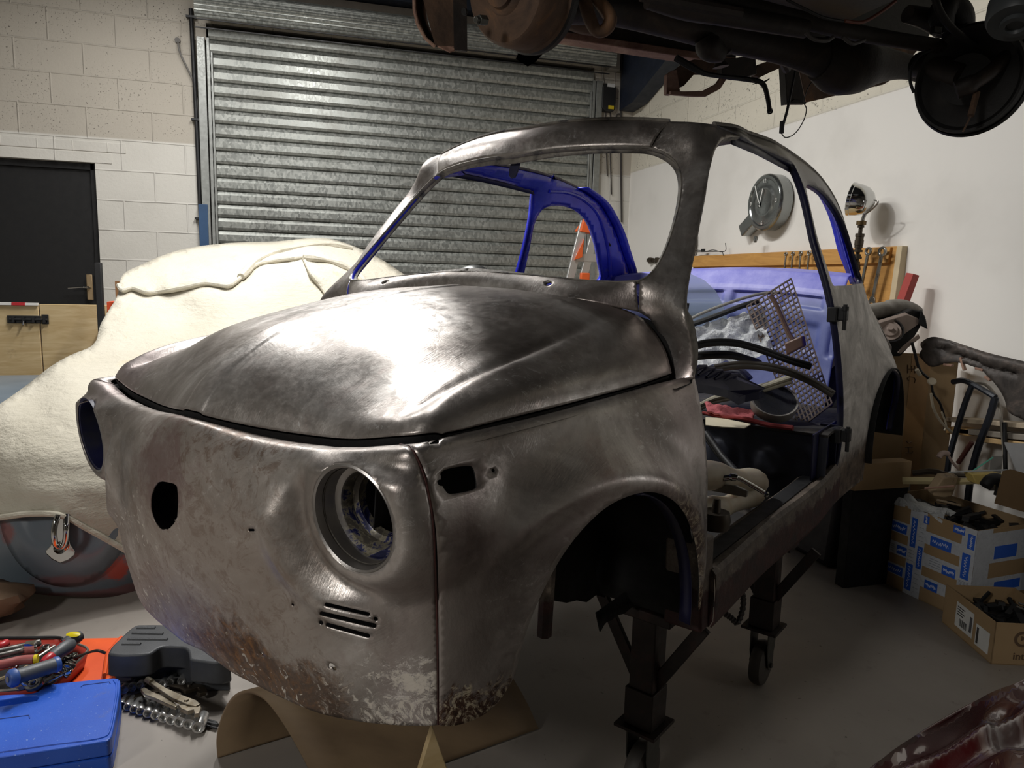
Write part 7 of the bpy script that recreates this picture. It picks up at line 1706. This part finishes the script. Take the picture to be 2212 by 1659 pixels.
# ---------------------------------------------------------------- tools on the floor at the left
def fl(px, py, z=0.0): return W(px, py, Z=z)
def slabpoly(px, z0, z1, taper=0.0):
    """block whose top outline is seen at frame positions px at height z1"""
    T_ = [fl(*p, z1) for p in px]; c = sum(T_) / len(T_); B3 = [np.array([c[0] + (p[0] - c[0]) * (1 + taper), c[1] + (p[1] - c[1]) * (1 + taper), z0]) for p in T_]; n_ = len(px)
    b = MB(); return b.add(T_ + B3, [tuple(range(n_)), tuple(range(2 * n_ - 1, n_ - 1, -1))] + [(i, (i + 1) % n_, n_ + (i + 1) % n_, n_ + i) for i in range(n_)])
# orange tray under the tools
k = NT('orange_tray_plastic'); k.val('Base Color', k.ramp(k.noise(5, 5), [(.3, 'd8501c'), (.7, 'f0622a')])); k.val('Roughness', .45); M['otray'] = k.m
ot = root('orange_tray', 'bright orange plastic tray lying beside the black tool case', 'tray')
slabpoly([(-80, 1385), (150, 1378), (262, 1376), (300, 1440), (215, 1475), (-80, 1500)], 0, .035).build('tray_base', M['otray'], ot, bevel=.006)
b = MB(); P_ = [fl(*p, .05) for p in ((262, 1377), (232, 1412), (226, 1458))]; b.tube(P_, .006, 8); b.build('tray_lip', M['otray'], ot, True)
# red tool tray with steel rim
M['redtray'] = mat('red_tray_paint', 'b03a2c', .45); M['worn'] = mat('worn_grey_tray', '77736c', .5, .4, var=.25, dirt='4a443e', ds=20)
tt_ = root('tool_tray', 'red-sided metal tray heaped with spanners and sockets', 'tray')
RIM = [(-90, 1380), (130, 1379), (190, 1402), (182, 1414), (150, 1445), (110, 1478), (30, 1490), (-90, 1495)]
rim3 = [fl(*p, .085) for p in RIM]; c_ = sum(rim3) / len(rim3); bot3 = [np.array([c_[0] + (p[0] - c_[0]) * .9, c_[1] + (p[1] - c_[1]) * .9, .040]) for p in rim3]
Qr = loop([[tuple(p[:2]) for p in rim3[1:6]], [tuple(rim3[5][:2]), tuple(rim3[6][:2]), tuple(rim3[7][:2])], [tuple(rim3[7][:2]), tuple(rim3[0][:2])], [tuple(rim3[0][:2]), tuple(rim3[1][:2])]], .02)
b = MB(); R1 = [(p[0], p[1], .085) for p in Qr] + [(Qr[0][0], Qr[0][1], .085)]; R0 = [(c_[0] + (p[0] - c_[0]) * .90, c_[1] + (p[1] - c_[1]) * .90, .038) for p in Qr]; R0 += [R0[0]]
b.sheet([R1, R0]); b.build('tray_wall', M['redtray'], tt_, True, solid=.003)
b = MB(); b.tube([np.array(p) for p in R1], .0035, 6); b.build('tray_rim', M['worn'], tt_, True)
b = MB(); b.add([(p[0], p[1], .042) for p in R0[:-1]], [tuple(range(len(R0) - 1))]); b.build('tray_bottom', M['under'], tt_)
b = MB(); b.tube(spl([fl(*p, .10) for p in ((-60, 1378), (60, 1377), (128, 1377), (136, 1381), (138, 1390))], 5), .004, 8); b.build('tray_handle', M['dark'], tt_, True)
def tline(a, c, ra, rb, z0, z1, n=12): 
    b = MB(); b.tube([fl(*a, z0), fl(*c, z1)], [ra, rb], n); return b
M['gripgrey'] = mat('grey_rubber_grip', '55585c', .5); M['gripblue'] = mat('blue_grip_end', '3a5a9a', .4); M['gripred'] = mat('red_plastic_grip', 'b82c34', .35); M['gripyel'] = mat('yellow_plastic', 'd8c41c', .35); M['pinkgrip'] = mat('worn_red_grip', '9c5450', .5)
def tool(name, lab, cat='tool', grp='hand tools heaped in the tray'): return root(name, lab, cat, (0, 0, 0), grp)
# torque handle, nearest
t = tool('torque_ratchet', 'thick grey handle with blue end cap nearest the camera in the tray', 'ratchet')
a, c = fl(30, 1464, .15), fl(120, 1436, .14); d = (c - a) / np.linalg.norm(c - a); R_ = frame(d)
b = MB(); L_ = np.linalg.norm(c - a); pr = [(0, 0)] + [(.0185 + .0012 * (i % 2), L_ * i / 24) for i in range(25)] + [(0, L_)]; b.lathe(pr, a, R_, 24); b.build('grip', M['gripgrey'], t, True)
b = MB(); b.lathe([(0, -.014), (.018, -.013), (.0235, -.006), (.0235, .004), (.019, .008)], a, R_, 24); b.lathe([(.019, L_ - .006), (.0215, L_), (.020, L_ + .008), (.010, L_ + .012)], a, R_, 24); b.build('end_cap', M['gripblue'], t, True)
b = MB(); b.lathe([(0, -.0155), (.008, -.0155), (.008, -.012)], a, R_, 16); b.build('end_button', M['steel'], t, True)
# screwdriver grey/red
t = tool('screwdriver', 'fat grey and red screwdriver handle in the middle of the tray', 'screwdriver')
a, c = fl(100, 1426, .15), fl(158, 1388, .155); d = (c - a) / np.linalg.norm(c - a); L_ = np.linalg.norm(c - a); R_ = frame(d)
b = MB(); b.lathe([(.010, 0), (.013, .01), (.0165, L_ * .35), (.0195, L_ * .6), (.019, L_ * .85), (.012, L_), (0, L_ + .004)], a, R_, 20); b.build('handle', M['gripgrey'], t, True)
b = MB(); b.lathe([(.0, -.012), (.008, -.012), (.013, 0), (.0145, .02), (.0135, .022)], a, R_, 20); b.lathe([(.0175, L_ * .45), (.0202, L_ * .62), (.0196, L_ * .8), (.018, L_ * .84)], a, R_, 20, arc=(.4, 1.3)); b.build('red_band', M['gripred'], t, True)
t = tool('yellow_screwdriver', 'black screwdriver handle with yellow top at the back of the tray', 'screwdriver')
a, c = fl(136, 1392, .145), fl(176, 1372, .15); d = (c - a) / np.linalg.norm(c - a); L_ = np.linalg.norm(c - a); R_ = frame(d)
b = MB(); b.lathe([(.013, 0), (.017, L_ * .3), (.018, L_ * .7), (.013, L_), (0, L_ + .006)], a, R_, 20); b.build('handle', mat('charcoal_grip', '45474a', .5), t, True)
b = MB(); b.lathe([(0, .003), (.011, .002), (.014, 0)], (a + c) / 2 + d * L_ * .1 + np.array([-.006, 0, .0165]), frame((-.25, .1, 1)) @ np.diag([1.5, .8, 1]), 20); b.build('yellow_inlay', M['gripyel'], t, True)
# chrome bars, pliers grips
for pa, pb, r, z, m, lab, nm in (((-30, 1415), (86, 1388), .010, .135, 'steel', 'upper of two steel bars lying at the back left of the tray', 'steel_bar'), ((-30, 1424), (64, 1401), .0085, .13, 'steel', 'lower of two steel bars lying at the back left of the tray', 'steel_bar')):
    b = MB(); P_ = [fl(*pa, z), fl(*pb, z)]; b.tube([P_[0], P_[1], P_[1] + (P_[1] - P_[0]) * .03], [r, r, r * .6], 14); o = b.build(nm, M['steel'], None, True); tag(o, lab, 'bar', 'steel bars in the tray')
b = MB(); q = fl(66, 1400, .145); b.box(q, (.010, .012, .018)); b.tube([q + np.array([0, -.016, 0]), q + np.array([0, .016, 0])], .007, 10); tag(b.build('universal_joint', M['chrome'], None, True), 'small chrome universal joint on the steel bars', 'joint')
t = tool('pliers', 'worn red pliers grip with a yellow end at the left of the tray', 'pliers')
b = MB(); b.tube(spl([fl(*p, .13) for p in ((-40, 1442), (10, 1434), (45, 1426), (74, 1424))], 5), .0125, 14); b.build('grip', M['pinkgrip'], t, True)
b = MB(); b.tube([fl(74, 1424, .13), fl(82, 1423, .13)], .0125, 14); b.build('yellow_end', M['gripyel'], t, True)
b = MB(); b.tube(spl([fl(*p, .12) for p in ((82, 1420), (100, 1408), (118, 1396))], 4), .005, 8); b.build('jaw', M['steel'], t, True)
b = MB(); b.tube(spl([fl(*p, .14) for p in ((-20, 1398), (5, 1394), (14, 1388))], 4), .011, 10); tag(b.build('red_grip', M['gripred'], None, True), 'bright red tool grip at the far left edge of the tray', 'tool')
b = MB(); b.tube(spl([fl(*p, z) for p, z in (((-30, 1480), .12), ((40, 1452), .12), ((60, 1440), .12))], 4), .006, 6); tag(b.build('brass_bar', mat('pale_brass', 'a89878', .4, .6), None), 'pale flat bar under the thick grey handle', 'bar')
# pry tool
b = MB(); b.tube(spl([fl(*p, z) for p, z in (((122, 1431), .12), ((160, 1420), .12), ((205, 1406), .13), ((214, 1406), .13), ((228, 1411), .12))], 5), [.0035] * 10 + [.0042] * 11, 8); tag(b.build('hook_tool', mat('dark_tool_steel', '4a4038', .4, .6), None, True), 'long thin dark hooked rod sticking out of the tray over the orange plastic', 'hook tool')
# assorted spanners and sockets in the tray: individuals
rr = random.Random(21)
labs = ['ring spanner end just right of the steel bars', 'chrome ring spanner under the grey and red screwdriver', 'open spanner beside the yellow screwdriver', 'short spanner at the tray back edge', 'spanner head poking out by the hook tool', 'spanner below the red pliers grip', 'flat spanner at the tray front wall']
pos = [((98, 1398), (60, 1420)), ((108, 1403), (85, 1440)), ((124, 1402), (150, 1430)), ((150, 1420), (178, 1414)), ((158, 1416), (120, 1450)), ((30, 1440), (-20, 1450)), ((146, 1450), (96, 1476))]
for (pa, pb), lab in zip(pos, labs):
    a, c = fl(*pa, .105), fl(*pb, .09); d = (c - a) / np.linalg.norm(c - a); b = MB(); w_ = .012
    b.lathe([(w_ * .55, -.004), (w_, -.004), (w_, .004), (w_ * .55, .004), (w_ * .55, -.004)], a, frame((0, .1, 1)), 20); b.bar(a + d * w_ * .9, c, .010, .004); tag(b.build('spanner', M['chrome'], None, bevel=.001), lab, 'spanner', 'spanners heaped in the tray')
for i, ((px, py), r, lab) in enumerate((((128, 1446), .015, 'large dull socket standing by the tray front'), ((148, 1438), .011, 'chrome socket near the hook tool'), ((150, 1428), .009, 'small chrome socket by the tray right wall'), ((60, 1478), .010, 'chrome socket left of the ratchet head'), ((140, 1452), .009, 'small socket at the right front of the tray'))):
    c0 = fl(px, py, .10); R_ = frame((-.5 + .2 * i, .45, .45)); b = MB(); b.lathe([(r * .62, .018), (r * .95, .018), (r, .014), (r, -.012), (r * .8, -.016), (0, -.016)], c0, R_, 20); b.lathe([(r * .62, .018), (r * .55, -.002), (0, -.002)], c0, R_, 6); tag(b.build('socket', M['chrome'], None, True), lab, 'socket', 'loose sockets in the tray')
b = MB(); c0 = fl(74, 1477, .10); R_ = frame((-.3, .1, .9)); b.lathe([(0, .008), (.012, .008), (.014, .005), (.022, .005), (.022, -.005)], c0, R_, 28); b.lathe([(0, .014), (.006, .014), (.007, .008)], c0, R_, 16); b.bar(c0 + np.array([.0, .01, 0]), c0 + np.array([.03, .07, -.03]), .016, .010); tag(b.build('small_ratchet', M['steel'], None, True), 'round ratchet head at the front of the tray', 'ratchet')
b = MB(); c0 = fl(100, 1454, .11); b.lathe([(0, .010), (.012, .010), (.020, .002), (.014, -.006), (0, -.006)], c0, frame((-.2, .2, 1)), 28); tag(b.build('chrome_disc', M['chrome'], None, True), 'chrome disc-shaped socket adaptor right of the ratchet head', 'adaptor')
# black blow-moulded tool case
k = NT('black_case_plastic'); k.val('Base Color', k.ramp(k.noise(12, 6), [(.3, '343639'), (.7, '44464a')])); k.val('Roughness', .5); k.bump(k.noise(260, 2), .4, .001); M['case'] = k.m
bc_ = root('black_tool_case', 'black moulded plastic tool case with handle on the floor', 'tool case')
zt = .13
top_px = [(236, 1408), (262, 1378), (286, 1356), (300, 1349), (330, 1350), (390, 1352), (440, 1376), (478, 1402), (500, 1424), (498, 1432), (418, 1424), (398, 1398), (356, 1396), (330, 1412), (300, 1416), (240, 1416)]
slabpoly(loop([[(233, 1412), (240, 1398), (262, 1376), (284, 1356), (298, 1349)], [(298, 1349), (350, 1349), (400, 1352), (450, 1374), (492, 1412), (497, 1424)], [(497, 1424), (470, 1430), (410, 1424)], [(410, 1424), (404, 1402), (372, 1396), (345, 1398), (326, 1410), (300, 1414)], [(300, 1414), (260, 1415), (233, 1412)]], 7), .062, zt, .02).build('lid', M['case'], bc_, bevel=.006, seg=3)
slabpoly(loop([[(233, 1412), (240, 1398), (262, 1376), (284, 1356), (298, 1349)], [(298, 1349), (350, 1349), (400, 1352), (450, 1374), (492, 1412), (497, 1424)], [(497, 1424), (470, 1430), (410, 1424)], [(410, 1424), (404, 1402), (372, 1396), (345, 1398), (326, 1410), (300, 1414)], [(300, 1414), (260, 1415), (233, 1412)]], 7), .0, .058, .03)
b = slabpoly([(233, 1412 + 26), (262, 1376 + 24), (298, 1349 + 22), (400, 1352 + 22), (492, 1412 + 26), (497, 1424 + 28), (412, 1424 + 28), (390, 1400 + 26), (340, 1402 + 26), (300, 1416 + 26)], .0, .060, .0); b.build('base', M['case'], bc_, bevel=.006, seg=3)
for (pa, pb) in (((296, 1357), (335, 1357)), ((286, 1368), (352, 1370)), ((276, 1381), (362, 1382)), ((264, 1392), (304, 1392))):
    b = MB(); b.tube([fl(*pa, zt), fl(*pb, zt)], .0055, 8); b.build('lid_rib', M['case'], bc_, True)
b = MB(); P_ = [fl(*p, .075) for p in ((310, 1440), (322, 1429), (345, 1425), (385, 1426), (408, 1430))]; b.tube(spl(P_, 5), .012, 10); b.build('carry_handle', M['case'], bc_, True)
for px, py in ((272, 1440), (455, 1442)):
    c0 = fl(px, py, .075); b = MB(); b.box(c0 + np.array([-.012, .003, -.004]), (.006, .022, .034), frame((0, 0, 1)) if False else None); b.build('latch', mat('smooth_black_latch', '3a3436', .35), bc_, bevel=.004)
# blue case
k = NT('blue_case_plastic'); c_ = k.ramp(k.noise(3, 5), [(.3, '1c4ab0'), (.7, '2a62d0')]); c_ = k.mix(c_, '6a665e', k.rng(k.noise(7, 7, .7), .60, .76, 0, .6)); c_ = k.mix(c_, '9ab0d8', k.rng(k.noise(150, 3), .66, .72, 0, .5)); k.val('Base Color', c_); k.val('Roughness', .42); k.bump(k.noise(300, 2), .2, .001); M['bluecase'] = k.m
bl = root('blue_tool_case', 'bright blue plastic tool case lying flat at the lower left', 'tool case')
zb = .085
outl = [[(-120, 1512), (0, 1501), (80, 1494), (92, 1484), (100, 1480), (180, 1470), (248, 1464)], [(248, 1464), (258, 1467), (260, 1476), (255, 1520), (248, 1560), (240, 1592), (232, 1600)], [(232, 1600), (120, 1618), (0, 1636), (-120, 1652)], [(-120, 1652), (-120, 1512)]]
hole = loop([[(-90, 1524), (0, 1512), (70, 1502), (83, 1504), (80, 1512), (62, 1516), (0, 1525), (-90, 1537)], [(-90, 1537), (-90, 1524)]], 5)
Vq, Fq = tri(loop(outl, 7), [hole], 9)
Pt = np.array([fl(*p, zb) for p in Vq]); me_o = mesh('lid', Pt, Fq, M['bluecase'], bl, False); q_ = me_o.modifiers.new('s', 'SOLIDIFY'); q_.thickness = .040; q_.offset = -1
if me_o.data.polygons[0].normal.z < 0: me_o.data.flip_normals()
q_ = me_o.modifiers.new('b', 'BEVEL'); q_.width = .006; q_.segments = 3; q_.limit_method = 'ANGLE'; q_.angle_limit = 1.0
Pt2 = Pt.copy(); Pt2[:, 2] = .042; o2 = mesh('base', Pt2, Fq, M['bluecase'], bl, False); q_ = o2.modifiers.new('s', 'SOLIDIFY'); q_.thickness = .040; q_.offset = -1
if o2.data.polygons[0].normal.z < 0: o2.data.flip_normals()
q_ = o2.modifiers.new('b', 'BEVEL'); q_.width = .004; q_.segments = 2; q_.limit_method = 'ANGLE'; q_.angle_limit = 1.0
def frame_line(pts, m, nm, z, r=.0022, parent=bl):
    b = MB(); b.tube([fl(*p, z) for p in pts], r, 6); b.build(nm, m, parent, True)
M['bluedark'] = mat('blue_groove', '1a3a86', .5)
frame_line(spl([(246, 1470), (252, 1480), (246, 1535), (234, 1585), (226, 1592), (100, 1611), (-60, 1634)], 5), M['bluecase'], 'lid_bead', zb, .003)
frame_line([(-60, 1560), (0, 1553), (62, 1545), (64, 1552)], M['bluedark'], 'moulded_panel', zb + .0005, .0012)
frame_line([(175, 1484), (180, 1480), (236, 1473), (238, 1477)], M['bluedark'], 'moulded_panel', zb + .0005, .0012)
b = MB(); b.box(fl(134, 1618, .048) + np.array([-.004, 0, 0]), (.010, .022, .006)); b.build('catch', M['bluecase'], bl, bevel=.003)
# socket rail with eleven sockets and a second rail behind
rail = fl(258, 1530, .018), fl(470, 1576, .018)
b = MB(); P_ = [fl(*p, .010) for p in ((258, 1504), (330, 1522), (400, 1542), (468, 1562))]; b.tube(P_, .0045, 6); tag(b.build('socket_rail', M['dark'], None, True), 'dark socket rail holding the front row of sockets', 'rail')
M['sockc'] = mat('satin_chrome', 'd2d2d0', .24, .8, var=.05)
names = ['first', 'second', 'third', 'fourth', 'fifth', 'sixth', 'seventh', 'eighth', 'ninth', 'tenth', 'eleventh']
front = [(262, 1523), (275, 1528), (289, 1533), (303, 1537), (319, 1542), (336, 1546), (353, 1551), (370, 1556), (388, 1560), (408, 1565), (428, 1572)]
dpl = fl(300, 1500, .02) - fl(280, 1532, .02); dpl /= np.linalg.norm(dpl)
for i, ((px, py), nm) in enumerate(zip(front, names)):
    r = .0105 + .0007 * i; c0 = fl(px, py, r + .001); R_ = frame(dpl); b = MB(); Ls = .046 + .001 * i
    b.lathe([(r * .70, .001), (r * .93, 0), (r, .003), (r, Ls * .42), (r * .86, Ls * .47), (r * .86, Ls * .95), (r * .78, Ls), (0, Ls)], c0, R_, 24); b.lathe([(r * .70, .001), (r * .66, .012), (0, .012)], c0, R_, 12)
    tag(b.build('socket', M['sockc'], None, True), nm + ' socket from the blue case end in the front row of eleven' if i else 'smallest socket in the front row, touching the blue case', 'socket', 'front row of sockets')
for i, (px, py) in enumerate(((268, 1490), (285, 1486), (303, 1482), (352, 1478), (366, 1474), (392, 1472))):
    r = .0125; c0 = fl(px, py, r + .002); R_ = frame(dpl + np.array([0, 0, 0])); b = MB(); b.lathe([(r * .7, .001), (r * .95, 0), (r, .003), (r, .02), (r * .8, .024), (r * .8, .04), (0, .04)], c0, R_, 20); b.lathe([(r * .70, .001), (r * .66, .012), (0, .012)], c0, R_, 12)
    tag(b.build('socket', M['sockc'], None, True), ('leftmost', 'second', 'third', 'fourth', 'fifth', 'rightmost')[i] + ' socket of the back row in front of the black case', 'socket', 'back row of sockets')
b = MB(); b.tube([fl(262, 1478, .022), fl(410, 1460, .022)], .003, 6); tag(b.build('socket_rail', M['dark'], None, True), 'dark socket rail of the back row by the black case', 'rail')
b = MB(); b.tube([fl(440, 1560, .010), fl(470, 1567, .010)], .006, 6); b.tube([fl(440, 1566, .008), fl(468, 1573, .008)], .003, 6); tag(b.build('rail_end', M['dark'], None, True), 'dark rail end poking out past the largest socket', 'rail')
# locking pliers
lpz = root('locking_pliers', 'open locking pliers lying on the socket rails', 'pliers')
M['nickel'] = mat('dull_nickel', 'a39a8a', .32, .9, var=.15, dirt='7a6a50', ds=30)
def flat(px, z, th, nm, m, par): b = slabpoly(px, z - th, z); return b.build(nm, m, par, bevel=.0015)
flat([(319, 1466), (326, 1464), (334, 1470), (360, 1486), (392, 1500), (424, 1512), (433, 1520), (425, 1524), (405, 1522), (372, 1508), (345, 1490), (326, 1476)], .062, .010, 'upper_handle', M['nickel'], lpz)
flat([(303, 1488), (312, 1484), (330, 1494), (352, 1502), (372, 1512), (384, 1524), (378, 1527), (360, 1520), (335, 1508), (312, 1500)], .052, .010, 'lower_handle', M['nickel'], lpz)
flat([(384, 1522), (420, 1520), (432, 1518), (435, 1528), (430, 1540), (420, 1542), (418, 1532), (405, 1536), (390, 1530)], .058, .012, 'jaw', M['nickel'], lpz)
b = MB(); b.lathe([(0, .003), (.006, .003), (.006, -.002)], fl(403, 1512, .063), np.eye(3), 12); b.build('pivot', M['nickel'], lpz, True)
b = MB(); b.tube([fl(318, 1468, .06), fl(328, 1474, .06)], .009, 10); b.build('adjusting_screw', M['nickel'], lpz, True)
aw = root('adjustable_wrench', 'adjustable wrench lying right of the locking pliers', 'wrench')
flat([(396, 1478), (412, 1474), (436, 1478), (447, 1486), (445, 1494), (432, 1498), (424, 1494), (432, 1490), (428, 1484), (415, 1488), (400, 1492), (388, 1486), (365, 1482), (366, 1478), (384, 1478)], .030, .012, 'wrench_body', M['iron'], aw)
b = MB(); b.lathe([(0, .003), (.008, .003), (.008, -.002)], fl(409, 1478, .031), np.eye(3), 14); b.build('pivot', M['steel'], aw, True)
flat([(262, 1508), (300, 1496), (340, 1486), (392, 1492), (392, 1498), (340, 1494), (300, 1506), (264, 1516)], .020, .006, 'flat_bar', M['iron'], aw)
# curved plywood sheet under the nose
k = NT('thin_plywood_bend'); c_ = k.ramp(k.noise(1, 5, vec=k.scaled((20, 4, 4))), [(.3, '6e5a44'), (.7, '8a7458')]); k.val('Base Color', c_); k.val('Roughness', .65); M['bend'] = k.m
a0 = fl(470, 1637); 
front_px = [(470, 1637), (468, 1600), (474, 1566), (488, 1530), (508, 1504), (535, 1494), (565, 1505), (600, 1545), (640, 1610), (672, 1672), (700, 1740)]
# arch in a vertical plane through its feet, swept away from the camera under the car
b0 = fl(700, 1745); base_d = (b0 - a0); base_d[2] = 0; Lb = np.linalg.norm(base_d); base_d /= Lb; nrm = np.array([-base_d[1], base_d[0], 0]); 
if nrm[0] < 0: nrm = -nrm
pts3 = []
for p in spl(front_px, 6):
    d = ray(*p); t = ((a0 - EYE) @ nrm) / (d @ nrm); q = EYE + d * t; q[2] = max(q[2], .002); pts3.append(q)
swp = fl(925, 1700) - fl(640, 1700); swp = nrm * .50 + base_d * .30
b = MB(); rows = [[p + swp * j / 8 for p in pts3] for j in range(9)]; b.sheet(rows)
tag(b.build('bent_plywood', M['bend'], None, True, solid=.008), 'thin plywood sheet bent into an arch on the floor under the nose', 'plywood sheet')
b = MB(); P_ = [fl(*p) for p in ((895, 1690), (985, 1690))]; q = fl(940, 1660)
P_ = [CP(912, 1580, u=.35), ]; w0, w1, w2 = W(935, 1572, D=1.32), W(905, 1672, D=1.28), W(972, 1680, D=1.30)
b = poly3([w0, w1, np.array([w1[0], w1[1], 0.0]), np.array([w2[0], w2[1], 0.0]), w2], (.02, .0, 0)); tag(b.build('plywood_offcut', M['ply'], None, bevel=.002), 'pale plywood offcut standing under the nose tip', 'offcut')
